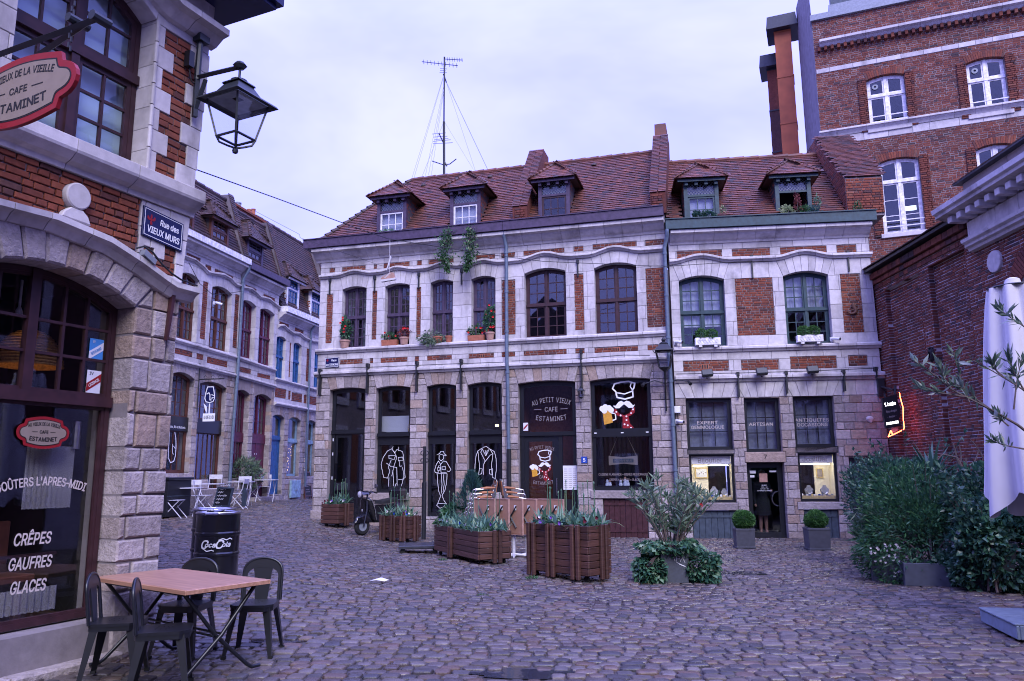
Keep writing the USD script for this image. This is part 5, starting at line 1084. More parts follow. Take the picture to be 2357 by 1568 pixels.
for H,br_,ws,gs,x0,x1 in ((HA,ba,wa,ga,-10.2,-4.255),(HB,bb,wb,gb,-4.245,.22)):
 vt_ = vents[id(H)]
 panel_bricks(H,F,[b.difference(vt_[0]) for b in br_],rng,limit=300)
 for q in vt_:
  a,b,c,d = q.bounds
  for k in range(3): H.add('vent_slot',F.W(slab(sbox(a + .012 + k * .058,b + .02,a + .044 + k * .058,d - .02),-.03,-.004)),'letter_black',world=True)
  H.add('vent',F.W(slab(q,-.05,-.012)),'terracotta',world=True)
 vz = []
 for o in ws:
  a,b,c,d = o.bounds; rise = .12 if c - a > 1 else .075
  vz += voussoirs(a,c,d - rise,rise,(lambda a_,c_,h_: lambda u: 7.53 + h_ * max(0,1 - ((u - (a_ + c_) / 2) / .75) ** 2))(a,c,.12 if c - a > 1 else .08),5,spread=.09)
 lay(H,F,'voussoir',vz,'limestone',-.3,.006,rng,bev=.004,jit=.001)
 upz = Polygon([(x0,4.62),(x1,4.62),(x1,8.12),(x0,8.12)]).difference(unary_union(ws + br_ + vz).buffer(.004))
 stones(H,F,upz,[4.62,4.875,5.005,5.25,5.36,5.72,6.08,6.44,6.80,7.16,7.54,7.745,7.885,8.12],rng,lens=(.38,.75),limit=240)
 gv = []
 for o in gs: a,b,c,d = o.bounds; gv += voussoirs(a,c,d - .06,.06,lambda u: 4.56,7 if c - a > 1.2 else 5,spread=.13)
 lay(H,F,'arch_stone',gv,'rubble_stone',-.3,.010,rng,bev=.008,jit=.004)
 opsg = gs + ([cel] if H is HB else [])
 gz_ = Polygon([(x0,base_v(x0)),(x1,base_v(x1)),(x1,4.62),(x0,4.62)]).difference(unary_union(opsg + gv).buffer(.006))
 rw = [-.3]
 while rw[-1] < 4.7: rw.append(rw[-1] + .17 + .09 * rng.random())
 stones(H,F,gz_,rw,rng,lens=(.22,.52),joint=.015,m='rubble_stone',w=.006,bev=.010,jit=.008,wob=.012,name='rubble',limit=290,rest='rubblework')
 mould(H,F,[(x0 - (.06 if H is HA else 0),4.52),(x1,4.52)],LEDGE(.12,.15),.62,'ledge_stone','limestone',rng)
 mould(H,F,[(x0 - (.05 if H is HA else 0),5.22),(x1,5.22)],LEDGE(.10,.135),.62,'ledge_stone','limestone',rng)
 pts = [(x0,7.54)]
 for o in ws:
  a,b,c,d = o.bounds; m_ = (a + c) / 2; h_ = (c - a) / 2; pk = .16 if c - a > 1 else .10
  for t_ in np.linspace(-1,1,9): pts.append((m_ + t_ * (h_ + .16),7.545 + pk * (math.cos(t_ * math.pi) * .5 + .5)))
 pts.append((x1,7.545)); pts = sorted(set(pts))
 mould(H,F,pts,LEDGE(.12,.11),.5,'moulding_stone','limestone',rng)
 mould(H,F,[(x0 - (.15 if H is HA else 0),8.06),(x1,8.06)],CORN(.36,.38),.55,'cornice_stone','limestone',rng)
 e0 = x0 - (.40 if H is HA else 0)
 H.add('gutter',F.W(cat([slab(sbox(e0,8.44,x1,8.70),.02,.42),slab(sbox(e0 - .01,8.70,x1,8.725),.0,.45)])),'paint_purple',world=True)
HA.add('gutter_end',F.W(slab(sbox(-10.6,8.44,-10.2,8.70),-6,-.02)),'paint_purple',world=True)
# end wall of the row along the left street, and its back
SE = F.sub(-10.2,0,90)
v_ = lambda u,v,w: F.at(u,v,w)
HA.add('end_wall',(np.array([v_(-10.2,-.2,-.01),v_(-10.2,8.6,-.01),v_(-10.2,8.6,-6),v_(-10.2,-.2,-6)]),tri([[0,1,2,3]])),'limestone',world=True)
HA.add('back_wall',(np.array([v_(-10.2,-.2,-6),v_(.2,-.2,-6),v_(.2,8.6,-6),v_(-10.2,8.6,-6)]),tri([[0,3,2,1]])),'old_render',world=True)
# upper windows
CW = [('curtain_grey',(.05,.30),(.02,.95)),('curtain_grey',(.70,.95),(.02,.95))]
for i,o in enumerate(wa): window(HA,F,o,'paint_purple',depth=.20,fw=.055,transom=6.31,mull=True,grid=(2,3,3),rng=rng,curtain=CW if i % 2 == 0 else None,pane='pane')
for o in wb: window(HB,F,o,'paint_maroon',depth=.20,fw=.06,transom=6.32,mull=True,grid=(2,3,3),rng=rng,pane='pane_mirror')
# clothes shop front
for i,o in enumerate(ga):
 a,b,c,d = o.bounds; tr_ = 2.88 if i == 0 else 2.78
 w_ = window(HA,F,o,'shop_black',depth=.17,fw=.07 if i else .09,transom=tr_,mull=False,tw=.10,grid=(1,1,1),rng=rng,room=None,leaf=.02,pane='pane_mirror' if i != 1 else 'pane',label='shop door with a light above' if i == 0 else None)
 if i == 0:
  HA.add('door_leaf',F.W(slab(sbox(a + .12,.2,a + .62,tr_ - .06).difference(sbox(a + .2,.4,a + .54,tr_ - .16)),-.26,-.20)),'shop_black',parent=w_,world=True); HA.add('door_leaf',F.W(slab(sbox(a + .66,.2,c - .1,tr_ - .06).difference(sbox(a + .74,.4,c - .18,tr_ - .16)),-.50,-.44)),'shop_black',parent=w_,world=True)
  HA.add('door_mark',F.W(cat([slab(sbox(a + .045,y,a + .07,y + .09),-.168,-.165) for y in (1.5,2.2,2.62)])),'paper_white',parent=w_,world=True,kind='stuff')
 else:
  HA.add('awning_roll',F.W(cat([slab(sbox(a + .02,tr_ - .30,c - .02,tr_ - .02),-.20,-.14),slab(sbox(a + .02,tr_ - .06,c - .02,tr_ + .02),-.16,-.06)])),'shop_black',parent=w_,world=True)
V = np.array([v_(u,v,w) for u,v,w in ((-10,0,-.45),(-4.4,0,-.45),(-4.4,4.3,-.45),(-10,4.3,-.45),(-10,0,-3),(-4.4,0,-3),(-4.4,4.3,-3),(-10,4.3,-3))])
HA.add('shop_room',(V,tri([[4,5,6,7],[0,4,7,3],[1,2,6,5],[0,1,5,4],[3,7,6,2]])),'dim_room',world=True)
def drawing(H,lines,w,wd=.011,name='glass_drawing',k='Z8'):
 for l in lines: H.add(name,F.W(ribbon([F.z(k,x,y,w) for x,y in l],wd,w)),'letter_white',world=True)
gw = -.185
drawing(HA,[[(605,950),(575,965),(545,1010),(530,1060),(540,1110),(548,1150),(575,1155),(592,1105),(580,1080),(600,1030)],[(605,950),(625,980),(640,955),(680,970),(688,1010),(692,1080),(698,1150),(675,1165),(650,1165)],[(625,980),(640,1010),(620,1070),(605,1140)],[(585,995),(630,1000),(622,1025),(585,1018),(585,995)],[(650,1010),(682,1008),(684,1030),(652,1035),(650,1010)],[(568,1050),(600,1075),(640,1080),(642,1205)],[(655,1030),(660,1072),(675,1070)],[(612,1100),(618,1210)],[(680,1080),(690,1140),(672,1210)],[(585,1150),(583,1212)],[(636,1190),(628,1212)],[(614,935),(606,955),(625,975)],[(652,938),(650,965)]],gw)
drawing(HA,[[(935,985),(980,1000),(985,995),(970,985),(965,968),(945,968),(938,985),(920,990)],[(935,995),(934,1022),(948,1035),(965,1020),(966,1000)],[(930,1035),(915,1060),(903,1100),(908,1118),(930,1115),(922,1090),(935,1065)],[(930,1035),(945,1060),(965,1035),(985,1040),(1005,1075),(1017,1095),(1005,1110),(990,1105)],[(945,1060),(948,1118),(985,1115)],[(955,1075),(980,1075),(980,1095),(955,1095),(955,1075)],[(925,1080),(942,1082),(940,1100),(925,1100)],[(925,1120),(990,1125)],[(920,1120),(925,1180),(930,1240),(945,1280),(930,1320)],[(990,1125),(988,1180),(975,1240),(955,1275),(968,1310)],[(950,1125),(955,1200),(950,1260)],[(965,1130),(970,1200),(962,1250)],[(930,1320),(918,1345),(940,1365),(965,1355),(985,1335),(968,1310)],[(925,1330),(985,1330)]],gw)
drawing(HA,[[(1235,945),(1205,965),(1192,1000),(1185,1060),(1183,1140),(1190,1155)],[(1285,950),(1320,970),(1332,1020),(1333,1100),(1325,1155)],[(1240,940),(1265,935),(1285,950),(1260,1000),(1235,950),(1225,975),(1255,1035),(1245,1060),(1242,1130)],[(1290,955),(1308,985),(1290,995),(1255,1040)],[(1205,970),(1215,1060),(1215,1090),(1210,1130)],[(1310,985),(1300,1060),(1305,1150)],[(1215,1090),(1235,1090),(1232,1125),(1215,1128)],[(1285,1095),(1308,1090),(1308,1130),(1285,1125),(1285,1095)],[(1255,960),(1262,990)],[(1270,960),(1262,990)],[(1305,1150),(1328,1158)]],gw)
for i,(u,v) in enumerate(((-8.13,2.93),(-7.83,2.9),(-7.36,2.92),(-4.78,3.0))):
 t = Thing('shop_lamp',('small round lamp shining','small flat lamp shining','small warm lamp shining','small round bulb shining')[i] + ' in the clothes shop window, ' + ('leftmost','middle','right one of the jacket window','behind the suit drawing')[i],'lamp',F.at(u,v,-.7),rz=F.yaw)
 t.add('bulb',lathe([(0,-.04),(.05,-.02),(.05,.02),(0,.04)],12,(0,0,0)),'lamp_white' if i < 2 else 'lamp_warm',smooth=40); t.add('cord',tube([(0,0,.03),(0,0,1.2)],.006,5),'cable_black')
HA.add('shop_banner',F.W(slab(Polygon([F.z('Z8',x,y,-.5) for x,y in ((520,725),(725,720),(725,760),(715,850),(530,830))]),-.55,-.5)),'canvas_white',world=True)
# cafe no. 5
w5 = window(HB,F,gb[0],'shop_black',depth=.17,fw=.09,transom=2.70,mull=False,tw=.09,grid=(1,1,1),rng=rng,room='brick_dark',room_d=1.2,leaf=.02,pane='pane',label='cafe entrance under a lettered light')
du = -2.83
HB.add('door_leaf',F.W(slab(sbox(-3.86,.12,du - .04,2.66).difference(sbox(-3.72,.5,du - .22,2.5)),-.25,-.19)),'shop_black',parent=w5,world=True); HB.add('door_post',F.W(slab(sbox(du - .04,.1,du + .06,2.66),-.26,-.175)),'shop_black',parent=w5,world=True)
HB.add('door_panel',F.W(slab(sbox(du + .06,.1,-2.44,.95),-.23,-.19)),'shop_black',parent=w5,world=True); HB.add('door_handle',tube([F.at(-2.93,1.05,-.17),F.at(-2.93,1.05,-.12),F.at(-2.93,1.5,-.12),F.at(-2.93,1.5,-.17)],.014,7),'chrome',parent=w5,world=True)
HB.add('menu_board',F.W(cat([slab(sbox(-2.76,1.2,-2.38,1.84),-.165,-.160)])),'paper_white',parent=w5,world=True)
HB.add('menu_print',F.W(cat([slab(sbox(-2.73 + .12 * (i % 3),1.25 + .055 * (i // 3),-2.64 + .12 * (i % 3),1.262 + .055 * (i // 3)),-.160,-.158) for i in range(30)])),'letter_dim',parent=w5,world=True,kind='stuff')
def put(H,par,ms,m,name='lettering'):
 for q in ms: H.add(name,F.W(q),m,parent=par,world=True)
g5 = -.160; cu = -3.06
put(HB,w5,[text_arc('AU PETIT VIEUX',cu,3.64,.135,g5,1.45,width=1.12,gap=.25),text_on('CAFE',cu + .0,3.375,.125,g5,width=.36),text_arc('ESTAMINET',cu,3.11,.13,g5,-1.9,width=.86,gap=.25),slab(sbox(cu - .48,3.37,cu - .28,3.382),g5,g5 + .002),slab(sbox(cu + .26,3.37,cu + .46,3.382),g5,g5 + .002)],'letter_dim')
dc = -3.34
put(HB,w5,[text_arc('AU PETIT VIEUX',dc,2.345,.085,g5,.95,width=.70,gap=.25),text_on('CAFE',dc + .03,1.545,.085,g5,width=.22),text_arc('ESTAMINET',dc + .03,1.375,.085,g5,-1.1,width=.56,gap=.25)],'letter_dim')
def cook(H,par,cu,cv,s,w):
 """the cafe's emblem: cook's hat, moustache, spotted scarf, beer mug"""
 T = lambda P: [(cu + x * s,cv + y * s) for x,y in P]
 hat = [(-.13,.16),(-.15,.27),(-.21,.33),(-.17,.42),(-.05,.45),(.10,.46),(.22,.42),(.20,.33),(.17,.29),(.18,.16)]
 H.add('emblem_hat',F.W(cat([ribbon(T(hat),.028 * s,w),ribbon(T([(-.13,.16),(.02,.12),(.18,.16)]),.028 * s,w),ribbon(T([(-.14,.25),(.02,.22),(.17,.27)]),.022 * s,w),ribbon(T([(.17,.29),(.13,.36),(.15,.42)]),.018 * s,w)])),'letter_white',parent=par,world=True)
 mou = Polygon(T([(0,.06),(.05,.09),(.11,.07),(.17,.0),(.21,.01),(.17,-.05),(.09,-.05),(.02,.01),(0,.02),(-.02,.01),(-.09,-.05),(-.16,-.05),(-.21,.0),(-.16,.0),(-.10,.07),(-.05,.09)])).buffer(0)
 H.add('emblem_moustache',F.W(slab(mou,w,w + .002)),'letter_white',parent=par,world=True)
 sc = unary_union([Polygon(T([(-.19,-.06),(-.15,-.07),(-.10,-.15),(0,-.19),(.10,-.15),(.15,-.06),(.21,-.04),(.20,-.14),(.12,-.20),(.02,-.22),(-.12,-.20),(-.19,-.14)])),Polygon(T([(-.03,-.20),(.08,-.20),(.10,-.34),(.20,-.46),(.08,-.44),(.06,-.52),(-.04,-.42)]))]).buffer(0)
 H.add('emblem_scarf',F.W(slab(sc,w,w + .002)),'sign_red',parent=par,world=True)
 H.add('emblem_dots',F.W(cat([slab(Point(*T([p_])[0]).buffer(.017 * s,quad_segs=3),w + .002,w + .003) for p_ in ((-.15,-.12),(-.07,-.19),(.04,-.21),(.13,-.15),(.17,-.08),(.04,-.28),(.06,-.38),(.0,-.36),(.12,-.43))])),'letter_white',parent=par,world=True,kind='stuff')
 H.add('emblem_mug',F.W(slab(Polygon(T([(-.42,-.06),(-.25,-.10),(-.22,-.32),(-.39,-.36)])),w,w + .002)),'beer_gold',parent=par,world=True)
 H.add('emblem_foam',F.W(slab(unary_union([Point(*T([p_])[0]).buffer(.055 * s,quad_segs=4) for p_ in ((-.42,-.05),(-.36,-.02),(-.29,-.04),(-.25,-.08),(-.38,-.09))]),w + .002,w + .004)),'letter_white',parent=par,world=True)
 H.add('emblem_handle',F.W(ribbon(T([(-.24,-.14),(-.17,-.15),(-.165,-.26),(-.225,-.28)]),.022 * s,w)),'letter_white',parent=par,world=True)
cook(HB,w5,dc + .07,1.86,.88,g5)
wc = window(HB,F,gb[1],'shop_black',depth=.17,fw=.09,transom=2.70,mull=False,tw=.22,grid=(1,1,1),rng=rng,room=None,leaf=.0,pane='pane')
cook(HB,wc,-1.06,3.42,1.40,g5)
V = np.array([v_(u,v,w) for u,v,w in ((-2.0,1.1,-.42),(-.25,1.1,-.42),(-.25,4.2,-.42),(-2.0,4.2,-.42),(-2.0,1.1,-1.3),(-.25,1.1,-1.3),(-.25,4.2,-1.3),(-2.0,4.2,-1.3))]); HB.add('room',(V,tri([[4,5,6,7],[0,4,7,3],[1,2,6,5],[0,1,5,4],[3,7,6,2]])),'dark_room',parent=wc,world=True)
n_ = 60; x = np.linspace(-1.9,-.36,n_); ww = -1.05 + .03 * np.sin(np.arange(n_) * 1.3); k_ = np.arange(n_ - 1)
HB.add('curtain',F.W((np.vstack([np.c_[x,np.full(n_,1.5),ww],np.c_[x,np.full(n_,4.1),ww]]),np.vstack([np.c_[k_,k_ + 1,k_ + n_ + 1],np.c_[k_,k_ + n_ + 1,k_ + n_]]))),'dark_cloth',parent=wc,world=True)
put(HB,wc,[text_on('CUISINE FLAMANDE \u2022 BIERES REGIONALES',-1.14,1.60,.06,g5,width=1.30),text_on('CREPES \u2022 GAUFRES \u2022 GLACES',-1.10,1.46,.06,g5,width=.82)],'letter_dim')
HB.add('frame_clip',F.W(cat([slab(sbox(u,2.68,u + .07,2.71),-.13,-.12) for u in (-1.88,-1.16,-.5)])),'paper_white',parent=wc,world=True,kind='stuff')
t = Thing('window_board','cream board reading bienvenue hung on cords in the cafe window','sign',F.at(-1.14,1.95,-.30),rz=F.yaw)
bo = Polygon([(-1.53,2.09),(-1.14,2.05),(-.76,2.09),(-.76,1.84),(-1.14,1.88),(-1.53,1.84)]); t.add('board',F.W(slab(bo,-.31,-.29)),'sign_cream',world=True); t.add('panel',F.W(slab(sbox(-1.42,1.91,-.87,2.01),-.29,-.287)),'paint_slate',world=True); t.add('lettering',F.W(text_on('BIENVENUE',-1.145,1.96,.055,-.287,width=.48)),'sign_cream',world=True)
for s in (-1,1): t.add('cord',tube([F.at(-1.145 + s * .36,2.08,-.30),F.at(-1.145 + s * .10,2.66,-.30)],.006,5),'sign_cream',world=True)
for i,(u,h_) in enumerate(((-1.60,.17),(-1.53,.14),(-1.24,.16),(-1.12,.24),(-1.05,.15))):
 t = Thing('window_figurine','small white china figure on the cafe window shelf, number %s from the left' % ('one','two','three','four and tallest','five')[i],'figurine',F.at(u,1.30,-.38)); t.add('body',lathe([(.05,0),(.055,.25 * h_),(.035,.5 * h_),(.045,.62 * h_),(.02,.7 * h_)],9),'paper_white',smooth=40); t.add('head',lathe([(0,.66 * h_),(.032,.76 * h_),(.03,.9 * h_),(0,h_)],9),'skin' if i % 2 else 'paper_white',smooth=40)
HB.add('shelf',F.W(slab(sbox(-1.9,1.26,-.38,1.30),-.5,-.28)),'shop_black',parent=wc,world=True)
HB.add('sill_stone',F.W(piece(sbox(-1.98,.98,-.30,1.18),-.3,.05,.01)),'rubble_stone',world=True)
for k in range(2):
 for j in range(4): HB.add('cellar_plank',F.W(piece(sbox(-1.655 + .57 * k + .141 * j,-.02 + .0,-1.518 + .57 * k + .141 * j,.965),-.10,-.03,.006)),'cellar_maroon',world=True)
 HB.add('cellar_rail',F.W(cat([slab(sbox(-1.65 + .57 * k,y,-1.10 + .57 * k,y + .06),-.03,-.012) for y in (.12,.80)])),'cellar_maroon',world=True,kind='stuff')
HB.add('sticker',F.W(cat([slab(sbox(-3.86,2.80,-3.72,3.02),g5,g5 + .002)])),'paper_white',world=True); HB.add('sticker_stripe',F.W(slab(Polygon([(-3.85,2.82),(-3.85,2.88),(-3.73,3.0),(-3.73,2.94)]),g5 + .002,g5 + .004)),'sign_red',world=True)
# plinth block at the street corner
HA.add('corner_plinth',F.W(piece(sbox(-10.24,.0,-9.74,.62),-.4,.05,.02)),'rubble_stone',world=True)
for u in (-8.24,-5.43): HA.add('sill_stone',F.W(piece(sbox(u - .03,.92,u + 1.08,1.12),-.3,.05,.01)),'rubble_stone',world=True)
# iron ties
for i,(u,v0,v1,far) in enumerate(((-9.86,7.06,7.54,0),(-8.37,7.02,7.5,0),(-6.95,7.02,7.5,0),(-5.62,7.05,7.5,0),(-2.2,7.02,7.5,0),(-10.05,3.98,4.75,1),(-8.5,3.98,4.85,1),(-6.95,3.98,4.85,1),(-5.6,3.98,4.85,1),(-2.15,3.75,4.95,1))):
 lab = 'iron wall tie %s, %s, main row' % ('under wavy moulding' if not far else 'across lower ledge',['left corner','right of first window','right of second window','right of third window','between the wide windows'][i % 5])
 t = Thing('wall_tie',lab,'wall tie',F.at(u,v0,.02),rz=F.yaw); t.add('rod',F.W(slab(sbox(u - .018,v0,u + .018,v1),.0,.05 if not far else .14)),'iron_black',world=True); t.add('head',F.W(slab(sbox(u - .035,v1 - .10,u + .035,v1),.0,.07 if not far else .15)),'iron_black',world=True)
# roofs
PIT,RUN = 48,2.4
dorm_u = []
def cut_for(us,wd,v0,v1,over=.22):
 """the part of the slope hidden inside a dormer"""
 a = math.radians(PIT); return unary_union([sbox(u - wd / 2 + .02,-.1,u + wd / 2 - .02,(v1 - 8.72) / math.sin(a)) for u in us])
fd = lambda k,x,y,w=-.12: F.z(k,x,y,w)
d1 = (fd('Z5',600,870)[0] + fd('Z5',830,870)[0]) / 2; d1w = fd('Z5',830,870)[0] - fd('Z5',600,870)[0]
d2 = (fd('Z5',1175,815)[0] + fd('Z5',1415,800)[0]) / 2; d2w = fd('Z5',1415,800)[0] - fd('Z5',1175,815)[0]
d3 = (fd('Z6',302,750)[0] + fd('Z6',550,735)[0]) / 2; d3w = fd('Z6',550,735)[0] - fd('Z6',302,750)[0]
dt = [fd('Z5',700,600)[1],fd('Z5',1290,535)[1],fd('Z6',430,465)[1]]; dp = [F.z('Z5',770,455,-.45)[1],F.z('Z5',1335,385,-.45)[1],F.z('Z6',445,305,-.45)[1]]
Lr = RUN / math.cos(math.radians(PIT))
gable_roof(HA,F,-10.25,-4.0,8.72,PIT,RUN,'roof_tile',rng,limit=280,hip_l=2.0,cut=cut_for([d1,d2],.95,9.9,9.9))
gable_roof(HB,F,-4.0,.2,8.72,PIT,RUN,'roof_tile',rng,limit=280,cut=cut_for([d3],.95,9.9,9.9))
hv = 8.72 + RUN * math.tan(math.radians(PIT)); Hc,Hp = F.at(-10.25,8.72,.05),F.at(-8.25,hv,.05 - RUN); Hb = F.at(-10.25,8.72,-6)
HA.add('hip_slope',(np.array([Hc,Hp,Hb]) - [0,0,.02],np.array([[0,1,2]])),'roof_tile',world=True)
for k in range(16):
 a,b = Hc + (Hp - Hc) * k / 16,Hc + (Hp - Hc) * (k + 1.1) / 16; HA.add('hip_tile',tube([a + [0,0,.06],b + [0,0,.03]],[.085,.06],7),'roof_tile_dark',world=True)
parapet(HA,F,-4.05,-3.62,8.72,PIT,RUN,.46,rng=rng,limit=80,m_top='roof_tile'); parapet(HB,F,-.13,.28,8.72,PIT,RUN,.46,rng=rng,limit=80,m_top='roof_tile')
for u0,u1,H in ((-3.98,-3.68,HA),(-.10,.2,HB)): lay(H,F,'brick',brick_rects(sbox(u0,8.66,u1,9.14),rng,h=.07),'brick_dark',.02,.14,rng,jit=.003)
HB.add('chimney_head',F.W(slab(sbox(-.13,hv + .3,.22,hv + 1.02),-RUN - .7,-RUN - .1)),'roof_tile',world=True)
for dd_,H,sash,op_ in (((d1,d1w,dt[0],dp[0]),HA,'paint_white',0),((d2,d2w,dt[1],dp[1]),HA,'paint_white',0),((d3,d3w,dt[2],dp[2]),HB,'paint_maroon',0)):
 u,w_,vt,vp = dd_; hip_dormer(H,F,u,w_,8.76,vt + .16,vp,-.12,'paint_purple',over=.20,grid=(3,2,1),sash=sash,tile='roof_tile',rng=rng,curtain='pale_blind' if sash == 'paint_white' else None,back=1.5,pane='pane',limit=60)
for k,x,y,H in (('Z5',970,482,HA),('Z5',1492,415,HA),('Z6',738,322,HB),('Z6',1108,668,HB),('Z5',1540,788,HA),('Z5',1000,848,HA)):
 a = math.radians(PIT); q = hit(k,x,y,F.at(0,8.74,.05),math.cos(a) * np.array([0,0,1.0]) + math.sin(a) * F.n); H.add('vent_tile',xf(lathe([(.10,0),(.09,.05),(.05,.09),(0,.10)],10),q),'roof_tile_dark',world=True)
pipe_thing(F,[(-4.25,8.46,.30),(-4.25,8.30,.32),(-4.24,8.05,.12),(-4.235,4.7,.13),(-4.23,4.5,.10),(-4.21,2.2,.08),(-4.21,.15,.08)],'blue grey drainpipe between the clothes shop house and the cafe house',low=2.3)
pipe_thing(F,[(.30,8.05,.34),(.30,7.9,.34),(.20,7.60,.14),(.20,4.7,.15),(.21,4.4,.11),(.24,1.5,.10),(.25,.1,.10)],'blue grey drainpipe between the cafe house and the jeweller house')
t = Thing('street_sign','small navy street plate reading Place aux Oignons on the main row corner','sign',F.at(-9.69,4.94,.02),rz=F.yaw)
t.add('plate',F.W(piece(sbox(-9.93,4.80,-9.48,5.10),.0,.03,.004)),'sign_navy',world=True); t.add('border',F.W(slab(sbox(-9.92,4.81,-9.49,5.09).difference(sbox(-9.91,4.82,-9.50,5.08)),.03,.032)),'letter_white',world=True)
for l in ([text_on('Place',-9.64,5.01,.055,.03,width=.17,bold=True),text_on('aux OIGNONS',-9.70,4.885,.055,.03,width=.39,bold=True)]): t.add('lettering',F.W(l),'letter_white',world=True)
t.add('lily_emblem',F.W(slab(lily(-9.85,5.01,.10),.03,.032)),'sign_red',world=True)
t = Thing('house_number','blue enamel house number 5 on the pier of the cafe','sign',F.at(-2.12,2.0,.02),rz=F.yaw); t.add('plate',F.W(piece(sbox(-2.22,1.90,-2.06,2.07),.0,.03,.003)),'sign_blue',world=True); t.add('numeral',F.W(text_on('5',-2.14,1.985,.09,.03,bold=True)),'letter_white',world=True)
# ## the jeweller's house
rng = np.random.default_rng(47)
G = CC
HC = Thing('row_house','white stone house of the jeweller with green gutter and two lit shop windows','building',G.at(2.9,0),rz=G.yaw)
wcx = [arch_poly(.54,1.71,4.92,6.72,.12),arch_poly(3.25,4.38,4.92,6.74,.12)]
gc = [sbox(.58,2.22,1.72,3.53),sbox(.60,.88,1.72,2.10),sbox(2.06,2.15,2.93,3.52),sbox(2.04,.0,2.94,1.87),sbox(3.28,2.26,4.27,3.54),sbox(3.31,.90,4.25,2.11),sbox(4.55,.03,5.28,2.0)]
lint = [sbox(.56,2.10,1.74,2.22),sbox(3.27,2.11,4.29,2.26)]
hole_wall(HC,G,Polygon([(.30,-.3),(5.53,-.3),(5.48,8.2),(.30,8.2)]),wcx + gc + [sbox(.62,-.02,1.70,.66),sbox(3.37,.0,4.18,.68)])
brc = [sbox(2.0,5.18,2.96,6.72),sbox(4.69,5.18,5.18,6.74),sbox(.55,4.26,1.72,4.54),sbox(2.04,4.26,2.98,4.53),sbox(3.28,4.27,4.43,4.58),sbox(4.73,4.31,5.19,4.58),sbox(.51,7.34,1.70,7.55),sbox(1.97,7.34,2.95,7.54),sbox(3.22,7.34,4.40,7.53),sbox(4.66,7.33,5.15,7.53)]
vq = sbox(1.02,4.31,1.21,4.45)
panel_bricks(HC,G,[b.difference(vq) for b in brc],rng,limit=300)
HC.add('vent',G.W(slab(vq,-.05,-.012)),'terracotta',world=True)
for k in range(3): HC.add('vent_slot',G.W(slab(sbox(1.035 + k * .06,4.33,1.067 + k * .06,4.43),-.03,-.004)),'letter_black',world=True)
vz = []
for o in wcx: a,b,c,d = o.bounds; vz += voussoirs(a,c,d - .12,.12,lambda u,m_=(a + c) / 2: 7.16 + .13 * max(0,1 - ((u - m_) / .8) ** 2),7,spread=.16)
lay(HC,G,'voussoir',vz,'limestone',-.3,.006,rng,bev=.004,jit=.001)
stones(HC,G,Polygon([(.3,4.0),(5.51,4.0),(5.48,7.8),(.3,7.8)]).difference(unary_union(wcx + brc + vz).buffer(.004)),[4.0,4.26,4.54,4.8,4.92,5.18,5.56,5.94,6.33,6.72,7.16,7.34,7.55,7.8],rng,lens=(.38,.8),limit=240)
fl = sbox(.3,3.56,5.52,4.0); gl_ = []
for a,c in ((.58,1.72),(2.06,2.93),(3.28,4.27)): gl_ += voussoirs(a,c,3.55,0,lambda u: 3.97,5,spread=.20)
lay(HC,G,'lintel_stone',gl_,'limestone',-.3,.008,rng,bev=.004,jit=.002)
stones(HC,G,fl.difference(unary_union(gl_).buffer(.004)),[3.56,4.0],rng,lens=(.3,.5),limit=60)
sp = [sbox(.56,.68,1.76,.86),sbox(3.22,.70,4.34,.88),sbox(2.0,1.88,3.0,2.14),sbox(4.45,2.02,5.45,2.28)]
for p in sp: HC.add('long_stone',G.W(piece(p,-.3,.03,.01)),'rubble_stone',world=True)
cl = [sbox(.62,-.02,1.70,.66),sbox(3.37,.0,4.18,.68)]
rw = [-.3]
while rw[-1] < 3.7: rw.append(rw[-1] + .16 + .09 * rng.random())
stones(HC,G,Polygon([(.30,-.3),(5.53,-.3),(5.53,3.55),(.30,3.55)]).difference(unary_union(gc + lint + sp + cl).buffer(.006)),rw,rng,lens=(.18,.46),joint=.015,m='rubble_stone',w=.006,bev=.010,jit=.008,wob=.012,name='rubble',limit=290,rest='rubblework')
mould(HC,G,[(.32,3.96),(5.56,3.96)],LEDGE(.13,.17),.6,'ledge_stone','limestone',rng); mould(HC,G,[(.32,4.75),(5.55,4.76)],LEDGE(.11,.14),.6,'ledge_stone','limestone',rng)
pts = [(.30,7.165)]
for o in wcx:
 a,b,c,d = o.bounds; m_ = (a + c) / 2; h_ = (c - a) / 2 + .2
 for t_ in np.linspace(-1,1,11): pts.append((m_ + t_ * h_,7.17 + .145 * (math.cos(t_ * math.pi) * .5 + .5)))
mould(HC,G,pts + [(5.52,7.17)],LEDGE(.12,.12),.5,'moulding_stone','limestone',rng)
mould(HC,G,[(.34,7.72),(5.50,7.72)],CORN(.34,.34),.6,'cornice_stone','limestone',rng)
HC.add('gutter',G.W(cat([slab(sbox(.22,8.06,5.60,8.32),.02,.40),slab(sbox(.21,8.32,5.62,8.345),.0,.43)])),'paint_green',world=True)
HC.add('side_wall',(np.array([G.at(5.52,-.2,-.02),G.at(5.49,8.3,-.02),G.at(5.49,8.3,-6),G.at(5.52,-.2,-6)]),tri([[0,3,2,1]])),'brick_dark',world=True)
window(HC,G,wcx[0],'paint_green',depth=.20,fw=.06,transom=5.86,mull=True,grid=(2,3,3),rng=rng,curtain=[('pale_blind',(.05,.95),(.50,.99)),('curtain_white',(.08,.92),(.30,.50))])
w_ = window(HC,G,wcx[1],'paint_green',depth=.20,fw=.06,transom=5.86,mull=True,grid=(2,3,3),rng=rng,curtain=[('pale_blind',(.05,.95),(.50,.99))])
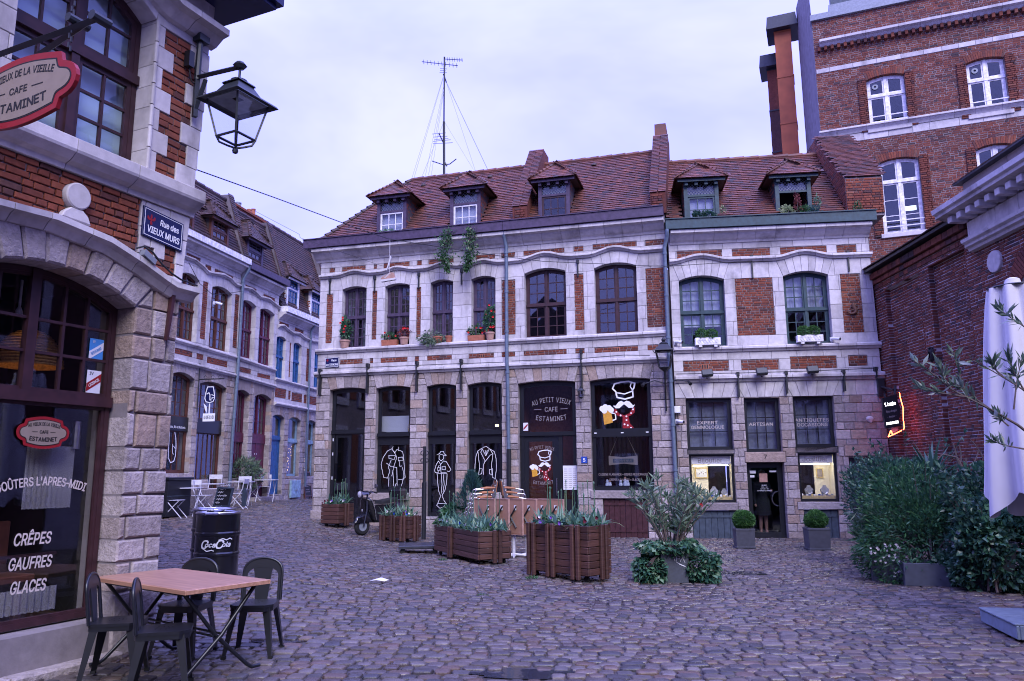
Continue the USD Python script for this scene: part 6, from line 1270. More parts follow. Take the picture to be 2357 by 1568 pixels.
# shop: lights above
for i,o in enumerate((gc[0],gc[2],gc[4])):
 a,b,c,d = o.bounds
 w_ = window(HC,G,o,'shop_black',depth=.16,fw=.075,transom=None,mull=False,grid=(1,1,1),rng=rng,room=None,leaf=0,pane='pane')
 HC.add('blind',G.W(slab(sbox(a,b,c,d),-.36,-.34)),'curtain_grey',parent=w_,world=True); W = []
 x0,x1,y0,y1 = a + .09,c - .09,b + .09,d - .09
 for x in np.linspace(x0,x1,4)[1:-1]: W.append(slab(sbox(x - .012,y0,x + .012,y1),-.25,-.23))
 for y in np.linspace(y0,y1,4)[1:-1]: W.append(slab(sbox(x0,y - .012,x1,y + .012),-.249,-.229))
 HC.add('glazing_bar',G.W(cat(W)),'shop_black',parent=w_,world=True)
 tx = [[('EXPERT',1.12,2.92),('GEMMOLOGUE',1.12,2.80)],[('ARTISAN',2.48,2.86)],[('ANTIQUITES',3.76,2.95),('OCCASIONS',3.76,2.83)]][i]
 for s,u,v in tx: HC.add('lettering',G.W(text_on(s,u,v,.082,-.188,width=.078 * len(s) + .06)),'letter_cream',parent=w_,world=True)
for p in lint: HC.add('fascia',G.W(slab(p.buffer(.01),-.25,-.02)),'shop_black',world=True)
HC.add('numeral',G.W(text_on('7',2.50,2.02,.10,.03,bold=True)),'letter_black',world=True)
# lit show windows
for i,o in enumerate((gc[1],gc[5])):
 a,b,c,d = o.bounds
 w_ = window(HC,G,o,'shop_black',depth=.10,fw=.055,transom=None,mull=False,grid=(1,1,1),rng=rng,room=None,leaf=0,pane='pane_clear',name='show_window')
 bx = lambda u0,u1,v0,v1,w0,w1: G.W(slab(sbox(u0,v0,u1,v1),w0,w1))
 HC.add('show_floor',bx(a,c,b - .02,b + .12,-.75,-.19),'cream_case',parent=w_,world=True); HC.add('show_back',bx(a,a + (c - a) * (.48 if i == 0 else .0) + .001,b,d,-.80,-.75),'cream_case',parent=w_,world=True)
 HC.add('show_side',cat([bx(c - .01,c + .02,b,d,-.8,-.19),bx(a - .02,a + .01,b,d,-.8,-.19)]),'cream_case',parent=w_,world=True,kind='stuff'); HC.add('show_depth',bx(a,c,b,d,-1.6,-1.55),'dim_room',parent=w_,world=True)
 HC.add('show_top',bx(a,c,d - .03,d + .05,-.8,-.19),'cream_case',parent=w_,world=True); HC.add('show_lamp',bx(a + .12,c - .12,d - .30,d - .275,-.30,-.24),'lamp_white',parent=w_,world=True)
 HC.add('name_band',bx(a + .06,c - .06,d - .25,d - .055,-.175,-.172),'curtain_white',parent=w_,world=True); HC.add('lettering',G.W(text_on(('Bijoutier','Joaillier')[i],(a + c) / 2 - .02,d - .155,.12,-.170,width=.62)),'letter_dim',parent=w_,world=True)
 HC.add('price_band',bx(a + .06,c - .06,b + .06,b + .14,-.185,-.182),'card_yellow',parent=w_,world=True)
 for j,(fx,s) in enumerate(((.58,1.0),(.86,.8),(.06,.8)) if i == 0 else ((.28,1.0),(.80,1.0))):
  u = a + .1 + (c - a - .2) * fx; t = Thing('necklace_bust','grey velvet necklace bust in the %s lit jeweller window, %s' % (('left','right')[i],('tallest','small one at its right end','small one at its left end')[j] if i == 0 else ('nearer the door','at its right end')[j]),'display bust',G.at(u,b + .12,-.42),rz=G.yaw)
  t.add('bust',xf((lambda m: (np.c_[m[0][:,0],-m[0][:,2],m[0][:,1]],m[1]))(slab(Polygon([(-.03,.27),(.03,.27),(.05,.22),(.10,.17),(.09,.10),(.045,0),(-.045,0),(-.09,.10),(-.10,.17),(-.05,.22)]).buffer(.004),-.03,.03)),s=s),'velvet_grey'); t.add('necklace',xf(tube([(.09 * math.sin(q),-.045,.22 - .16 * math.cos(q * .62) ** 2) for q in np.linspace(-1.3,1.3,13)],.008,5),s=s),'chrome')
 for j in range(13):
  u = a + .10 + (c - a - .2) * j / 12; t_ = ('chrome','card_yellow','velvet_grey','paper_white','sign_blue')[int(rng.integers(5))]
  HC.add('jewel_stand',G.W(cat([slab(sbox(u - .022,b + .12,u + .022,b + .145 + .05 * rng.random()),-.34,-.27)])),t_,parent=w_,world=True)
t = Thing('framed_print','gilt framed print in the left lit jeweller window','picture',G.at(.97,1.66,-.72),rz=G.yaw); t.add('frame',G.W(slab(sbox(.80,1.48,1.14,1.76).difference(sbox(.83,1.51,1.11,1.73)),-.74,-.71)),'card_yellow',world=True); t.add('print',G.W(slab(sbox(.83,1.51,1.11,1.73),-.74,-.725)),'paper_white',world=True); t.add('motif',G.W(cat([slab(Point(.92 + .05 * k,1.60 + .03 * (k % 2)).buffer(.016,quad_segs=3),-.725,-.722) for k in range(4)])),'letter_dim',world=True,kind='stuff')
t = Thing('framed_print','small dark framed print in the right lit jeweller window','picture',G.at(4.0,1.65,-.72),rz=G.yaw); t.add('frame',G.W(slab(sbox(3.91,1.48,4.08,1.72).difference(sbox(3.93,1.50,4.06,1.70)),-.74,-.71)),'card_yellow',world=True); t.add('print',G.W(slab(sbox(3.93,1.50,4.06,1.70),-.74,-.725)),'letter_dim',world=True)
HC.add('show_panel',G.W(slab(sbox(3.86,.9,4.25,2.1),-.80,-.75)),'cream_case',world=True)
# glass door
wd_ = window(HC,G,gc[3],'shop_black',depth=.22,fw=.075,transom=None,mull=False,grid=(1,1,1),rng=rng,room=None,leaf=.05,pane='pane',name='glass_door',label='black framed glass door of the jeweller')
V = np.array([G.at(u,v,w) for u,v,w in ((1.9,.0,-.42),(3.1,.0,-.42),(3.1,2.2,-.42),(1.9,2.2,-.42),(1.9,.0,-2.6),(3.1,.0,-2.6),(3.1,2.2,-2.6),(1.9,2.2,-2.6))]); HC.add('hall',(V,tri([[4,5,6,7],[0,4,7,3],[1,2,6,5],[0,1,5,4],[3,7,6,2]])),'dim_room',parent=wd_,world=True)
HC.add('door_handle',tube([G.at(2.80 + .0 - .16 * math.sin(q),.96 + .18 * math.cos(q),-.17) for q in np.linspace(.1,3.0,12)],.014,7),'chrome',parent=wd_,world=True,smooth=40)
HC.add('door_notice',G.W(cat([slab(sbox(2.36,1.38,2.56,1.60),-.205,-.202)])),'clay_pink',parent=wd_,world=True)
for a,b,c,d in ((2.13,1.60,2.28,1.67),(2.62,1.63,2.79,1.67),(2.13,1.50,2.24,1.56)): HC.add('door_sticker',G.W(slab(sbox(a,b,c,d),-.205,-.202)),'paper_white',parent=wd_,world=True)
for k in range(4): HC.add('lettering',G.W(text_on(('HEURES','10 h - 13','14 h 30 - 19','DU MARDI AU SAMEDI')[k],2.47,1.30 - .045 * k,.024,-.202)),'letter_white',parent=wd_,world=True)
for q in cl:
 a,b,c,d = q.bounds; n_ = 7 if c - a > 1 else 5
 HC.add('cellar_recess',G.W(slab(q,-.2,-.12)),'dark_room',world=True)
 for j in range(n_): HC.add('cellar_plank',G.W(piece(sbox(a + (c - a) * j / n_ + .003,b,a + (c - a) * (j + 1) / n_ - .003,d),-.12,-.05,.005)),'paint_slate',world=True)
 HC.add('cellar_rail',G.W(slab(sbox(a + .02,d - .16,c - .02,d - .10),-.05,-.03)),'paint_slate',world=True)
for j in range(5): HC.add('side_door_plank',G.W(piece(sbox(4.555 + .145 * j,.03,4.695 + .145 * j,1.98),-.26,-.20,.006)),'paint_slate',world=True)
HC.add('shell_ornament',G.W((lambda m: (np.c_[m[0][:,0] + 5.12,m[0][:,1] + 2.94,m[0][:,2]],m[1]))(hull([(.0,-.10,.0),(.03,-.10,.03)] + [(.09 * math.sin(q),.08 * math.cos(q),z) for q in np.linspace(-1.7,1.7,9) for z in (0,.03)] + [(.05 * math.sin(q),.04 * math.cos(q),.06) for q in np.linspace(-1.5,1.5,5)]))),'canvas_white',world=True,label='pale scallop shell on the rubble wall')
for i,(u,v0,v1) in enumerate(((1.92,3.55,4.2),(3.13,3.62,4.2),(4.55,3.65,4.2),(5.34,3.98,4.25),(2.46,6.72,7.35),(4.92,6.80,7.35))):
 t = Thing('wall_tie','iron wall tie %s of the jeweller house' % ('over the pier left of the door','over the pier right of the door','over the right end of the show windows','at the lower right corner','between the two upper windows','above the gecko panel')[i],'wall tie',G.at(u,v0,.02),rz=G.yaw); t.add('rod',G.W(slab(sbox(u - .018,v0,u + .018,v1),.0,.05 if i > 3 else .15)),'iron_black',world=True); t.add('head',G.W(slab(sbox(u - .035,v1 - .10,u + .035,v1),.0,.07 if i > 3 else .16)),'iron_black',world=True)
# roof of the jeweller's house
gable_roof(HC,G,.28,5.0,8.34,PIT,RUN,'roof_tile',rng,limit=280,cut=unary_union([sbox(u - .45,-.1,u + .45,1.5) for u in (1.14,3.72)]))
fg = lambda k,x,y,w=-.12: G.z(k,x,y,w)
for i,(xl,xr,yb,yt,yp,xp) in enumerate(((275,550,560,265,120,380),(995,1280,535,235,90,1090))):
 a,c = fg('Z7',xl,yb)[0],fg('Z7',xr,yb)[0]; vt = fg('Z7',(xl + xr) / 2,yt)[1]; vp = G.z('Z7',xp,yp,-.45)[1]
 hip_dormer(HC,G,(a + c) / 2,c - a,8.38,vt + .14,vp,-.12,'paint_green',over=.20,grid=(3,2,1),sash='paint_green',tile='roof_tile',rng=rng,curtain='pale_blind' if i == 0 else None,open_=i == 1,back=1.5,limit=60)
# brick party wall with a tiled slope at its right end
a = math.radians(PIT); vR = 8.34 + RUN * math.tan(a)
pw = [(.02,8.3),(.05,9.35),(-RUN * .98,vR + .55),(-RUN - 1.2,vR + .55),(-6,8.3)]
V = np.array([G.at(u,v,w) for u in (5.0,5.95) for w,v in pw]); n_ = len(pw); k = np.arange(n_); k2 = np.roll(k,-1); _,tt = earc([np.array(pw)])
HC.add('party_wall',(V,np.vstack([tt,tt[:,::-1] + n_,np.c_[k,k2,k2 + n_],np.c_[k,k2 + n_,k + n_]])),'mortar_grey',world=True)
cs = Polygon(pw[:4] + [(-RUN - 1.2,8.4)]); ms = []
for p in brick_rects(cs,rng,h=.07,L=.215):
 m = piece(p,-.03,.006 + .006 * rng.random(),.005); ww,vv,off = m[0].T; ms.append((G.p + (5.0 - off)[:,None] * G.d + ww[:,None] * G.n + vv[:,None] * np.array([0,0,1.0]),m[1]))
HC.add('brick_flank',cat(ms),'brick_red',world=True,kind='stuff')
lay(HC,G,'brick',brick_rects(sbox(5.0,8.36,5.94,9.34),rng,h=.07),'brick_red',-.02,.06,rng,jit=.004,limit=60)
a2 = math.atan2(vR + .55 - 9.35,RUN * .98 + .05); up_ = np.array([0,0,1.0]) * math.sin(a2) - G.n * math.cos(a2); Lx = (vR + .55 - 9.35) / math.sin(a2)
lay_meshes(HC,'flank_tile',tiles(G.at(4.97,9.36,.07),G.d,up_,sbox(0,0,1.05,Lx),rng,wd=.17,ex=.10),'roof_tile',limit=160)
# == TALL BRICK BUILDING behind, and the brick wall with its portal on the right
rng = np.random.default_rng(51)
Q = R1
TB = Thing('brick_building','tall dark red brick building with white windows behind the jeweller house','building',Q.at(3,6))
def qwin(pts,rise): us = [Q.z('Y3',*p) for p in pts]; return arch_poly((us[0][0] + us[2][0]) / 2,(us[1][0] + us[3][0]) / 2,(us[2][1] + us[3][1]) / 2,(us[0][1] + us[1][1]) / 2 - rise,rise)
tw_ = [qwin(((660,440),(870,410),(690,735),(910,705)),.10),qwin(((1220,345),(1440,315),(1270,655),(1490,625)),.10),qwin(((720,915),(950,885),(775,1335),(1010,1310)),.12)]
q4 = Q.z('Y3',1293,840); tw_.append(arch_poly(tw_[1].bounds[0],tw_[1].bounds[2],tw_[2].bounds[1],tw_[2].bounds[3] - .12,.12))
us0,us1 = -.12,9.0; vb1,vb2,vtop = Q.z('Y3',800,335)[1],Q.z('Y3',800,730)[1],Q.z('Y3',600,60)[1]
vdent = Q.z('Y3',800,200)[1]
TB.add('wall',Q.W(slab(sbox(us0,2,us1,vtop).difference(unary_union([o.buffer(.012) for o in tw_])),-.5,-.008)),'mortar_pale',world=True)
arcs = []
for o in tw_: a,b,c,d = o.bounds; arcs += voussoirs(a,c,d - .11,.11,lambda u,m_=(a + c) / 2,d_=d: d_ + .24 - .1 * ((u - m_) / .8) ** 2,17,spread=.08)
bands = [sbox(us0 + .02,vb1 - .08,us1,vb1 + .10),sbox(us0 + .05,vb2 - .30,us1,vb2 + .22)]
ps = brick_rects(sbox(us0,6.6,us1,vtop - .1).difference(unary_union(tw_ + bands + arcs).buffer(.004)),rng,h=.075,L=.24,joint=.011)
lay(TB,Q,'brick',ps,'brick_dark',-.05,.0,rng,bev=.005,jit=.006,wob=.008)
lay(TB,Q,'arch_brick',arcs,'brick_red',-.3,.012,rng,bev=.004,jit=.004)
for i,o in enumerate(tw_):
 a,b,c,d = o.bounds
 for u0_,u1_ in ((a - .30,a - .006),(c + .006,c + .30)): lay(TB,Q,'jamb_brick',brick_rects(sbox(u0_,b - .1,u1_,d - .05),rng,h=.075,L=.24,joint=.014),'brick_dark',-.02,.05,rng,jit=.004,limit=40)
 w_ = window(TB,Q,o,'paint_white',depth=.16,fw=.065,transom=(b + (d - b) * (.64 if i < 2 else .70)),mull=True,mw=.10,tw=.09,grid=(1,1,1 if i < 2 else 3),bars=.02,rng=rng,room='dim_room',room_d=1.2,pane='pane_mirror',leaf=.05)
 TB.add('guard_rail',Q.W(cat([slab(sbox(a - .02,b + y,c + .02,b + y + .03),-.02,.01) for y in (.22,.42)])),'paint_white',parent=w_,world=True,kind='stuff'); TB.add('sill_stone',Q.W(piece(sbox(a - .1,b - .15,c + .1,b - .002),-.3,.06,.01)),'limestone',world=True)
 if i < 2: TB.add('vent_fan',Q.W(slab(Point(a + .27,d - .34).buffer(.10,quad_segs=6).difference(Point(a + .27,d - .34).buffer(.04)),-.17,-.15)),'lead_grey',parent=w_,world=True)
TB.add('ceiling_light',Q.W(slab(sbox(tw_[2].bounds[2] - .52,tw_[2].bounds[1] + .98,tw_[2].bounds[2] - .12,tw_[2].bounds[1] + 1.14),-.8,-.76)),'sign_lit',world=True)
for p in split_rects(bands[0],[vb1 - .08,vb1 + .10],(.5,.8),rng,.01): TB.add('band_stone',Q.W(piece(p,-.3,.02,.006)),'limestone',world=True)
mould(TB,Q,[(us0 - .05,vb2 + .0),(us1,vb2 + .0)],CORN(.18,.22),.7,'cornice_stone','limestone',rng)
for p in split_rects(sbox(us0 + .15,vb2 - .30,us1,vb2 - .01),[vb2 - .3,vb2 - .01],(.5,.9),rng,.01): TB.add('band_stone',Q.W(piece(p,-.3,.012,.006)),'limestone',world=True)
mould(TB,Q,[(us0 + .2,vdent),(us1,vdent)],LEDGE(.30,.24),.8,'cornice_stone','limestone',rng)
for k in range(40): TB.add('dentil',Q.W(piece(sbox(.0 + k * .22,vdent - .16,.10 + k * .22,vdent),-.02,.16,.006)),'brick_dark',world=True)
TB.add('lead_coping',Q.W(cat([slab(sbox(us0 - .05,vtop - .1,us1,vtop + .12),-.6,.10),slab(sbox(us0 + .6,vtop + .12,us1,vtop + .42),-.6,.02)])),'lead_grey',world=True); TB.add('mansard',Q.W(slab(sbox(us0 + .7,vtop + .4,us1,vtop + 3),-1.2,-.4)),'paint_slate',world=True)
uf = Q.z('Y3',296,500,-3.2)[0]; TB.add('side_wall',(np.array([Q.at(us0,2,-.02),Q.at(uf,2,-3.2),Q.at(uf,vtop + 2.5,-3.2),Q.at(us0,vtop + .1,-.02),Q.at(us0 - .05,vtop + 2.5,-.6)]),np.array([[0,2,1],[0,3,2],[3,4,2]])),'render_grey',world=True)
# orange duct shafts
for j,(xs,ys,w,lab) in enumerate((((125,215,200,300),(190,895),-3.2,'tall orange copper duct with a dark hood beside the brick building'),((110,150,165,205),(400,890),-4.6,'smaller dark hooded duct half hidden behind the orange one'))):
 a,b = Q.z('Y3',xs[0],ys[0],w),Q.z('Y3',xs[1],ys[0],w); c,d = Q.z('Y3',xs[2],ys[1],w),Q.z('Y3',xs[3],ys[1],w)
 t = Thing('duct_shaft',lab,'duct',Q.at((a[0] + b[0]) / 2,8,w),rz=Q.yaw); u0_,u1_ = (a[0] + c[0]) / 2,(b[0] + d[0]) / 2
 if j: u0_,u1_ = a[0] - .1,u0_ + .55
 vv = np.linspace(7.5,a[1],7); m_ = 'copper_panel' if j == 0 else 'brick_dark'
 for v0_,v1_ in zip(vv[:-1],vv[1:]): t.add('duct_panel',Q.W(slab(sbox(u0_,v0_ + .012,u1_,v1_ - .012),w - .8,w)),m_,world=True); t.add('joint_strip',Q.W(slab(sbox(u0_ - .02,v1_ - .03,u1_ + .02,v1_ + .03),w - .82,w + .02)),'copper_panel' if j == 0 else 'iron_black',world=True)
 h = a[1]; e = .30; V = np.array([Q.at(x,h + y,z) for x,y,z in ((u0_ - e,.05,w + e),(u1_ + e,.05,w + e),(u1_ + e,.05,w - .8 - e),(u0_ - e,.05,w - .8 - e),(u0_ - e + .06,.62,w + e - .06),(u1_ + e - .06,.62,w + e - .06),(u1_ + e - .06,.62,w - .8 - e),(u0_ - e + .06,.62,w - .8 - e))]); t.add('hood',(V,_BQ),'granite_dark',world=True)
# ---- right-hand wall
N = R2
RW = Thing('brick_wall','long red brick wall with sunken panels along the right side of the square','wall',N.at(3,0),rz=N.yaw)
pan = [sbox(.50,.8,2.14,6.15),sbox(2.62,.8,4.05,6.18)]; TOP = 6.74
ac = (6.95,3.85); ri,ro = 1.72,2.10; arch_hole = Point(*ac).buffer(ri,quad_segs=24).union(sbox(ac[0] - ri,-.2,ac[0] + ri,ac[1]))
ring_ = []
for a in np.arange(math.radians(88),math.radians(184),.072 / 1.9):
 ring_.append(Polygon([(ac[0] + r * math.cos(q),ac[1] + r * math.sin(q)) for r,q in ((ri,a + .003),(ro,a + .003),(ro,a + .033),(ri,a + .033))]))
rd = Point(5.06,5.63).buffer(.215,quad_segs=10)
wall = sbox(-.2,-.3,9.5,TOP).difference(arch_hole)
RW.add('wall',N.W(slab(wall.difference(unary_union(pan).buffer(.02,join_style=2)),-.6,-.012)),'mortar_bright',world=True)
for p in pan: RW.add('panel_back',N.W(slab(p.buffer(.02),-.6,-.122)),'mortar_bright',world=True)
body = sbox(-.2,-.1,7.2,6.28).difference(unary_union(pan + ring_ + [arch_hole,rd]).buffer(.004))
ps = brick_rects(body,rng,h=.068,L=.225,joint=.014); pp = []
for p in pan: pp += brick_rects(p.buffer(-.004),rng,h=.068,L=.225,joint=.014)
lay(RW,N,'brick',ps,'brick_dark',-.13,.0,rng,bev=.005,jit=.006,wob=.008,limit=180)
lay(RW,N,'brick',pp,'brick_dark',-.2,-.11,rng,bev=.005,jit=.006,wob=.008,limit=120,rest='panel_brickwork')
lay(RW,N,'arch_brick',ring_,'brick_dark',-.3,.012,rng,bev=.004,jit=.004)
for i,(v0,v1,w) in enumerate(((6.28,6.40,.02),(6.41,6.53,.07),(6.54,6.70,.13))): lay(RW,N,'corbel_brick',brick_rects(sbox(-.2,v0,4.35,v1),rng,h=(v1 - v0 - .004),L=.22,joint=.012),'brick_dark',-.05,w,rng,jit=.004,limit=40)
RW.add('roof_edge',N.W(slab(sbox(-.2,6.74,4.3,6.80),-.3,.26)),'iron_black',world=True)
V = np.array([N.at(-.2,6.81,.26),N.at(4.4,6.81,.26),N.at(4.4,7.1,-.5),N.at(-.2,7.1,-.5)]); RW.add('roof_slope',(V,tri([[0,1,2,3]])),'roof_tile_dark',world=True)
lay_meshes(RW,'roof_tile',tiles(N.at(-.2,6.80,.28),N.d,np.array([0,0,.356]) - N.n * .934,sbox(0,0,4.55,.3),rng,wd=.17,ex=.11),'roof_tile_dark',limit=60)
RW.add('arch_dark',N.W(slab(arch_hole,-2.2,-2.1)),'dark_room',world=True)
RW.add('roundel',N.W(piece(rd,-.05,.05,.012)),'limestone',world=True,label='round stone disc high on the brick wall')
# stone entablature of the portal
def blocks(v0,v1,w,ln,u0=4.45,m='limestone'):
 for p in split_rects(sbox(u0,v0,9,v1),[v0,v1],ln,rng,.008): RW.add('entablature_stone',N.W(piece(p,-.3,w,.008)),m,world=True)
mould(RW,N,[(4.40,6.00),(9,6.00)],[(-.02,0),(.10,.02),(.12,.07),(.18,.10),(.18,.15),(.24,.19),(.26,.25),(.10,.28),(-.02,.28)],.9,'moulding_stone','limestone',rng)
blocks(6.285,6.62,.12,(.6,.9)); mould(RW,N,[(4.05,6.80),(9,6.80)],[(-.02,-.05),(.30,-.03),(.52,.02),(.52,.08),(.58,.11),(.60,.20),(.5,.24),(-.02,.26)],.8,'cornice_stone','limestone',rng)
for k in range(14): RW.add('modillion',N.W(piece(sbox(4.35 + .32 * k,6.63,4.50 + .32 * k,6.76),.1,.44,.01)),'limestone',world=True)
blocks(7.07,7.46,.10,(1.2,1.6),u0=4.42,m='old_render'); lay_meshes(RW,'roof_tile',tiles(N.at(4.30,7.46,.22),N.d,np.array([0,0,.5]) - N.n * .866,sbox(0,0,4.5,.42),rng,wd=.17,ex=.11),'roof_tile_dark',limit=80)
RW.add('roof_edge',N.W(slab(sbox(4.32,7.45,9,7.48),-.3,.24)),'iron_black',world=True)
q_ = N.z('Y4',848,825); t = Thing('cable_coil','black coil of cable hung on the brick wall above the shrubs','cable',N.at(q_[0],q_[1],.05),rz=N.yaw)
for k in range(3): t.add('loop',tube([N.at(q_[0] + (.09 - .02 * k) * math.cos(a),q_[1] + (.15 - .02 * k) * math.sin(a),.04 + .02 * k) for a in np.linspace(0,6.283,17)[:-1]],.014,6,closed=True),'cable_black',world=True)
t.add('hook',N.W(slab(sbox(q_[0] - .02,q_[1] + .08,q_[0] + .02,q_[1] + .17),.0,.10)),'iron_black',world=True)
# gecko on the jeweller's brick panel
gk = lambda pts: [CC.z('Z7',x,y,.03) for x,y in pts]
t = Thing('gecko_ornament','bronze gecko ornament climbing the brick panel of the jeweller house','ornament',CC.at(4.95,5.8,.02),rz=CC.yaw)
bd = gk([(1592,1200),(1590,1215),(1605,1240),(1612,1255),(1612,1270),(1595,1282),(1570,1283),(1550,1270),(1545,1262)])
t.add('body',tube([CC.at(u,v,.03) for u,v in bd],[.03,.045,.050,.052,.045,.030,.022,.014,.008],8),'gecko_bronze',world=True,smooth=50)
for p in ([(1600,1225),(1585,1232),(1575,1228)],[(1600,1222),(1618,1210),(1632,1212)],[(1612,1258),(1628,1248),(1640,1240)],[(1608,1262),(1590,1252),(1575,1250)]): t.add('leg',tube([CC.at(u,v,.03) for u,v in gk(p)],[.022,.018,.012],6),'gecko_bronze',world=True)
# ---- houses behind the viewer, seen only as reflections in the shop windows
OP = Frame((11,-8.5),177)
OH = Thing('opposite_house','brick and pale stone house across the square, mirrored in the shop windows','building',OP.at(8,0),rz=OP.yaw)
ow = [arch_poly(u,u + 1.1,v,v + 1.9,.15) for u in (-3.0,0.2,3.4,6.6,9.8,13,16.2,19.4) for v in (1.0,4.6)]
OH.add('wall',OP.W(slab(sbox(-6,-.3,26,8.2).difference(unary_union(ow)),-.3,0)),'brick_dark',world=True)
for o in ow:
 a,b,c,d = o.bounds; OH.add('window_surround',OP.W(slab(sbox(a - .25,b - .15,c + .25,d + .3).difference(o),-.02,.05)),'limestone',world=True); OH.add('window_sash',OP.W(slab(o.difference(unary_union([sbox(a + .08 + i * (c - a - .12) / 2,b + .08 + j * .6,a + .02 + (i + 1) * (c - a - .12) / 2,b + .02 + (j + 1) * .6) for i in range(2) for j in range(3)])),-.2,-.15)),'paint_maroon',world=True); OH.add('window_dark',OP.W(slab(o,-.30,-.26)),'dark_room',world=True)
OH.add('cornice',OP.W(slab(sbox(-6,7.6,26,8.2),0,.3)),'limestone',world=True); V = np.array([OP.at(-6,8.2,.3),OP.at(26,8.2,.3),OP.at(26,9.6,-3.2),OP.at(-6,9.6,-3.2)]); OH.add('roof',(V,tri([[0,1,2,3]])),'roof_tile_dark',world=True)
for fr,u0_,u1_,nm in ((SS,-28,-4.45,'pale house farther left in the street, mirrored in the shop windows'),(R2,9.55,27,'brick house on the right side of the square, mirrored in the cafe window')):
 t = Thing('opposite_house',nm,'building',fr.at(u0_ + 6,0),rz=fr.yaw); ow = [arch_poly(u,u + 1.1,v,v + 1.9,.15) for u in np.arange(u0_ + 1,u1_ - 1.5,2.3) for v in (1.4,4.9)]; m_ = 'old_render' if fr is SS else 'brick_dark'
 t.add('wall',fr.W(slab(sbox(u0_,-.3,u1_,8.4).difference(unary_union(ow)),-.3,0)),m_,world=True); t.add('cornice',fr.W(slab(sbox(u0_,8.0,u1_,8.4),0,.3)),'limestone',world=True); t.add('roof',(np.array([fr.at(u0_,8.4,.3),fr.at(u1_,8.4,.3),fr.at(u1_,11.6,-2.6),fr.at(u0_,11.6,-2.6)]),tri([[0,1,2,3]])),'roof_tile_dark',world=True)
 for o in ow: a,b,c,d = o.bounds; t.add('brick_panel',fr.W(slab(sbox(c + .35,b,c + .85,d),0,.02)),'brick_red',world=True); t.add('window_surround',fr.W(slab(sbox(a - .2,b - .3,c + .2,d + .3).difference(o),0,.06)),'limestone',world=True); t.add('window_sash',fr.W(slab(o.difference(unary_union([sbox(a + .08 + i * (c - a - .12) / 2,b + .08 + j * .6,a + .02 + (i + 1) * (c - a - .12) / 2,b + .02 + (j + 1) * .6) for i in range(2) for j in range(3)])),-.2,-.15)),'paint_brown',world=True); t.add('window_dark',fr.W(slab(o,-.30,-.26)),'dark_room',world=True)
# == FURNITURE AND PLANTS OF THE SQUARE
rng = np.random.default_rng(61)
def zat(k,x,y,p):
 """height at which a sight line passes over a ground point"""
 d = sight(k,x,y); n = np.array([p[0],p[1],0]) - np.array([EYE[0],EYE[1],0]); n /= np.linalg.norm(n); return float((EYE + d * (np.dot(p - EYE,n) / np.dot(d,n)))[2])
def blade(p,az,ln,wd,lean,bend,n=5):
 """a strap leaf"""
 t = np.linspace(0,1,n); h = np.array([math.cos(az),math.sin(az),0]); s = np.array([-h[1],h[0],0]); a = lean + bend * t
 st = np.stack([np.cumsum(np.r_[0,np.sin(a[1:]) * ln / (n - 1)]),np.cumsum(np.r_[0,np.cos(a[1:]) * ln / (n - 1)])],1); c = p + st[:,:1] * h + st[:,1:] * np.array([0,0,1.0])
 w = wd * np.sin(np.pi * (.12 + .86 * t) ** .8)[:,None] / 2; V = np.vstack([c + s * w,c - s * w]); k = np.arange(n - 1); return V,np.vstack([np.c_[k,k + n,k + n + 1],np.c_[k,k + n + 1,k + 1]])
def flower(p,r,n=5):
 a = np.arange(n) * 2 * math.pi / n; V = [p] + [p + r * np.array([math.cos(q),-.5 * abs(math.sin(q)) - .2,math.sin(q)]) for q in a]; return np.array(V),np.array([[0,i + 1,(i + 1) % n + 1] for i in range(n)])
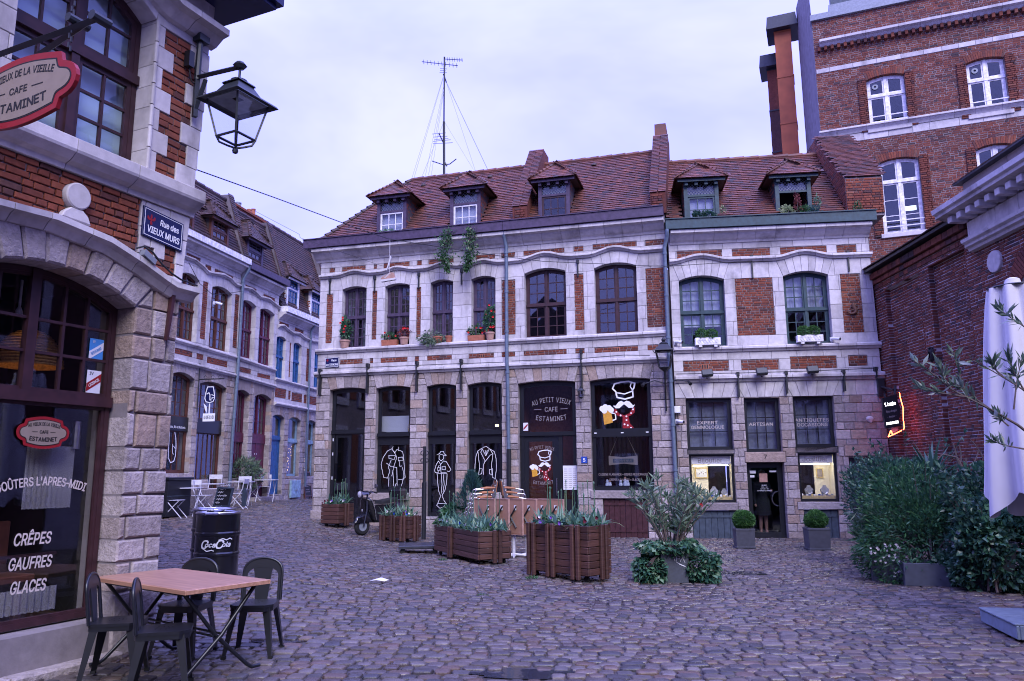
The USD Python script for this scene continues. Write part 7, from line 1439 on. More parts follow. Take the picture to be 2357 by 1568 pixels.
# ## wooden planters
def planter(c,l,r,ztop,lab,nb,battens,sb,seedn,flowers,stems,lean_extra=0):
 rg = np.random.default_rng(seedn); ex = (c - l)[:2]; Lg = np.linalg.norm(ex); ex /= Lg; ey = np.array([-ex[1],ex[0]]); S_ = max(.45,abs((r - c)[:2] @ ey)); h = ztop - c[2]; z0 = .10
 cen = c[:2] - ex * Lg / 2 + ey * S_ / 2; t = Thing('wooden_planter',lab,'planter',(*cen,gh(*cen)),rz=math.atan2(ex[1],ex[0]),group='dark slatted wooden planters in the square'); X,Y = Lg / 2,S_ / 2
 hb = (h - z0) / nb
 for i in range(nb):
  a,b = z0 + i * hb + .004,z0 + (i + 1) * hb - .004
  for g in ((-X,X,-Y,-Y + .03),(-X,X,Y - .03,Y),(X - .03,X,-Y + .032,Y - .032),(-X,-X + .03,-Y + .032,Y - .032)): t.add('slat',xf(chbox(*g,a,b,.006),(rg.normal() * .002,rg.normal() * .002,0)),'planter_wood')
 for bx_ in battens:
  x = -X + Lg * bx_
  for s in (-1,1): t.add('batten',chbox(x + s * .055 - .035,x + s * .055 + .035,-Y - .06,-Y - .002,.03,h + .015,.012),'planter_wood')
 for by in sb:
  y = -Y + S_ * by
  for s in (-1,1): t.add('batten',chbox(X + .002,X + .06,y + s * .055 - .035,y + s * .055 + .035,.03,h + .015,.012),'planter_wood')
 for sx in (-1,1):
  for sy in (-1,1): t.add('wheel',xf(lathe([(0,-.02),(.045,-.02),(.045,.02),(0,.02)],10),(sx * (X - .12),sy * (Y - .1),.045),R=eul('x',math.pi / 2)),'rubber')
 t.add('floor',box(-X + .03,X - .03,-Y + .03,Y - .03,z0 - .01,z0 + .02),'planter_wood'); t.add('soil',box(-X + .03,X - .03,-Y + .03,Y - .03,h - .12,h - .07),'soil')
 bl,fl = [],{}
 n = int(190 * Lg * S_ / .6)
 for i in range(n): p = np.array([(rg.random() - .5) * (Lg - .1),(rg.random() - .5) * (S_ - .08),h - .08]); big = rg.random() < .5; bl.append(blade(p,rg.random() * 6.28,(.36 if big else .26) * (.7 + .6 * rg.random()),.065 if big else .036,.1 + .3 * rg.random(),.4 + 1.5 * rg.random() ** 2))
 t.add('tulip_leaves',cat(bl),'leaf_tulip',kind='stuff',smooth=60)
 P,D = blob_points((0,0,h - .03),(X - .02,Y - .02,.10),900,rg,shell=.2); P[:,2] = np.maximum(P[:,2],h - .08); t.add('ground_cover',leaves(P,D + [0,0,.4],.055,.4,rg),'leaf_green',kind='stuff')
 for m,k in flowers:
  t.add('flower',cat([flower(np.array([(rg.random() - .5) * (Lg - .05),(-.5 + .7 * rg.random()) * S_,h + .02 + .10 * rg.random()]),.026 + .014 * rg.random()) for _ in range(k)]),m,kind='stuff')
 if stems:
  for i in range(stems): x,y,q = (rg.random() - .5) * (Lg - .2),(rg.random() - .3) * (S_ - .1) * .7,.42 + .26 * rg.random(); dx = (rg.random() - .5) * .06; t.add('flower_stem',tube([(x,y,h - .08),(x + dx * .4,y,h + q * .5),(x + dx,y,h + q)],.006,5),'leaf_tulip'); t.add('bud',lathe([(0,-.02),(.012,0),(.009,.02),(0,.035)],6,(x + dx,y,h + q)),'leaf_tulip')
 return t
F4 = [('flower_violet',8),('flower_dark',8),('flower_white',6),('sign_blue',5)]
def pl(c,l,r,tp): c,l,r = gnd('W6',*c),gnd('W6',*l),gnd('W6',*r); return c,l,r,zat('W6',*tp,c)
planter(*pl((1945,818),(1528,756),(2130,800),(1945,432)),'largest dark slatted planter in front, with tall thin bud stems',7,(.10,.42,.82),(.62,),1,F4[:3],18)
planter(*pl((1200,690),(902,622),(1368,672),(1200,458)),'slatted planter with pansies beside the parasol pole, before the folded tables',5,(.42,),(.55,),2,F4,9)
planter(*pl((730,548),(535,522),(885,545),(730,368)),'slatted planter with pansies just right of the scooter',5,(.12,.48,.82),(.5,),3,F4,11)
planter(*pl((252,447),(138,428),(390,440),(252,288)),'weathered slatted planter left of the scooter, nearest the corner house',5,(),(.5,),4,F4[:3],8)
# ## parasol foot with its pole
p = gnd('W6',800,605); t = Thing('parasol_stand','black parasol pole on a dark wheeled granite base between the planters','parasol stand',p,rz=.12)
t.add('base_plate',chbox(-.42,.42,-.40,.42,.10,.17,.012),'granite_dark')
for sx in (-1,1):
 for sy in (-1,1): t.add('castor',xf(lathe([(0,-.02),(.05,-.02),(.05,.02),(0,.02)],10),(sx * .34,sy * .33,.05),R=eul('x',math.pi / 2)),'rubber'); t.add('bolt',lathe([(.018,.17),(.018,.20),(0,.205)],8,(sx * .3,sy * .3,0)),'chrome')
pp_ = gnd('W6',850,560); zt = 1.45; lp_ = np.array([(pp_ - p) @ np.array([math.cos(.12),math.sin(.12),0]),(pp_ - p) @ np.array([-math.sin(.12),math.cos(.12),0])]) * .6
t.add('sleeve',tube([(*lp_,.17),(*lp_,zt)],.052,12),'iron_black',smooth=40); t.add('pole',tube([(*lp_,zt),(*lp_,zat('T1',520,0,pp_) + .55 - p[2])],.036,12),'iron_black',smooth=40)
for s in (-1,1):
 for z_ in (1.95,2.12): t.add('hook',tube([(lp_[0] + s * (.02 + .07 * math.sin(q)),lp_[1],z_ + .055 * math.cos(q)) for q in np.linspace(.0,4.4,9)],.012,6),'iron_black')
# ## folded tables and stacked chairs
def tilt_table():
 t = Thing('folded_table','brown folded table','table',(0,0,0),group=None)
 t.add('table_top',xf(chbox(-.31,.31,-.012,.012,.46,1.14,.008),(0,0,0)),'beige_laminate'); t.add('edge',cat([box(-.325,-.311,-.02,.02,.445,1.155),box(.311,.325,-.02,.02,.445,1.155),box(-.311,.311,-.02,.02,1.141,1.155),box(-.311,.311,-.02,.02,.445,.459)]),'clay_pink')
 for s in (-1,1): t.add('bracket',tube([(-.16 * s,-.03,.59),(.16 * s,-.03,1.01)],.018,4),'iron_black')
 t.add('label_card',box(.10,.16,-.030,-.026,.93,1.03),'paper_white'); t.add('leg',tube([(0,.06,.05),(0,.06,.85)],.036,10),'leg_white',smooth=40)
 for k in range(4): a = .78 + k * 1.571; t.add('foot',tube([(0,.06,.06),(.30 * math.cos(a),.06 + .30 * math.sin(a),.02)],[.03,.018],6),'leg_white')
 return t
tp = [('T1',480,765,.42),('T1',575,770,.46),('T1',640,758,.5)]
base_t = gnd('T1',500,790)
tt_ = None
for i in range(6):
 q = base_t + np.array([.27 * i - .42,.05 * i + .10,0]); q = q + np.array([.0,0,gh(q[0],q[1]) - q[2]]); lab = 'brown table folded upright behind the planters, %s from the left' % ('first','second','third','fourth','fifth','last')[i]
 if tt_ is None:
  tt_ = tilt_table(); tt_.prim.GetAttribute('xformOp:translate').Set(Gf.Vec3d(*map(float,q))); UsdGeom.Xformable(tt_.prim).AddRotateZOp().Set(math.degrees(-.85)); tag(tt_.prim,lab,None,'brown tables folded upright behind the planters')
 else: copy(tt_,q,-.85 + .03 * i,lab,'brown tables folded upright behind the planters')
def arm_chair():
 t = Thing('stacked_chair','x','chair')
 for y in (-.26,.26): t.add('arm_frame',tube([(-.30,y,0),(-.26,y,.40)] + [(-.26 + .07 * (1 - math.cos(q)),y,.60 + .07 * math.sin(q)) for q in np.linspace(0,1.5,5)] + [(.22,y,.70)],.014,8),'aluminium',smooth=50); t.add('arm_rest',tube([(-.05,y,.692),(.10,y,.71),(.26,y,.715)],[.018,.028,.022],8),'rattan',smooth=50); t.add('leg',tube([(.28,y,0),(.24,y,.45),(.30,y,.88)],.014,8),'aluminium',smooth=50)
 t.add('seat',chbox(-.24,.24,-.24,.24,.42,.45,.01),'rattan'); t.add('back',xf(box(-.012,.012,-.25,.25,0,.36),(.27,0,.52),R=eul('y',.14)),'rattan')
 t.add('back_rail',tube([(.30,-.26,.88),(.315,-.13,.92),(.315,.13,.92),(.30,.26,.88)],.016,8),'aluminium',smooth=50); return t
ch0 = None; ctr = gnd('T1',430,640)
for side in (-1,1):
 for i in range(6):
  c = ctr + np.array([side * (.60 - .045 * i),.62 + .05 * side,0]); c[2] = gh(c[0],c[1]) + .115 * i
  lab = 'aluminium chair with brown arms, %s of the %s stack' % (('bottom','second from bottom','third from bottom','third from top','second from top','top')[i],('left','right')[side > 0]); grp = 'stacked terrace chairs behind the planters'; rz = (.18 if side < 0 else math.pi + .12)
  if ch0 is None:
   ch0 = arm_chair(); ch0.prim.GetAttribute('xformOp:translate').Set(Gf.Vec3d(*map(float,c))); UsdGeom.Xformable(ch0.prim).AddRotateZOp().Set(math.degrees(rz)); tag(ch0.prim,lab,None,grp)
  else: copy(ch0,c,rz,lab,grp)
# ## shrubs in pots against the clothes shop
def cone_pts(n,r,h,rg,z0=0):
 z = rg.random(n) ** .8; a = rg.random(n) * 6.283; rr = r * (1 - z) ** .8 * (.6 + .4 * rg.random(n)) * (1 + .25 * np.sin(5 * a + 9 * z)); P = np.c_[rr * np.cos(a),rr * np.sin(a),z0 + z * h]; return P,np.c_[np.cos(a) * .7,np.sin(a) * .7,np.full(n,.9)]
for k,x,y,r,h,lab in (('T1',190,560,.50,1.35,'blue green conifer in a pot beside the stacked chairs'),('T1',300,520,.36,1.55,'second blue green conifer, behind the stacked chairs')):
 q = gnd(k,x,y); t = Thing('conifer',lab,'shrub',q); P,D = cone_pts(3000,r * 1.25,h,rng,.25); t.add('foliage',leaves(P,D,.13,.18,rng,var=.5),'leaf_conifer',kind='stuff'); t.add('trunk',tube([(0,0,.1),(0,0,h * .8)],[.04,.012],7),'bark'); t.add('pot',lathe([(0,0),(.17,0),(.22,.30),(.20,.30),(.19,.26),(0,.26)],14),'planter_lead',smooth=40)
q = gnd('T1',40,560); t = Thing('broadleaf_shrub','low glossy broad leaved shrub left of the conifers','shrub',q); P,D = blob_points((0,0,.45),(.45,.35,.35),240,rng); t.add('foliage',leaves(P,D + [0,0,.3],.20,.5,rng,droop=.3),'leaf_mid',kind='stuff'); t.add('pot',lathe([(0,0),(.16,0),(.2,.25),(0,.23)],12),'planter_lead'); t.add('stem',tube([(0,0,.2),(0,0,.5)],.02,6),'bark')
# ## scooter
q = gnd('K1',140,722); t = Thing('scooter','black motor scooter parked with its round headlight facing the square','scooter',q,rz=-.42)
whl = lambda y,r,w: xf(lathe([(r * .55,-w),(r * .85,-w * 1.1),(r,-w * .5),(r,w * .5),(r * .85,w * 1.1),(r * .55,w)],22),(0,y,r),R=eul('y',math.pi / 2))
R_ = eul('z',-.35)
t.add('front_wheel',xf(whl(0,.225,.05),R=R_),'rubber',smooth=40); t.add('front_hub',xf(xf(lathe([(0,-.04),(.12,-.05),(.12,.05),(0,.04)],16),(0,0,.225),R=eul('y',math.pi / 2)),R=R_),'lead_grey'); t.add('rear_wheel',whl(1.24,.225,.055),'rubber',smooth=40)
fen = [(s * .075,.235 * math.sin(a) * 1.12,.225 + .235 * math.cos(a) * 1.12) for a in np.linspace(-1.25,1.2,9) for s in (-1,1)] + [(0,.29 * math.sin(a),.225 + .30 * math.cos(a)) for a in np.linspace(-.9,1.2,7)]
t.add('front_fender',xf(hull(fen + [(0,.18,.62)]),R=R_),'barrel_black',smooth=50)
sh_ = lambda z,w,y,d: [(-w,y,z),(w,y,z),(-w * .7,y - d,z),(w * .7,y - d,z),(0,y - d * 1.25,z)]
t.add('leg_shield',hull(sh_(.36,.20,.36,.06) + sh_(.60,.225,.27,.07) + sh_(.86,.19,.17,.07) + sh_(.93,.10,.14,.06)),'barrel_black',smooth=50); t.add('shield_rim',tube([(-.20,.345,.38),(-.228,.265,.60),(-.19,.165,.86),(-.09,.135,.945),(.09,.135,.945),(.19,.165,.86),(.228,.265,.60),(.20,.345,.38)],.010,6),'chrome',smooth=50)
t.add('horn_cover',hull([(-.055,.155,.84),(.055,.155,.84),(-.075,.17,.52),(.075,.17,.52),(-.03,.06,.56),(.03,.06,.56),(-.02,.07,.84),(.02,.07,.84)]),'barrel_black',smooth=40)
t.add('headset',xf(hull([(x,y,z) for x,y,z in ((-.10,.12,1.0),(.10,.12,1.0),(-.09,-.06,1.01),(.09,-.06,1.01),(0,-.08,1.10),(-.08,.1,1.12),(.08,.1,1.12),(-.20,.12,1.06),(.20,.12,1.06))]),R=R_),'barrel_black',smooth=50)
t.add('headlight',xf(xf(lathe([(.078,-.02),(.082,.0),(.075,.02),(.04,.032),(0,.036)],18),(0,-.085,1.035),R=eul('x',math.pi / 2)),R=R_),'leg_white',smooth=50); t.add('headlight_rim',xf(xf(lathe([(.080,-.02),(.094,-.01),(.094,.012),(.080,.016)],18),(0,-.085,1.035),R=eul('x',math.pi / 2)),R=R_),'chrome',smooth=50)
for s in (-1,1): t.add('handlebar',xf(tube([(s * .14,.10,1.08),(s * .24,.13,1.09),(s * .36,.19,1.07)],[.03,.022,.02],8),R=R_),'rubber',smooth=50); t.add('brake_lever',xf(tube([(s * .20,.06,1.09),(s * .36,.09,1.08)],.008,5),R=R_),'chrome')
t.add('mirror',xf(cat([tube([(.18,.10,1.10),(.30,.08,1.16),(.40,.10,1.20)],.008,5),xf(lathe([(0,-.01),(.055,-.008),(.055,.008),(0,.01)],12),(.42,.1,1.24),R=eul('x',math.pi / 2))]),R=R_),'chrome',smooth=40)
t.add('floorboard',hull([(x,y,z) for x in (-.17,.17) for y,z in ((.34,.36),(.34,.30),(.75,.30),(.75,.36))]),'barrel_black'); t.add('rear_body',hull([(x * s,y,z) for s in (-1,1) for x,y,z in ((.14,.72,.36),(.20,.95,.34),(.24,1.15,.45),(.23,1.3,.55),(.16,1.55,.50),(.12,1.6,.62),(.17,1.3,.76),(.15,.8,.74))]),'barrel_black',smooth=50)
t.add('seat',hull([(x * s,y,z) for s in (-1,1) for x,y,z in ((.12,.70,.76),(.15,.95,.76),(.16,1.3,.80),(.12,1.5,.84),(.10,.72,.85),(.14,1.0,.84),(.14,1.3,.89),(.10,1.48,.91))]),'rubber',smooth=50); t.add('top_box',hull([(x * s,y,z) for s in (-1,1) for x,y,z in ((.16,1.5,.86),(.16,1.85,.86),(.18,1.48,1.08),(.18,1.88,1.08),(.12,1.55,1.14),(.12,1.8,1.14))]),'barrel_black',smooth=40)
t.add('fork',xf(tube([(.075,0,.225),(.06,.10,.6),(0,.14,1.0)],.022,7),R=R_),'barrel_black'); t.add('stand',tube([(.12,.85,.30),(.20,.75,.0)],.014,6),'iron_black'); t.add('indicator',hull([(-.12 + x,.20 + y,.62 + z) for x in (-.02,.02) for y in (-.03,.02) for z in (-.03,.03)]),'leg_white'); t.add('number_plate',box(-.30,-.22,.12,.135,.27,.40),'iron_black')
# ## oleander planter wrapped in ivy
q0,q1 = gnd('O1',240,785),gnd('O1',425,788); wd_ = np.linalg.norm(q1 - q0); zt = zat('O1',330,590,(q0 + q1) / 2) - q0[2]; c = (q0 + q1) / 2 + [0,wd_ * .5,0]
t = Thing('planter_box','dark grey square planter with scratched graffiti wrapped in ivy','planter',c); X = wd_ / 2
t.add('box',hull([(sx * X * k,sy * X * k,z) for sx in (-1,1) for sy in (-1,1) for z,k in ((0,.94),(zt,1.0))]),'planter_grey'); t.add('soil',box(-X * .9,X * .9,-X * .9,X * .9,zt - .01,zt + .004),'soil')
fg_ = lambda P: np.array([(x,-X * (.94 + .06 * z / zt) - .004,z) for x,z in P]); 
for l in ([(-.02,zt * .88),(.0,zt * .72)],[(.02,zt * .72),(.03,zt * .90),(.07,zt * .88),(.07,zt * .80),(.03,zt * .80)],[(.08,zt * .70),(.11,zt * .86),(.15,zt * .68)],[(.02,zt * .68),(.14,zt * .56)],[(.06,zt * .62),(.17,zt * .52)]): t.add('scratch',tube(fg_(l),.004,4),'letter_white')
iv = Thing('ivy','variegated ivy spilling from both sides of the graffiti planter','ivy',c); P1,D1 = blob_points((-X - .12,-.02,zt * .45),(.27,.34,zt * .60),1300,rng); P2,D2 = blob_points((X + .16,-.02,zt * .42),(.36,.36,zt * .62),1500,rng); P3,D3 = blob_points((0,.0,zt + .06),(.52,.40,.16),900,rng)
P = np.vstack([P1,P2,P3]); D = np.vstack([D1,D2,D3]); k = (P[:,2] > .01) & ~((np.abs(P[:,0]) < X * .80) & (P[:,1] < 0) & (P[:,2] < zt * .95)); iv.add('foliage',leaves(P[k],D[k] + [0,-.2,-.2],.085,.85,rng,droop=.15),'leaf_ivy',kind='stuff')
iv.add('vine',cat([tube(bezier((s * X * .8,-X * .8,zt),(s * (X + .2),-X - .1,zt * .9),(s * (X + .25) + .1 * rng.normal(),-.2,.05),6),.008,5) for s in (-1,1) for _ in range(4)]),'bark')
ol = Thing('oleander','tall narrow leaved oleander growing from the graffiti planter','shrub',c + [0,0,zt]); br_ = []; P,D = [],[]
H_ = zat('O1',330,85,c) - c[2] - zt
for i in range(34):
 a,rr = rng.random() * 6.283,.12 + .62 * rng.random() ** .7; top = np.array([rr * math.cos(a) * 1.05 - .03,rr * math.sin(a) * .7,H_ * (.45 + .55 * (1 - rr * .8) * (.75 + .35 * rng.random()))]); b_ = bezier((.1 * math.cos(a),.1 * math.sin(a),-.02),(top[0] * .35,top[1] * .35,top[2] * .5),top,9); br_.append(tube(b_,np.linspace(.014,.005,9),5))
 for j in range(3,9):
  for _ in range(5 + (6 if j == 8 else 0)): d = rng.normal(size=3); d[2] = abs(d[2]) + .5; P.append(b_[j] + rng.normal(size=3) * .015); D.append(d)
ol.add('branch',cat(br_),'bark',kind='stuff'); ol.add('foliage',leaves(np.array(P),np.array(D),.17,.17,rng,fold=.15,droop=.1),'leaf_oleander',kind='stuff'); ol.add('flower',flower(np.array([.42,-.3,H_ * .62]),.03),'flower_red')
# ## box trees by the shop door
for i,(xa,xb,yb,yt,bx_,by0,by1) in enumerate(((560,738,1445,1268,645,1105,1265),(1215,1420,1462,1262,1312,1105,1265))):
 q0,q1 = gnd('X6',xa,yb),gnd('X6',xb,yb); w_ = np.linalg.norm(q1 - q0); c = (q0 + q1) / 2 + [0,w_ / 2,0]; h = zat('X6',bx_,yt,(q0 + q1) / 2) - q0[2]
 t = Thing('box_tree_pot','square lead grey pot %s of the jeweller door' % ('left','right')[i],'plant pot',c,rz=-.1,group=None); X = w_ / 2
 t.add('body',hull([(sx * X * k,sy * X * k,z) for sx in (-1,1) for sy in (-1,1) for z,k in ((.03,.92),(h - .05,.97))]),'planter_lead'); t.add('rim',chbox(-X,X,-X,X,h - .05,h,.008),'planter_lead'); t.add('foot',chbox(-X,X,-X,X,0,.04,.006),'planter_lead')
 zc = zat('X6',bx_,(by0 + by1) / 2,c) - c[2]; r = (zat('X6',bx_,by0,c) - zat('X6',bx_,by1,c)) / 2
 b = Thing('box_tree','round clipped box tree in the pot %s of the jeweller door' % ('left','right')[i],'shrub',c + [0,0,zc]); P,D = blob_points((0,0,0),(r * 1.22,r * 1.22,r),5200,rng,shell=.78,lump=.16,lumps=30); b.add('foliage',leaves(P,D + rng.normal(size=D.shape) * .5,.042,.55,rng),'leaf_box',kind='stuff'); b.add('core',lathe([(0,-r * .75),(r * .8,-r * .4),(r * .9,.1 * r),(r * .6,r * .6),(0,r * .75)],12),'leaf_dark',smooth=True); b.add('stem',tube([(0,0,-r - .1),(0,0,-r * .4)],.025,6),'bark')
# ## planting along the brick wall
rng = np.random.default_rng(71)
def shrub(name,lab,c,r,n,size,asp,m,catg='shrub',lump=.4,droop=.1,stems=4,up=.25,shell=.6,lumps=18):
 t = Thing(name,lab,catg,(c[0],c[1],gh(c[0],c[1]))); z = c[2] - gh(c[0],c[1]); P,D = blob_points((0,0,z),r,n,rng,lump=lump,shell=shell,lumps=lumps); P[:,2] = np.maximum(P[:,2],.02)
 t.add('foliage',leaves(P,D + rng.normal(size=D.shape) * .45 + [0,-.15,up],size,asp,rng,droop=droop),m,kind='stuff')
 k = (D[:,2] > .15 * np.abs(D).max()) & (rng.random(n) < .30); k &= np.arange(n) % 2 == 0
 if k.sum() > 5 and catg == 'shrub': t.add('young_leaves',leaves(P[k] * [1.04,1.04,1] + [0,0,.03],D[k] + rng.normal(size=(k.sum(),3)) * .4 + [0,-.2,.6],size * .9,asp,rng),'leaf_ivy' if asp > .35 else 'leaf_green',kind='stuff')
 for i in range(7 if catg == 'shrub' else 0): a = rng.random() * 6.28; q = np.array([r[0] * .8 * math.cos(a),-abs(r[1] * .7 * math.sin(a)),z + r[2] * (.5 + .4 * rng.random())]); d = np.array([math.cos(a) * .3,-.15,.32 + .2 * rng.random()]) * r[2]; b_ = bezier(q,q + d * .6,q + d + [0,0,-.03],6); t.add('sprig',tube(b_,np.linspace(.006,.002,6),4),'bark'); t.add('sprig_leaves',leaves(np.repeat(b_[2:],3,0),rng.normal(size=(12,3)) * .6 + d,size,asp,rng),m)
 for i in range(stems): a = rng.random() * 6.28; t.add('stem',tube(bezier((.08 * math.cos(a),.08 * math.sin(a),.02),(0,0,z * .6),(r[0] * .5 * math.cos(a),r[1] * .5 * math.sin(a),z),6),.016,5),'bark')
 return t
g1 = gnd('Y5',270,958); g2 = gnd('Y5',520,985); g3 = gnd('Y5',1040,1020)
def along(k,x,y,ref,dy=0.0):
 """point on a sight line at the distance of a reference point, dy metres farther"""
 d = sight(k,x,y); return EYE + d * ((ref[1] + dy) / d[1])
# grey troughs
def trough(xa,xb,yb,yt,xs,lab,dp=.55):
 a,b = gnd('Y5',xa,yb),gnd('Y5',xb,yb + 8); w_ = np.linalg.norm(b - a); h = zat('Y5',xa,yt,a) - a[2]; rz = math.atan2(*(b - a)[[1,0]]); t = Thing('grey_trough',lab,'planter',a,rz=rz)
 t.add('front',chbox(0,w_,0,.03,0,h,.006),'planter_grey'); t.add('end',chbox(-.002,.028,.032,dp,0,h,.006),'planter_grey'); t.add('end',chbox(w_ - .03,w_,.032,dp,0,h,.006),'planter_grey'); t.add('back',chbox(.03,w_ - .03,dp - .03,dp,0,h,.006),'planter_grey'); t.add('soil',box(.03,w_ - .03,.03,dp - .03,h - .1,h - .06),'soil'); return a,b
trough(288,470,958,800,250,'blue grey trough with white daisies at the left end of the shrubs')
trough(492,800,985,845,490,'long blue grey trough under the thick green shrub')
t = Thing('tall_pot','tall round grey pot half hidden by ivy at the right edge','plant pot',g3 + [.1,.3,0]); h = zat('Y5',1040,725,g3); t.add('body',lathe([(0,0),(.30,0),(.38,h * .86),(.41,h * .87),(.41,h),(.37,h),(.36,h * .93),(0,h * .93)],24),'planter_grey',smooth=40); t.add('soil',lathe([(0,h * .93),(.36,h * .935)],16),'soil')
c = along('Y5',450,380,g1,1.5) - [-.2,0,.22]; shrub('evergreen_shrub','big speckled evergreen shrub with small glossy leaves before the brick wall',c,(.95,.8,.88),6500,.085,.45,'leaf_dark',lump=.58,lumps=34)
c = along('Y5',450,350,g1,1.2) - [0,0,.12]; shrub('evergreen_shrub','paler glossy shrub top at the back of the planting below the neon sign',c,(.62,.6,.40),2200,.085,.45,'leaf_mid',lump=.5)
c = along('Y5',640,680,g2,.55); shrub('jasmine_shrub','dense star leaved green shrub bulging over the long trough',c,(1.12,.62,.92),10500,.095,.26,'leaf_mid',lump=.5,lumps=46,shell=.62)
c = along('Y5',620,520,g2,1.0); shrub('jasmine_shrub','feathery upper green shrub below the spiky yucca',c,(1.0,.6,.45),3600,.09,.24,'leaf_mid',lump=.5)
c = along('Y5',215,420,g1,2.4); shrub('dark_shrub','dark small leaved bush against the slate blue side door',c,(.34,.3,.70),900,.075,.45,'leaf_dark')
c = along('Y5',290,660,g1,.35); t = shrub('lavender_bush','upright narrow leaved bush in the left trough',c,(.30,.25,.32),700,.16,.12,'leaf_oleander',up=1.2)
c = along('Y5',350,790,g1,.05); t = shrub('daisy_plant','white daisies hanging over the front of the left trough',c,(.40,.22,.26),700,.06,.3,'leaf_green',catg='flowers')
for i in range(34):
 x,y = (270 + 190 * rng.random(),720 + 120 * rng.random()) if i < 26 else (410 + 60 * rng.random(),820 + 120 * rng.random()); q = along('Y5',x,y,g1,-.22); t.add('flower',(lambda m: (m[0],m[1]))(cat([flower(q,.021,8),(q + np.array([[0,-.02,.008],[.009,-.02,-.006],[-.009,-.02,-.006]]),np.array([[0,1,2]]))])),'flower_white',world=True)
c = along('Y5',1120,740,g3,.1); shrub('ivy_bush','dark blue green ivy bush over the tall pot at the right edge',c,(.85,.5,.72),5200,.085,.75,'leaf_dark',lump=.4,lumps=30)
c = along('Y5',870,880,g2,-.1); shrub('ivy','bright green ivy trailing to the cobbles beside the tall pot',c,(.42,.25,.36),1200,.10,.85,'leaf_ivy',catg='ivy',up=-.3)
c = along('Y5',1000,700,g3,-.15); shrub('ivy','pale ivy sprigs high on the tall pot',c,(.20,.2,.42),420,.09,.85,'leaf_ivy',catg='ivy',up=-.3)
c = along('Y5',1080,500,g3,.7); shrub('evergreen_shrub','dark broad leaved shrub under the closed parasol',c,(1.0,.6,.55),3000,.11,.5,'leaf_dark')
# yucca
yb = along('Y5',650,330,g2,1.5); t = Thing('yucca','spiky yucca rising above the shrubs before the brick wall','yucca',(yb[0],yb[1],gh(yb[0],yb[1]))); z = yb[2] - gh(yb[0],yb[1])
t.add('trunk',tube([(0,0,0),(.02,0,z)],.06,8),'bark')
for i in range(64): a,e = i * 2.4,(i / 64) ** .8; t.add('spike',blade(np.array([.02,0,z - .15 * e]),a,.75 - .15 * e,.065,.15 + 1.5 * e,.25 + .5 * e,5),'leaf_dark')
# pruned fig
t = Thing('fig_tree','leafless pruned fig trunk with short grey twigs by the brick wall','tree',(*along('Y5',985,640,g2,.8)[:2],0)); fp = lambda x,y,dy=0: along('Y5',x,y,g2,.8 + dy) - t.base
t.add('trunk',tube([fp(990,900),fp(965,600),fp(935,440),fp(915,375)],[.085,.075,.062,.055],9),'bark',smooth=50)
tw_ = [((915,375),(880,340),(850,300),.05),((850,300),(830,250),(805,200),.038),((915,375),(960,350),(985,300),.036),((985,300),(1000,240),(960,190),.02),((805,200),(770,190),(720,180),.016),((805,200),(800,150),(780,110),.014),((850,300),(870,250),(860,200),.02),((830,230),(840,190),(820,120),.014),((985,300),(1010,270),(1040,210),.016),((960,190),(930,130),(890,90),.012),((720,180),(700,200),(690,215),.010),((900,250),(930,210),(940,150),.012)]
for a,b,c_,r in tw_: t.add('branch',tube(bezier(fp(*a),fp(*b),fp(*c_),6),np.linspace(r,r * .6,6),6),'bark',smooth=50)
for x,y in ((880,245),(920,240),(960,310),(985,330)): t.add('leaf',leaves(np.array([fp(x,y)]),np.array([[.8,-.4,.1]]),.26,.7,rng),'leaf_ivy')
# olive tree whose branches reach into the frame from the right
tb = np.array([5.35,6.9,0]); t = Thing('olive_tree','olive branch with narrow grey green leaves reaching in from the right','tree',tb); op = lambda x,y,d=6.6: EYE + sight('Y4',x,y) * (d / sight('Y4',x,y)[1]) - tb
t.add('trunk',tube([(0,0,0),(.05,0,.8),(-.02,.05,1.5),(.1,0,2.6)],[.11,.09,.08,.05],10),'bark',smooth=50)
br_ = [[(0,.05,1.1),op(1560,1400),op(1300,1250),op(1000,1100),op(830,960),op(700,870)],[op(1300,1250),op(1200,1180),op(1100,1090),op(1000,1060)],[op(1100,1150),op(900,1120),op(725,1075)],[(.05,0,1.6),op(1560,1100),op(1400,1000),op(1280,930),op(1130,850)],[op(1400,1000),op(1330,930),op(1310,880)],[op(1560,1100),op(1480,960),op(1440,820)],[(.08,0,2.2),op(1560,600),op(1440,520),op(1350,450)],[op(1560,1560),op(1400,1530),op(1300,1490)],[op(1000,1100),op(930,1000),op(900,900)],[op(1130,1190),op(1060,1000),op(1010,800)],[op(1480,1250),op(1500,1050),op(1540,860)],[op(1440,1380),op(1380,1330),op(1350,1310)]]
P,D = [],[]
for b in br_:
 b = np.array(b,float); s = np.linspace(0,1,len(b)); f = np.linspace(0,1,22); q = np.stack([np.interp(f,s,b[:,i]) for i in range(3)],1); r0 = .014 if len(b) > 5 else .008; t.add('branch',tube(q,np.linspace(r0,.003,22),5),'bark',smooth=60)
 for j in range(7,22):
  for s_ in (-1,1):
   if rng.random() < .85: d = (q[min(j + 1,21)] - q[j - 1]); d /= np.linalg.norm(d); n_ = rng.normal(size=3); P.append(q[j]); D.append(d * .7 + n_ * .55 + [0,0,.35])
for i in range(len(P)): t.add('leaf',leaves(np.array(P[i:i + 1]),np.array(D[i:i + 1]),.105,.26,rng),'leaf_olive')
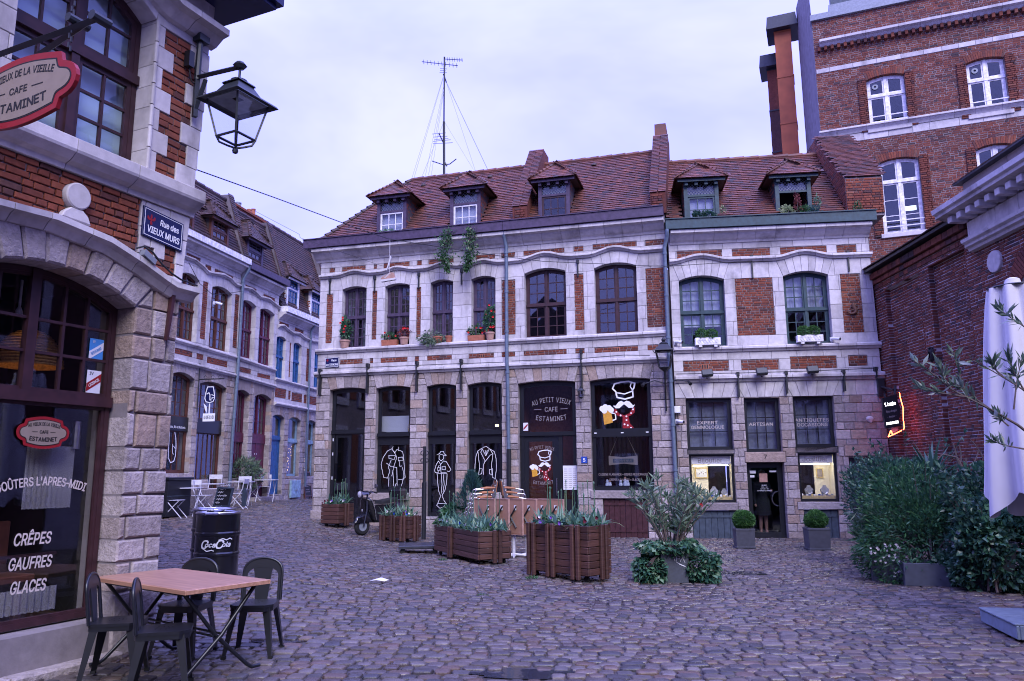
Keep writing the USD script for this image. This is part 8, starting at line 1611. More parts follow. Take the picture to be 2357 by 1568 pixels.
# ## closed parasol
cp = EYE + sight('Y4',1475,300) * (8.3 / sight('Y4',1475,300)[1]); t = Thing('closed_parasol','large closed white parasol hanging in folds at the right edge','parasol',(cp[0],cp[1],0)); zt,zb = cp[2],1.0
n_,rows_ = 72,14; V = []
for i in range(rows_):
 f = i / (rows_ - 1); z = zt - (zt - 1.42) * f; R0_ = .23 + .20 * f ** .8
 for j in range(n_): a = j / n_ * 2 * math.pi; fold = math.cos(a * 8) * (.035 + .05 * f) + .018 * math.sin(a * 3 + 5 * f) * f; dz = -.28 * f ** 6 * (.5 + .5 * math.cos(a * 4 + .6)) ; V.append(((R0_ + fold) * math.cos(a),(R0_ + fold) * math.sin(a),z + dz))
i,j = np.meshgrid(np.arange(rows_ - 1),np.arange(n_),indexing='ij'); qd = np.stack([i * n_ + j,(i + 1) * n_ + j,(i + 1) * n_ + (j + 1) % n_,i * n_ + (j + 1) % n_],-1).reshape(-1,4)
t.add('canopy',(np.array(V),tri(qd)),'canvas_white',smooth=True); t.add('valance',tube([(.235 * math.cos(a),.235 * math.sin(a),zt + .005) for a in np.linspace(0,6.283,25)[:-1]],.012,6,closed=True),'iron_black'); t.add('cap',lathe([(.22,zt),(.09,zt + .03),(.07,zt + .10),(.03,zt + .12),(0,zt + .12)],18),'canvas_white',smooth=40); t.add('pole',tube([(0,0,0),(0,0,zt)],.04,10),'iron_black')
# ## low platform at the right edge
a,b = level('Y5',945,1120,.16),level('Y5',1170,1225,.16); ex = (b - a)[:2]; Lg = np.linalg.norm(ex); ex /= Lg; t = Thing('low_platform','low blue grey metal platform lying on the cobbles at the right edge','platform',(*a[:2],0),rz=math.atan2(ex[1],ex[0]))
t.add('side',chbox(0,Lg,0,.03,.02,.15,.006),'deck_blue'); t.add('side',chbox(Lg - .03,Lg,.032,1.2,.02,.15,.006),'deck_blue')
for k in range(2): t.add('top_panel',chbox(Lg * .5 * k + .004,Lg * .5 * (k + 1) - .004,-.01,1.2,.152,.17,.004),'deck_blue')
# ## neon sign
zn = lambda x,y: CC.z('N1',x,y,1.1); W = lambda m: CC.W(m); w = 1.1
t = Thing('neon_sign','black hanging jeweller sign edged by a glowing red neon arrow','sign',CC.at(5.6,3,.4),rz=CC.yaw)
ob = Polygon([zn(x,y) for x,y in ((325,338),(500,288),(515,400),(540,440),(545,555),(525,580),(552,665),(370,698),(355,590),(338,540),(335,420))]); t.add('board',W(slab(ob,w - .09,w)),'shop_black',world=True)
def ntext(s,x,y,h,wd_,m): (u,v),(u2,_) = zn(x,y),zn(x + wd_,y); t.add('lettering',W(text_on(s,u,v,h,w + .002,width=abs(u2 - u),bold=True,rot=.16)),m,world=True)
ntext('V. Lancina',418,405,.085,135,'sign_lit'); ntext('BIJOUX ANCIENS',446,632,.06,150,'sign_lit'); ntext("Bijoux d'argent",435,490,.05,130,'letter_dim'); ntext('- Ancien -',440,555,.045,110,'letter_dim')
nl = [zn(x,y) for x,y in ((530,268),(540,330),(560,400),(574,450),(578,600),(588,690),(580,712),(480,762),(395,800),(408,775),(428,722),(434,730),(446,768))]; t.add('neon_tube',tube([CC.at(u,v,w) for u,v in nl],.011,7),'neon_red',world=True)
t.add('bracket',cat([tube([CC.at(5.46,3.75,.02),CC.at(*zn(470,235),w - .05)],.03,5),tube([CC.at(*zn(488,185),w - .05),CC.at(*zn(488,290),w - .05)],.034,5),tube([CC.at(*zn(365,280),w - .05),CC.at(*zn(368,335),w - .05)],.03,5),CC.W(slab(sbox(5.36,3.5,5.52,3.96),.02,.12))]),'iron_black',world=True); t.add('lower_plate',W(slab(Polygon([zn(x,y) for x,y in ((438,692),(524,675),(520,720),(478,748),(450,738))]),w - .06,w - .04)),'lead_grey',world=True)
# ## barrels with the blackboard on top
def barrel(k,x,y,wpx,lab,word=None):
 d = sight(k,x,y); s = REG[k][2] / 1.7378; p_ = EYE + d * ((FOC * .585 / (wpx * s)) / (d @ FWD)); g = gh(p_[0],p_[1]); h = p_[2] - g; t = Thing('barrel',lab,'barrel',(p_[0],p_[1],g)); r = .2925; rb = lambda z: [(r,z - .03),(r + .012,z - .012),(r + .012,z + .012),(r,z + .03)]
 t.add('body',lathe([(0,0),(r,0),(r + .006,.02),(r,.04)] + rb(h * .36) + rb(h * .67) + [(r,h - .03),(r - .012,h - .03),(r - .012,h - .04),(0,h - .04)],40),'barrel_black',smooth=30); t.add('rim',tube([(r * math.cos(a),r * math.sin(a),h - .008) for a in np.linspace(0,6.283,41)[:-1]],.016,8,closed=True),'chrome',smooth=60)
 t.add('clamp',xf(chbox(-.09,.09,-.02,.01,-.028,.004,.006),(.02,-r - .012,h)),'chrome'); t.add('bung',lathe([(.03,0),(.03,.02),(0,.022)],10,(.0,.12,h - .04)),'chrome')
 if word:
  a0 = math.atan2(-p_[1],-p_[0]); import copy as _c
  for (s_,x0,hh,zz) in word:
   m = text_on(s_,x0,0,hh,0,.003,True,slant=.28); an = a0 + m[0][:,0] / r; rr = r + .003 + m[0][:,2]; t.add('lettering',(np.c_[rr * np.cos(an),rr * np.sin(an),zz * h + m[0][:,1]],m[1]),'letter_white')
  sw = lambda pts,wd_: t.add('swash',(lambda m: (np.c_[(r + .003 + m[0][:,2]) * np.cos(a0 + m[0][:,0] / r),(r + .003 + m[0][:,2]) * np.sin(a0 + m[0][:,0] / r),zz * h + m[0][:,1]],m[1]))(ribbon(pts,wd_,0)),'letter_white')
  sw([(-.19,-.055),(-.13,-.09),(-.07,-.075),(-.04,-.085)],.012); sw([(.02,.055),(.07,.075),(.12,.055),(.17,.075),(.20,.06)],.012)
 return t,h
bt,bh = barrel('Z3',1484,420,282,'front black barrel with white script lettering and a steel rim',[('C',-.165,.11,.52),('oca',-.085,.062,.515),('C',.035,.11,.52),('ola',.125,.062,.515),('-',-.025,.07,.52)])
b2,bh2 = barrel('Z3',1456,396,270,'second black barrel standing close behind the lettered one')
q = np.array([*b2.base[:2],b2.base[2] + bh2]) + [.12,-.02,0]; Bc = along('Z3',1515,320,q); Bq = Frame(q,-14)
t = Thing('blackboard','framed slate menu board with chalk writing standing on the rear barrel','blackboard',q,rz=Bq.yaw); bz = lambda x,y: Bq.z('Z3',x,y)
fr4 = Polygon([bz(1478,250),bz(1585,258),bz(1552,388),bz(1445,383)]); t.add('frame',Bq.W(slab(fr4.difference(fr4.buffer(-.022,join_style=2)),-.02,.012)),'paint_slate',world=True); t.add('slate',Bq.W(slab(fr4.buffer(-.02,join_style=2),-.015,.002)),'slate_board',world=True)
cx4,cy4 = fr4.centroid.coords[0]
t.add('chalk',Bq.W(cat([ribbon([(cx4 - .05 - .10 * 0 + (.035 - .016 * i) * 1 - .10 + x,cy4 + .17 - .05 * i + .010 * math.sin(x * 210 + i * 2) * (1 + .5 * math.sin(x * 77))) for x in np.linspace(.02 if i else .06,.22 - .04 * (i % 3),30)],.006,.002) for i in range(8)])),'letter_white',world=True,kind='stuff')
t.add('rear_leg',Bq.W(slab(Polygon([bz(1570,262),bz(1592,262),bz(1592,385),bz(1560,388)]),-.30,-.28)),'paint_slate',world=True)
# ## cafe table and its four chairs
TZ = .75; tc = [level('V',x,y,TZ) for x,y in ((215,1330),(400,1305),(597,1332),(455,1362))]
ex = ((tc[3] - tc[0]) + (tc[2] - tc[1]))[:2]; Lg = np.linalg.norm(ex) / 2; ex /= np.linalg.norm(ex); ey = np.array([-ex[1],ex[0]]); Wd = (abs((tc[1] - tc[0])[:2] @ ey) + abs((tc[2] - tc[3])[:2] @ ey)) / 2; cc = np.mean(tc,0)[:2]; trz = math.atan2(ex[1],ex[0]); X,Y = Lg / 2,Wd / 2
t = Thing('cafe_table','rectangular cafe table with a light wood top on black crossed folding legs','table',(*cc,0),rz=trz)
t.add('table_top',chbox(-X + .012,X - .012,-Y + .012,Y - .012,TZ - .035,TZ,.003),'table_wood'); t.add('edge_band',(lambda m: m)(cat([chbox(-X,X,-Y,-Y + .011,TZ - .038,TZ - .002,.003),chbox(-X,X,Y - .011,Y,TZ - .038,TZ - .002,.003),chbox(-X,-X + .011,-Y + .012,Y - .012,TZ - .038,TZ - .002,.003),chbox(X - .011,X,-Y + .012,Y - .012,TZ - .038,TZ - .002,.003)])),'table_wood',kind='stuff')
for s in (-1,1):
 x = s * (X - .13)
 for d in (-1,1): t.add('leg',tube([(x + d * .016,d * (Y - .08),TZ - .05),(x + d * .016,d * .02,TZ * .45),(x + d * .016,-d * (Y - .10),.05),(x + d * .016,-d * (Y - .05),.018),(x + d * .016,-d * (Y + .03),.018)],.017,8),'chair_metal',smooth=60)
 t.add('cross_rail',tube([(x,-Y + .06,TZ - .05),(x,Y - .06,TZ - .05)],.014,6),'chair_metal')
for d in (-1,1): t.add('side_rail',tube([(-X + .1,d * (Y - .09),TZ - .055),(X - .1,d * (Y - .09),TZ - .055)],.014,6),'chair_metal'); t.add('foot_rail',tube([(-X + .13,d * (Y - .06),.02),(X - .13,d * (Y - .06),.02)] if False else [(-X + .13,d * .05,TZ * .45),(X - .13,d * .05,TZ * .45)],.010,6),'chair_metal')
def metal_chair():
 t = Thing('metal_chair','x','chair'); o = Polygon([(-.13,-.20),(.13,-.20),(.19,-.13),(.17,.17),(.11,.19),(-.11,.19),(-.17,.17),(-.19,-.13)]).buffer(.01)
 sm = piece(o,-.012,.012,.012); t.add('seat',(np.c_[sm[0][:,0],sm[0][:,1],sm[0][:,2] + .452],sm[1]),'chair_metal',smooth=30); sk = slab(o.buffer(-.004).difference(o.buffer(-.016)),.405,.446); t.add('apron',sk,'chair_metal')
 for k in range(9): a = k * .7; t.add('seat_hole',slab(Point(.05 * math.cos(a) * (1 + .3 * (k % 2)),.05 * math.sin(a) * (1 + .3 * (k % 2))).buffer(.006,quad_segs=2),.462,.4655),'letter_black')
 for sx in (-1,1):
  for sy in (-1,1):
   b,e = np.array([sx * .16,sy * .155,.44]),np.array([sx * .215,sy * .215,0]); t.add('leg',hull([b + [sx * .012,sy * .012,0],b + [-sx * .055,sy * .012,0],b + [sx * .012,-sy * .055,0],e + [sx * .012,sy * .012,.0],e + [-sx * .022,sy * .012,0],e + [sx * .012,-sy * .022,0]]),'chair_metal'); t.add('foot_cap',cbox(e + [-sx * .004,-sy * .004,.012],(.04,.04,.026)),'rubber')
 th = np.linspace(0,math.pi,15); out = [(.185,0)] + [(.185 * math.cos(a),.25 + .14 * math.sin(a) ** .8) for a in th] + [(-.185,0)]; y_ = lambda v: .175 + .13 * v
 bm = lambda m: (np.c_[m[0][:,0],y_(m[0][:,1]) + m[0][:,2],.455 + m[0][:,1]],m[1])
 arch = Polygon(out); hole = Polygon([(.150,-.01)] + [(.150 * math.cos(a),.22 + .085 * max(0,math.sin(a)) ** .8) for a in th] + [(-.150,-.01)]); spl = Polygon([(-.058,0),(.058,0),(.082,.25),(.10,.33),(-.10,.33),(-.082,.25)])
 t.add('back_arch',bm(slab(arch.difference(hole).union(Polygon([])),-.008,.008)),'chair_metal'); t.add('splat',bm(slab(spl.intersection(arch),-.006,.010)),'chair_metal')
 ins = Polygon([(-.03,.02),(.03,.02),(.045,.22)] + [(.045 * math.cos(a),.22 + .045 * math.sin(a)) for a in th] + [(-.045,.22)]); t.add('splat_boss',bm(slab(ins.buffer(0),.010,.015)),'chair_metal'); t.add('back_tube',tube([(u,y_(v),.455 + v) for u,v in out],.014,8),'chair_metal',smooth=60); return t
mc = None
for i,(x,y,side,dr) in enumerate(((1735,1030,1,.68),(1262,1035,1,.50),(1110,1205,-1,-.62),(800,1150,-1,-.70))):
 c = level('Z3',x,y,.465); rz = trz + (0 if side > 0 else math.pi) + dr; lab = ('black metal chair on the right, nearest the open square','black metal chair behind the table, before the barrels','black metal chair at the front of the cafe table, nearer the camera','black metal chair at the front left, against the shop window')[i]; grp = 'black metal chairs around the cafe table'; q = (c[0],c[1],gh(c[0],c[1]) if False else 0.0)
 if mc is None: mc = metal_chair(); mc.prim.GetAttribute('xformOp:translate').Set(Gf.Vec3d(*map(float,q))); UsdGeom.Xformable(mc.prim).AddRotateZOp().Set(math.degrees(rz)); tag(mc.prim,lab,None,grp)
 else: copy(mc,q,rz,lab,grp)
# ## terrace of the wine bar
rng = np.random.default_rng(81)
def bistro_chair():
 t = Thing('folding_chair','x','chair')
 for s in (-1,1): t.add('frame',tube([(s * .19,-.26,0),(s * .19,.12,.42),(s * .19,.21,.60),(s * .19,.25,.88)],.013,6),'leg_white'); t.add('leg',tube([(s * .17,.26,0),(s * .17,-.17,.45)],.012,6),'leg_white')
 for k in range(4): t.add('seat_slat',chbox(-.19,.19,-.19 + .095 * k,-.11 + .095 * k,.45,.465,.004),'leg_white')
 t.add('back_slat',xf(chbox(-.20,.20,-.008,.008,0,.14,.004),(0,.24,.74),R=eul('x',-.12)),'leg_white'); t.add('cross_bar',tube([(-.17,.24,.03),(.17,.24,.03)],.010,6),'leg_white'); return t
def bistro_table():
 t = Thing('folding_table','x','table'); t.add('table_top',chbox(-.35,.35,-.30,.30,.72,.745,.006),'leg_white')
 for s in (-1,1):
  for d in (-1,1): t.add('leg',tube([(s * .28,d * .24,.72),(s * .28,-d * .26,0)],.011,6),'leg_white')
 return t
bc = bt_ = None; W_ = math.radians(77) ; gc_ = 'white folding chairs of the wine bar terrace'; gt_ = 'white folding tables of the wine bar terrace'
def place(proto,mk,q,rz,lab,grp):
 if proto is None: proto = mk(); proto.prim.GetAttribute('xformOp:translate').Set(Gf.Vec3d(*map(float,q))); UsdGeom.Xformable(proto.prim).AddRotateZOp().Set(math.degrees(rz)); tag(proto.prim,lab,None,grp)
 else: copy(proto,q,rz,lab,grp)
 return proto
for (x,y,rz,lab) in ((130,1432,1.6,'white folding chair at the far left of the terrace, side on'),(270,1400,.1,'white folding chair facing out behind the leftmost terrace table'),(385,1402,1.5,'white folding chair side on before the second terrace table'),(468,1370,.1,'white folding chair behind the second terrace table'),(520,1345,.1,'white folding chair rearmost against the wine shop wall'),(735,1385,.1,'white folding chair beside the potted bush'),(690,1405,-1.6,'white folding chair right of the blackboard'),(925,1345,.1,'white folding chair behind the rightmost terrace table'),(840,1350,-1.5,'white folding chair left of the rightmost terrace table')):
 bc = place(bc,bistro_chair,gnd('X5',x,y),rz,lab,gc_)
for (x,y,rz,lab) in ((225,1418,.1,'leftmost white folding table on the terrace'),(430,1395,.1,'white folding table left of the blackboard'),(720,1392,.1,'white folding table before the potted bush'),(945,1362,.1,'rightmost white folding table on the terrace')): bt_ = place(bt_,bistro_table,gnd('X5',x,y),rz,lab,gt_)
q = gnd('X5',705,1350); t = Thing('potted_bush','round leafy bush in a dark pot on the wine bar terrace','shrub',q); zc = zat('X5',705,1110,q) - q[2]; P,D = blob_points((0,0,zc),(.72,.72,.62),2600,rng,lump=.35); t.add('foliage',leaves(P,D + rng.normal(size=D.shape) * .6 + [0,0,.4],.14,.25,rng),'leaf_oleander',kind='stuff'); t.add('pot',lathe([(0,0),(.25,0),(.32,.5),(.3,.5),(0,.46)],14),'planter_lead',smooth=40); t.add('stem',tube([(0,0,.4),(0,0,zc)],.03,6),'bark')
q = gnd('X5',1330,1332); t = Thing('blackboard','framed chalk board leaning on the street wall by the corner','blackboard',q,rz=SS.yaw); R_ = eul('x',-.14)
t.add('frame',xf(cat([box(-.30,-.26,-.02,.02,0,1.05),box(.26,.30,-.02,.02,0,1.05),box(-.26,.26,-.02,.02,1.0,1.05),box(-.26,.26,-.02,.02,.08,.12)]),R=R_),'paint_brown'); t.add('slate',xf(box(-.26,.26,-.008,.008,.12,1.0),R=R_),'slate_board'); t.add('chalk',xf(cat([box(-.2 + .03 * (i % 2),.16 - .05 * (i % 3),-.011,-.009,.25 + .1 * i,.268 + .1 * i) for i in range(7)]),R=R_),'letter_dim',kind='stuff')
q = gnd('X5',75,1415); t = Thing('dark_locker','dark wooden locker against the wine shop wall at the left','cabinet',q,rz=SS.yaw); h = zat('X5',75,1165,q) - q[2]; t.add('body',chbox(-.5,.5,-.3,.3,0,h,.01),'shop_black'); t.add('lid',chbox(-.54,.54,-.34,.34,h + .002,h + .07,.01),'shop_black'); t.add('door_line',box(-.5,.5,-.304,-.301,h * .55,h * .57),'paint_slate')
# ## window plants of the main row
def pot(fr,k,x0,x1,y0,y1,lab,m='terracotta',wide=False):
 (u0,v1),(u1,_),(_,v0) = fr.z(k,x0,y0,.02),fr.z(k,x1,y0,.02),fr.z(k,x0,y1,.02); u = (u0 + u1) / 2; r = (u1 - u0) / 2; h = v1 - v0; t = Thing('window_box' if wide else 'flower_pot',lab,'window box' if wide else 'flower pot',fr.at(u,5.36,.0),rz=fr.yaw)
 if wide: t.add('box',hull([(sx * r * k_,sy * .09 * k_,z) for sx in (-1,1) for sy in (-1,1) for z,k_ in ((0,.94),(h,1))]),m); t.add('soil',box(-r * .9,r * .9,-.08,.08,h,h + .006),'soil')
 else: t.add('body',lathe([(0,0),(r * .68,0),(r * .92,h * .8),(r,h * .8),(r,h),(r * .85,h),(0,h * .9)],14),m,smooth=40); t.add('soil',lathe([(0,h * .9),(r * .86,h * .92)],10),'soil')
 return t,u,r,h
def fplant(name,lab,c,r,n,size,m,fl=None,catg='plant',asp=.5,droop=.2,up=.4):
 t = Thing(name,lab,catg,c); P,D = blob_points((0,0,r[2] * .9),r,n,rng,lump=.45,shell=.3); t.add('foliage',leaves(P,D + [0,0,up],size,asp,rng,droop=droop),m,kind='stuff')
 t.add('stem',tube([(0,0,-.03),(0,0,r[2])],.008,5),'bark')
 if fl: t.add('flower',cat([flower(p_,.035) for p_ in blob_points((0,-.02,r[2] * 1.0),np.array(r) * 1.05,fl[1],rng,shell=.8)[0]]),fl[0],kind='stuff')
 return t
for i,(x0,x1,y0,y1,wide,m) in enumerate(((242,310,190,246,0,'clay_pink'),(537,646,193,232,1,'terracotta'),(658,722,170,224,0,'clay_pink'),(975,1026,160,206,0,'terracotta'),(890,960,165,210,0,'terracotta'),(1137,1250,158,197,1,'terracotta'),(1257,1320,136,192,0,'clay_pink'))):
 wn = ('first','second','second','third','third','fourth','fourth')[i]; t,u,r,h = pot(AB,'Z8',x0,x1,y0,y1,'%s %s on the sill of the %s upper window' % (('pale clay','terracotta')[m == 'terracotta'],'flower box' if wide else ('right hand pot' if i == 3 else 'pot'),wn),m,wide); b = AB.at(u,5.36 + h,.0)
 if i == 0: fplant('geranium','tall red flowering plant in the first upper window',b,(.16,.12,.38),260,.10,'leaf_mid',('flower_red',9),'flowers')
 if i == 1: fplant('geranium','low green plant with few red flowers in the second window box',b,(.28,.1,.12),160,.08,'leaf_green',('flower_red',4),'flowers')
 if i == 2: fplant('dry_plant','reddish brown round plant in the second upper window',b,(.2,.13,.17),260,.06,'leaf_red',('flower_red',5),'plant')
 if i == 4: fplant('trailing_plant','dull trailing plant spilling over the sill of the third upper window',AB.at(u - .15,5.30,.1),(.50,.12,.22),560,.075,'leaf_oleander',None,'plant',up=-.2)
 if i == 5: fplant('geranium','green plant with red flowers in the fourth window box',b,(.26,.1,.16),160,.08,'leaf_green',('flower_red',6),'flowers')
 if i == 6: fplant('geranium','tall red flowering plant in the fourth upper window',b,(.17,.12,.42),300,.10,'leaf_mid',('flower_red',10),'flowers')
for i,pts in enumerate(([(1165,810),(1140,900),(1125,1000),(1130,1060),(1165,1150)],[(1340,795),(1330,900),(1330,1000),(1325,1060),(1300,1140)])):
 Q_ = np.array([AB.at(*AB.z('Z5',x,y,.46),.46) for x,y in pts]); f = np.linspace(0,1,700) ** .9; s_ = np.linspace(0,1,5); P = np.stack([np.interp(f,s_,Q_[:,j]) for j in range(3)],1) + rng.normal(size=(700,3)) * np.array([.10,.07,.06]) * (1 - .75 * np.clip((f - .7) / .3,0,1))[:,None]
 t = Thing('hanging_plant','long green plant trailing from the purple gutter, %s one' % ('left','right with yellowed leaves')[i],'plant',Q_[0]); D = rng.normal(size=(700,3)) * .6 + [0,-.4,-.7]; t.add('foliage',leaves(P - Q_[0],D,.085,.5,rng),'leaf_green',kind='stuff')
 if i: k = f < .5; t.add('yellow_leaves',leaves((P - Q_[0])[k][::4],D[k][::4],.08,.6,rng),'leaf_variegated',kind='stuff')
 t.add('stem',tube(Q_ - Q_[0],.008,5),'bark')
t = fplant('sill_plants','small succulents on the sill of the first roof dormer',AB.at(AB.z('Z5',710,860,.05)[0],8.76,.05),(.38,.08,.07),120,.09,'leaf_tulip')
for i,(x0,x1,y0,y1,bx_,by_) in enumerate(((352,550,1478,1535,450,1440),(1148,1352,1456,1510,1232,1408))):
 (u0,v1),(u1,_),(_,v0) = CC.z('Z7',x0,y0,.12),CC.z('Z7',x1,y0,.12),CC.z('Z7',x0,y1,.12); u,r,h = (u0 + u1) / 2,(u1 - u0) / 2,v1 - v0; t = Thing('window_box','white ornate window box under the %s green window of the jeweller house' % ('left','right')[i],'window box',CC.at(u,v0,.12),rz=CC.yaw); t.add('box',chbox(-r,r,-.09,.09,0,h,.008),'paint_white')
 for k in range(7): t.add('scroll',tube([(-r + .1 + (2 * r - .2) * k / 6 + .035 * math.cos(q_),-.094,h * .5 + .045 * math.sin(q_)) for q_ in np.linspace(0,5,9)],.007,5),'paint_white')
 for s in (-1,1): t.add('foot',box(s * r * .6 - .04,s * r * .6 + .04,-.08,.08,-.05,-.002),'paint_white')
 for j in (-1,1): b = Thing('box_ball','small clipped box ball, %s of the pair in the %s white window box' % (('left','right')[j > 0],('left','right')[i]),'shrub',CC.at(u + j * .13 - .02,v1 + .10,.12)); P,D = blob_points((0,0,0),(.15,.12,.15),900,rng,shell=.7,lump=.2,lumps=24); b.add('foliage',leaves(P,D + rng.normal(size=D.shape) * .5,.04,.55,rng),'leaf_box',kind='stuff'); b.add('stem',tube([(0,0,-.12),(0,0,0)],.01,5),'bark')
for x,y,r,m,n,lab in ((375,525,(.17,.14,.16),'leaf_dark',600,'dark clipped bush at the first green dormer, left one'),(465,518,(.22,.15,.19),'leaf_dark',700,'dark clipped bush at the first green dormer, right one'),(1085,480,(.22,.14,.24),'leaf_variegated',420,'pale variegated bush at the open green dormer'),(1155,420,(.12,.10,.30),'leaf_red',260,'small red maple at the open green dormer'),(1210,485,(.18,.14,.20),'leaf_green',420,'green bush at the open green dormer'),(1285,485,(.18,.14,.18),'leaf_conifer',380,'bluish bush right of the open green dormer'),(1310,410,(.10,.08,.22),'leaf_tulip',120,'thin climbing plant on the roof right of the open dormer'),(1628,465,(.12,.10,.2),'leaf_green',160,'tuft of grassy leaves in a pot at the end of the green gutter'),(570,470,(.07,.06,.14),'leaf_variegated',60,'dry sprig beside the first green dormer')):
 u,v = CC.z('Z7',x,y,.1); fplant('roof_plant',lab,CC.at(u,v - r[2] * .9,.1),r,n,.06,m)
# ## lamps, cameras, floodlights
def lantern_box(t,c,s,rz):
 q = lambda m: xf(m,c,rz=rz,s=s); fr_ = lambda z0,r0,z1,r1: xf(lathe([(r0 * 1.414,z0),(r1 * 1.414,z1)],4),rz=math.pi / 4)
 t.add('cap',q(cat([fr_(.55,.24,.74,.10),fr_(.53,.30,.555,.29),fr_(.74,.12,.80,.05),lathe([(.04,.80),(.07,.86),(.03,.92),(0,.96)],8)])),'iron_black',world=True)
 for a in range(4): w_ = a * 1.5708 + .785; t.add('corner_bar',q(tube([(.32 * math.cos(w_),.32 * math.sin(w_),.54),(.20 * math.cos(w_),.20 * math.sin(w_),.06)],.016,4)),'iron_black',world=True)
 t.add('bottom_rim',q(cat([tube([(.20 * math.cos(a * 1.5708 + .785),.20 * math.sin(a * 1.5708 + .785),.06) for a in range(4)],.02,4,closed=True),lathe([(.16,.05),(.05,-.04),(.02,-.08),(0,-.09)],8)])),'iron_black',world=True); t.add('pane',q(cat([fr_(.07,.145,.53,.225)])),'pane_clear',world=True)
u,vt = AB.z('Y1',1225,145,.55); _,vb = AB.z('Y1',1228,400,.55); t = Thing('wall_lantern','black street lantern on a scrolled bracket between the two houses','street lamp',AB.at(u,vb,.1)); lantern_box(t,AB.at(u,vb,.55),(vt - vb) / 1.05,AB.yaw)
_,v2 = AB.z('Y1',1215,690,.05); t.add('bracket',cat([tube([AB.at(u - .04,vb + .1,.06),AB.at(u - .04,v2,.06)],.022,6),tube([AB.at(u - .04,vb - .25,.06),AB.at(u,vb - .16,.35),AB.at(u,vb,.55)],.020,6),tube([AB.at(u - .04,vb - .7,.06),AB.at(u - .02,vb - .45,.3),AB.at(u,vb - .1,.5)],.016,6),tube([AB.at(u - .62,vb - .32,.2),AB.at(u - .3,vb - .22,.12),AB.at(u - .04,vb - .30,.06),AB.at(u + .3,vb - .22,.12),AB.at(u + .52,vb - .28,.2)],.014,6)]),'iron_black',world=True)
for s in (-1,1): t.add('spotlight',tube([AB.at(u + s * .56,vb - .28,.18),AB.at(u + s * .62,vb - .36,.26)],[.03,.05],8),'iron_black',world=True)
u,v = AB.z('Y1',652,560,.18); t = Thing('wall_lantern','small black lantern hung on the pier of the cafe','lamp',AB.at(u,v,.05)); lantern_box(t,AB.at(u,v - .14,.18),.36,AB.yaw); t.add('bracket',tube([AB.at(u,v + .20,.18),AB.at(u,v + .24,.10),AB.at(u,v + .22,.02)],.012,6),'iron_black',world=True)
def cctv(fr,k,x,y,lab,s=1):
 u,v = fr.z(k,x,y,.12); t = Thing('security_camera',lab,'camera',fr.at(u,v,.02),rz=fr.yaw); t.add('mount',fr.W(slab(sbox(u - s * .10 - .04,v - .05,u - s * .10 + .04,v + .06),.0,.05)),'camera_white',world=True); t.add('body',tube([fr.at(u - s * .10,v + .02,.06),fr.at(u + s * .05,v - .02,.20)],.042,9),'camera_white',world=True,smooth=40); t.add('lens',tube([fr.at(u + s * .05,v - .02,.20),fr.at(u + s * .062,v - .023,.21)],.036,9),'iron_black',world=True)
for k,x,y,lab,s in (('Y1',1340,207,'white security camera left of the left green window',1),('Y1',1350,760,'white security camera low by the jeweller drainpipe',1),('Z7',1465,1480,'white security camera right of the right green window',1)): cctv(CC,k,x,y,lab,s)
cctv(SS,'X4',458,1345,'white security camera before a brown upper window in the left street',1)
u,v = CC.z('Y1',1322,678,.03); CCb = Thing('junction_box','small white junction box beside the jeweller drainpipe','box',CC.at(u,v,.03),rz=CC.yaw); CCb.add('box',CC.W(piece(sbox(u - .08,v - .09,u + .08,v + .09),.0,.08,.01)),'camera_white',world=True); CCb.add('cable',tube([CC.at(u,v - .09,.05),CC.at(u + .02,v - .3,.05)],.012,5),'cable_black',world=True)
for i,(x,y) in enumerate(((358,382),(700,372),(1018,360))):
 u,v = CC.z('Y2',x,y,.25); t = Thing('floodlight','dark floodlight on the ledge of the jeweller house, %s of three' % ('left','middle','right')[i],'floodlight',CC.at(u,v,.2),rz=CC.yaw); t.add('housing',xf(chbox(-.14,.14,-.06,.06,-.09,.09,.015),CC.at(u,v,.28),R=eul('zx',(CC.yaw,-.5))),'iron_bracket',world=True); t.add('arm',tube([CC.at(u,v - .02,.22),CC.at(u,v - .12,.15),CC.at(u + .12,v - .05,.05)],.012,5),'iron_black',world=True)
# ## aerial on the roof
wr = -3.0; az = lambda x,y: AB.z('W8',x,y,wr); A3 = lambda x,y,dw=0: AB.at(*az(x,y),wr + dw)
t = Thing('roof_aerial','tall television aerial mast with guy wires on the ridge','aerial',A3(592,1465)); t.add('mast',tube([A3(592,1470),A3(590,880)],.040,8),'iron_black',world=True); t.add('mast',tube([A3(590,880),A3(595,205)],.028,8),'iron_black',world=True)
def yagi(x0,y0,x1,y1,n,ln,r=.016): a,b = A3(x0,y0),A3(x1,y1); t.add('boom',tube([a,b],r,5),'iron_black',world=True); [t.add('element',tube([a + (b - a) * f + [0,-ln / 2,ln * .25],a + (b - a) * f + [0,ln / 2,-ln * .25]],.008,4),'iron_black',world=True) for f in np.linspace(.05,.97,n)]
yagi(360,254,735,296,10,.16,.014); yagi(590,226,785,237,8,.14,.014)
for y0,y1,xa,xb in ((1010,998,468,610),(1042,1032,480,625),(1068,1055,490,636),(1086,1070,475,660),(1111,1101,475,682),(325,330,550,620),(345,350,550,610),(370,365,545,620)): t.add('element',tube([A3(xa,y0),A3(xb,y1)],.009,4),'iron_black',world=True)
t.add('boom',tube([A3(537,1002),A3(590,1115)],.022,5),'iron_black',world=True); t.add('element',tube([A3(466,1293),A3(585,1332),A3(650,1325),A3(720,1270)],.018,5),'iron_black',world=True); t.add('clamp',cat([tube([A3(592,1290),A3(620,1345)],.03,5),tube([A3(585,385),A3(615,470)],.025,5)]),'iron_black',world=True)
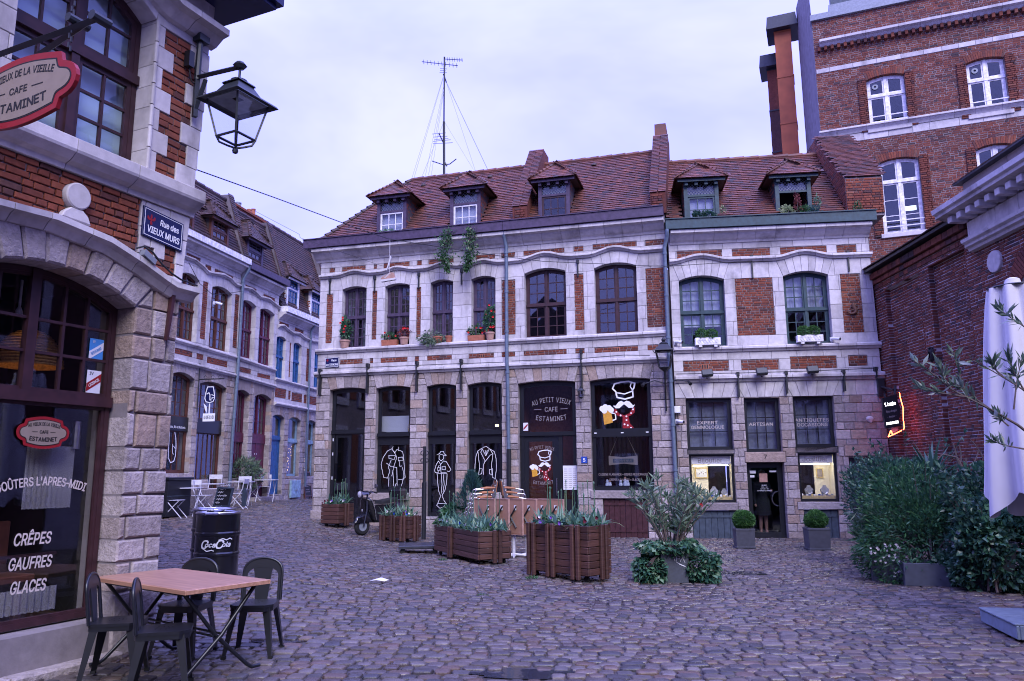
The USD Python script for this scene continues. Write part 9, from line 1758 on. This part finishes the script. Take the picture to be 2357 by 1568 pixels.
for x0,y0,x1,y1,dw in ((580,420,245,1505,.0),(580,430,268,1500,.0),(585,890,345,1495,.0),(595,470,430,1480,.3),(600,470,462,1475,.3),(600,480,492,1472,.3),(615,470,925,1415,0),(618,470,1060,1405,0),(600,890,915,1400,.2),(616,475,1050,1405,-.2)): t.add('guy_wire',tube([A3(x0,y0),A3(x1,y1,dw)],.0045,4),'lead_grey',world=True)
# ## overhead wires and the hanging shoe
def wire(name,lab,pts,r,m='cable_black',catg='wire'):
 P = np.array([EYE + sight(k,x,y) * (d / sight(k,x,y)[1]) for k,x,y,d in pts]); s = np.r_[0,np.cumsum(np.linalg.norm(np.diff(P,axis=0),axis=1))]; f = np.linspace(0,s[-1],60); Q_ = np.stack([np.interp(f,s,P[:,i]) for i in range(3)],1); t = Thing(name,lab,catg,P[0]); t.add('wire',tube(Q_ - P[0],r,5),m); return t,P
endp = CC.at(*CC.z('Z7',800,870,.06),.06)
wire('overhead_wire','dark wire sagging from the cafe corner across to the jeweller house',[('V',450,390,9.0),('V',640,458,11.4),('V',820,525,13.7),('Z5',705,897,15.3),('Z5',1570,1028,17.2),('Z6',330,1070,17.9),('Z6',1290,1110,19.0),('Z7',800,870,endp[1])],.008)
wire('overhead_wire','thin second wire over the left street above the corner',[('V',585,485,22),('V',690,540,22),('Z5',0,885,21.5),('Z5',640,1105,21.4),('Z5',1210,1172,AB.at(-5.7,0)[1] - .2)],.005)
sp = EYE + sight('Z5',705,897) * (15.3 / sight('Z5',705,897)[1]); SF = Frame(sp,-8); sz = lambda x,y: SF.z('Z5',x,y); t = Thing('hanging_shoe','cut out cloth shoe dangling on a string from the overhead wire','ornament',sp,rz=SF.yaw)
sole = Polygon([sz(x,y) for x,y in ((637,1210),(645,1195),(690,1175),(705,1160),(735,1160),(752,1212),(640,1232))]); t.add('upper',SF.W(slab(sole,-.03,.03)),'clay_pink',world=True); t.add('sole',SF.W(slab(Polygon([sz(x,y) for x,y in ((637,1216),(752,1200),(753,1214),(640,1233))]),-.035,.035)),'canvas_white',world=True); t.add('laces',SF.W(cat([ribbon([sz(662 + 9 * i,1196 - 7 * i),sz(676 + 9 * i,1200 - 7 * i)],.012,.03) for i in range(5)])),'canvas_white',world=True,kind='stuff')
t.add('string',tube([sp,SF.at(*sz(702,1160))],.005,4),'canvas_white',world=True); t.add('second_sole',SF.W(slab(Polygon([sz(x,y) for x,y in ((710,1025),(716,1040),(700,1100),(682,1143),(678,1138),(695,1080))]),-.02,.02)),'canvas_white',world=True)
for nm,fr,pts,lab in (('wall_cable',AB,[(-10.1,4.76,.13),(-8,4.73,.13),(-6,4.72,.13),(-4.35,4.70,.13)],'black cable along the lower ledge of the clothes shop house'),('wall_cable',AB,[(-4.1,4.72,.13),(-2.2,4.70,.13),(-1,4.74,.13),(-.3,4.70,.13)],'black cable along the lower ledge of the cafe house'),('wall_cable',CC,[(.35,4.18,.14),(2,4.17,.14),(3.6,4.18,.14),(5.4,4.22,.14)],'black cable along the lower ledge of the jeweller house'),('wall_cable',SS,[(-2.2,7.95,.16),(-1.6,7.45,.16),(-.9,7.25,.16),(-.2,7.45,.16),(.75,7.75,.16)],'black cable looping over the upper windows of the left street')):
 P = np.array([fr.at(*p_) for p_ in pts]); t = Thing(nm,lab,'cable',P[0]); t.add('cable',tube(P - P[0],.010,5),'cable_black')
# ## the woman inside the jeweller's door
import trimesh,manifold3d as mf
def person(J,bones,res=.02):
 M_ = mf.Manifold()
 for a,b in bones:
  pa,ra = J[a]; pb,rb = J[b]; M_ = M_ + mf.Manifold.batch_hull([mf.Manifold.sphere(ra,16).translate(pa),mf.Manifold.sphere(rb,16).translate(pb)])
 m = M_.refine_to_length(res).to_mesh(); tm = trimesh.Trimesh(m.vert_properties[:,:3],m.tri_verts,process=True); trimesh.smoothing.filter_taubin(tm,iterations=8); return np.array(tm.vertices),np.array(tm.faces)
pz = CC.at(2.50,.02,-.75); t = Thing('person','person in dark coat and skirt seen behind the jeweller glass door','person',pz,rz=CC.yaw)
J = dict(head=((.03,0,1.52),.085),crown=((.03,.01,1.58),.088),chin=((.035,-.035,1.45),.05),neck=((.0,.01,1.38),.05),chest=((0,0,1.20),.135),sl=((-.15,0,1.30),.06),sr=((.15,0,1.30),.06),waist=((0,0,1.0),.12),hip=((0,.01,.88),.15),el=((-.21,.02,1.04),.042),er=((.21,-.02,1.06),.042),wl=((-.19,-.06,.82),.032),wr=((.20,-.16,1.10),.032),hl=((-.185,-.08,.75),.035),hr=((.20,-.24,1.14),.035),kl=((-.07,-.02,.47),.058),kr=((.07,.02,.47),.058),al=((-.07,.02,.09),.036),ar=((.08,.05,.09),.036),tl=((-.08,-.10,.04),.035),tr=((.09,-.06,.04),.035))
t.add('body',person(J,[('head','crown'),('head','chin'),('chin','neck'),('neck','chest'),('chest','sl'),('chest','sr'),('sl','el'),('sr','er'),('el','wl'),('er','wr'),('wl','hl'),('wr','hr'),('chest','waist'),('waist','hip'),('hip','kl'),('hip','kr'),('kl','al'),('kr','ar'),('al','tl'),('ar','tr')]),'skin',smooth=True)
t.add('coat',person({k: (v[0],v[1] + .018) for k,v in J.items()},[('neck','chest'),('chest','sl'),('chest','sr'),('sl','el'),('sr','er'),('el','wl'),('er','wr'),('chest','waist'),('waist','hip')]),'dark_cloth',smooth=True); t.add('skirt',lathe([(.205,.50),(.215,.52),(.20,.75),(.175,.95)],20),'dark_cloth',smooth=True)
t.add('hair',xf(hull([(x,y,z) for x,y,z in ((-.085,.02,1.50),(.12,.02,1.50),(.02,.11,1.50),(-.06,.07,1.64),(.10,.07,1.64),(.02,.0,1.69),(-.05,-.04,1.64),(.10,-.04,1.64),(.02,.09,1.42))])),'hair_grey',smooth=True); t.add('face_nose',hull([(.03,-.10,1.53),(.02,-.085,1.50),(.045,-.085,1.50),(.033,-.115,1.505)]),'skin')
for s in (-1,1): t.add('shoe',hull([(s * .08 + x,y,z) for x in (-.04,.04) for y,z in ((-.15,.0),(.08,.0),(.07,.07),(-.13,.035))]),'letter_black'); t.add('eye',lathe([(0,-.008),(.009,0),(0,.008)],6,(.033 + s * .032,-.085,1.545)),'letter_black')
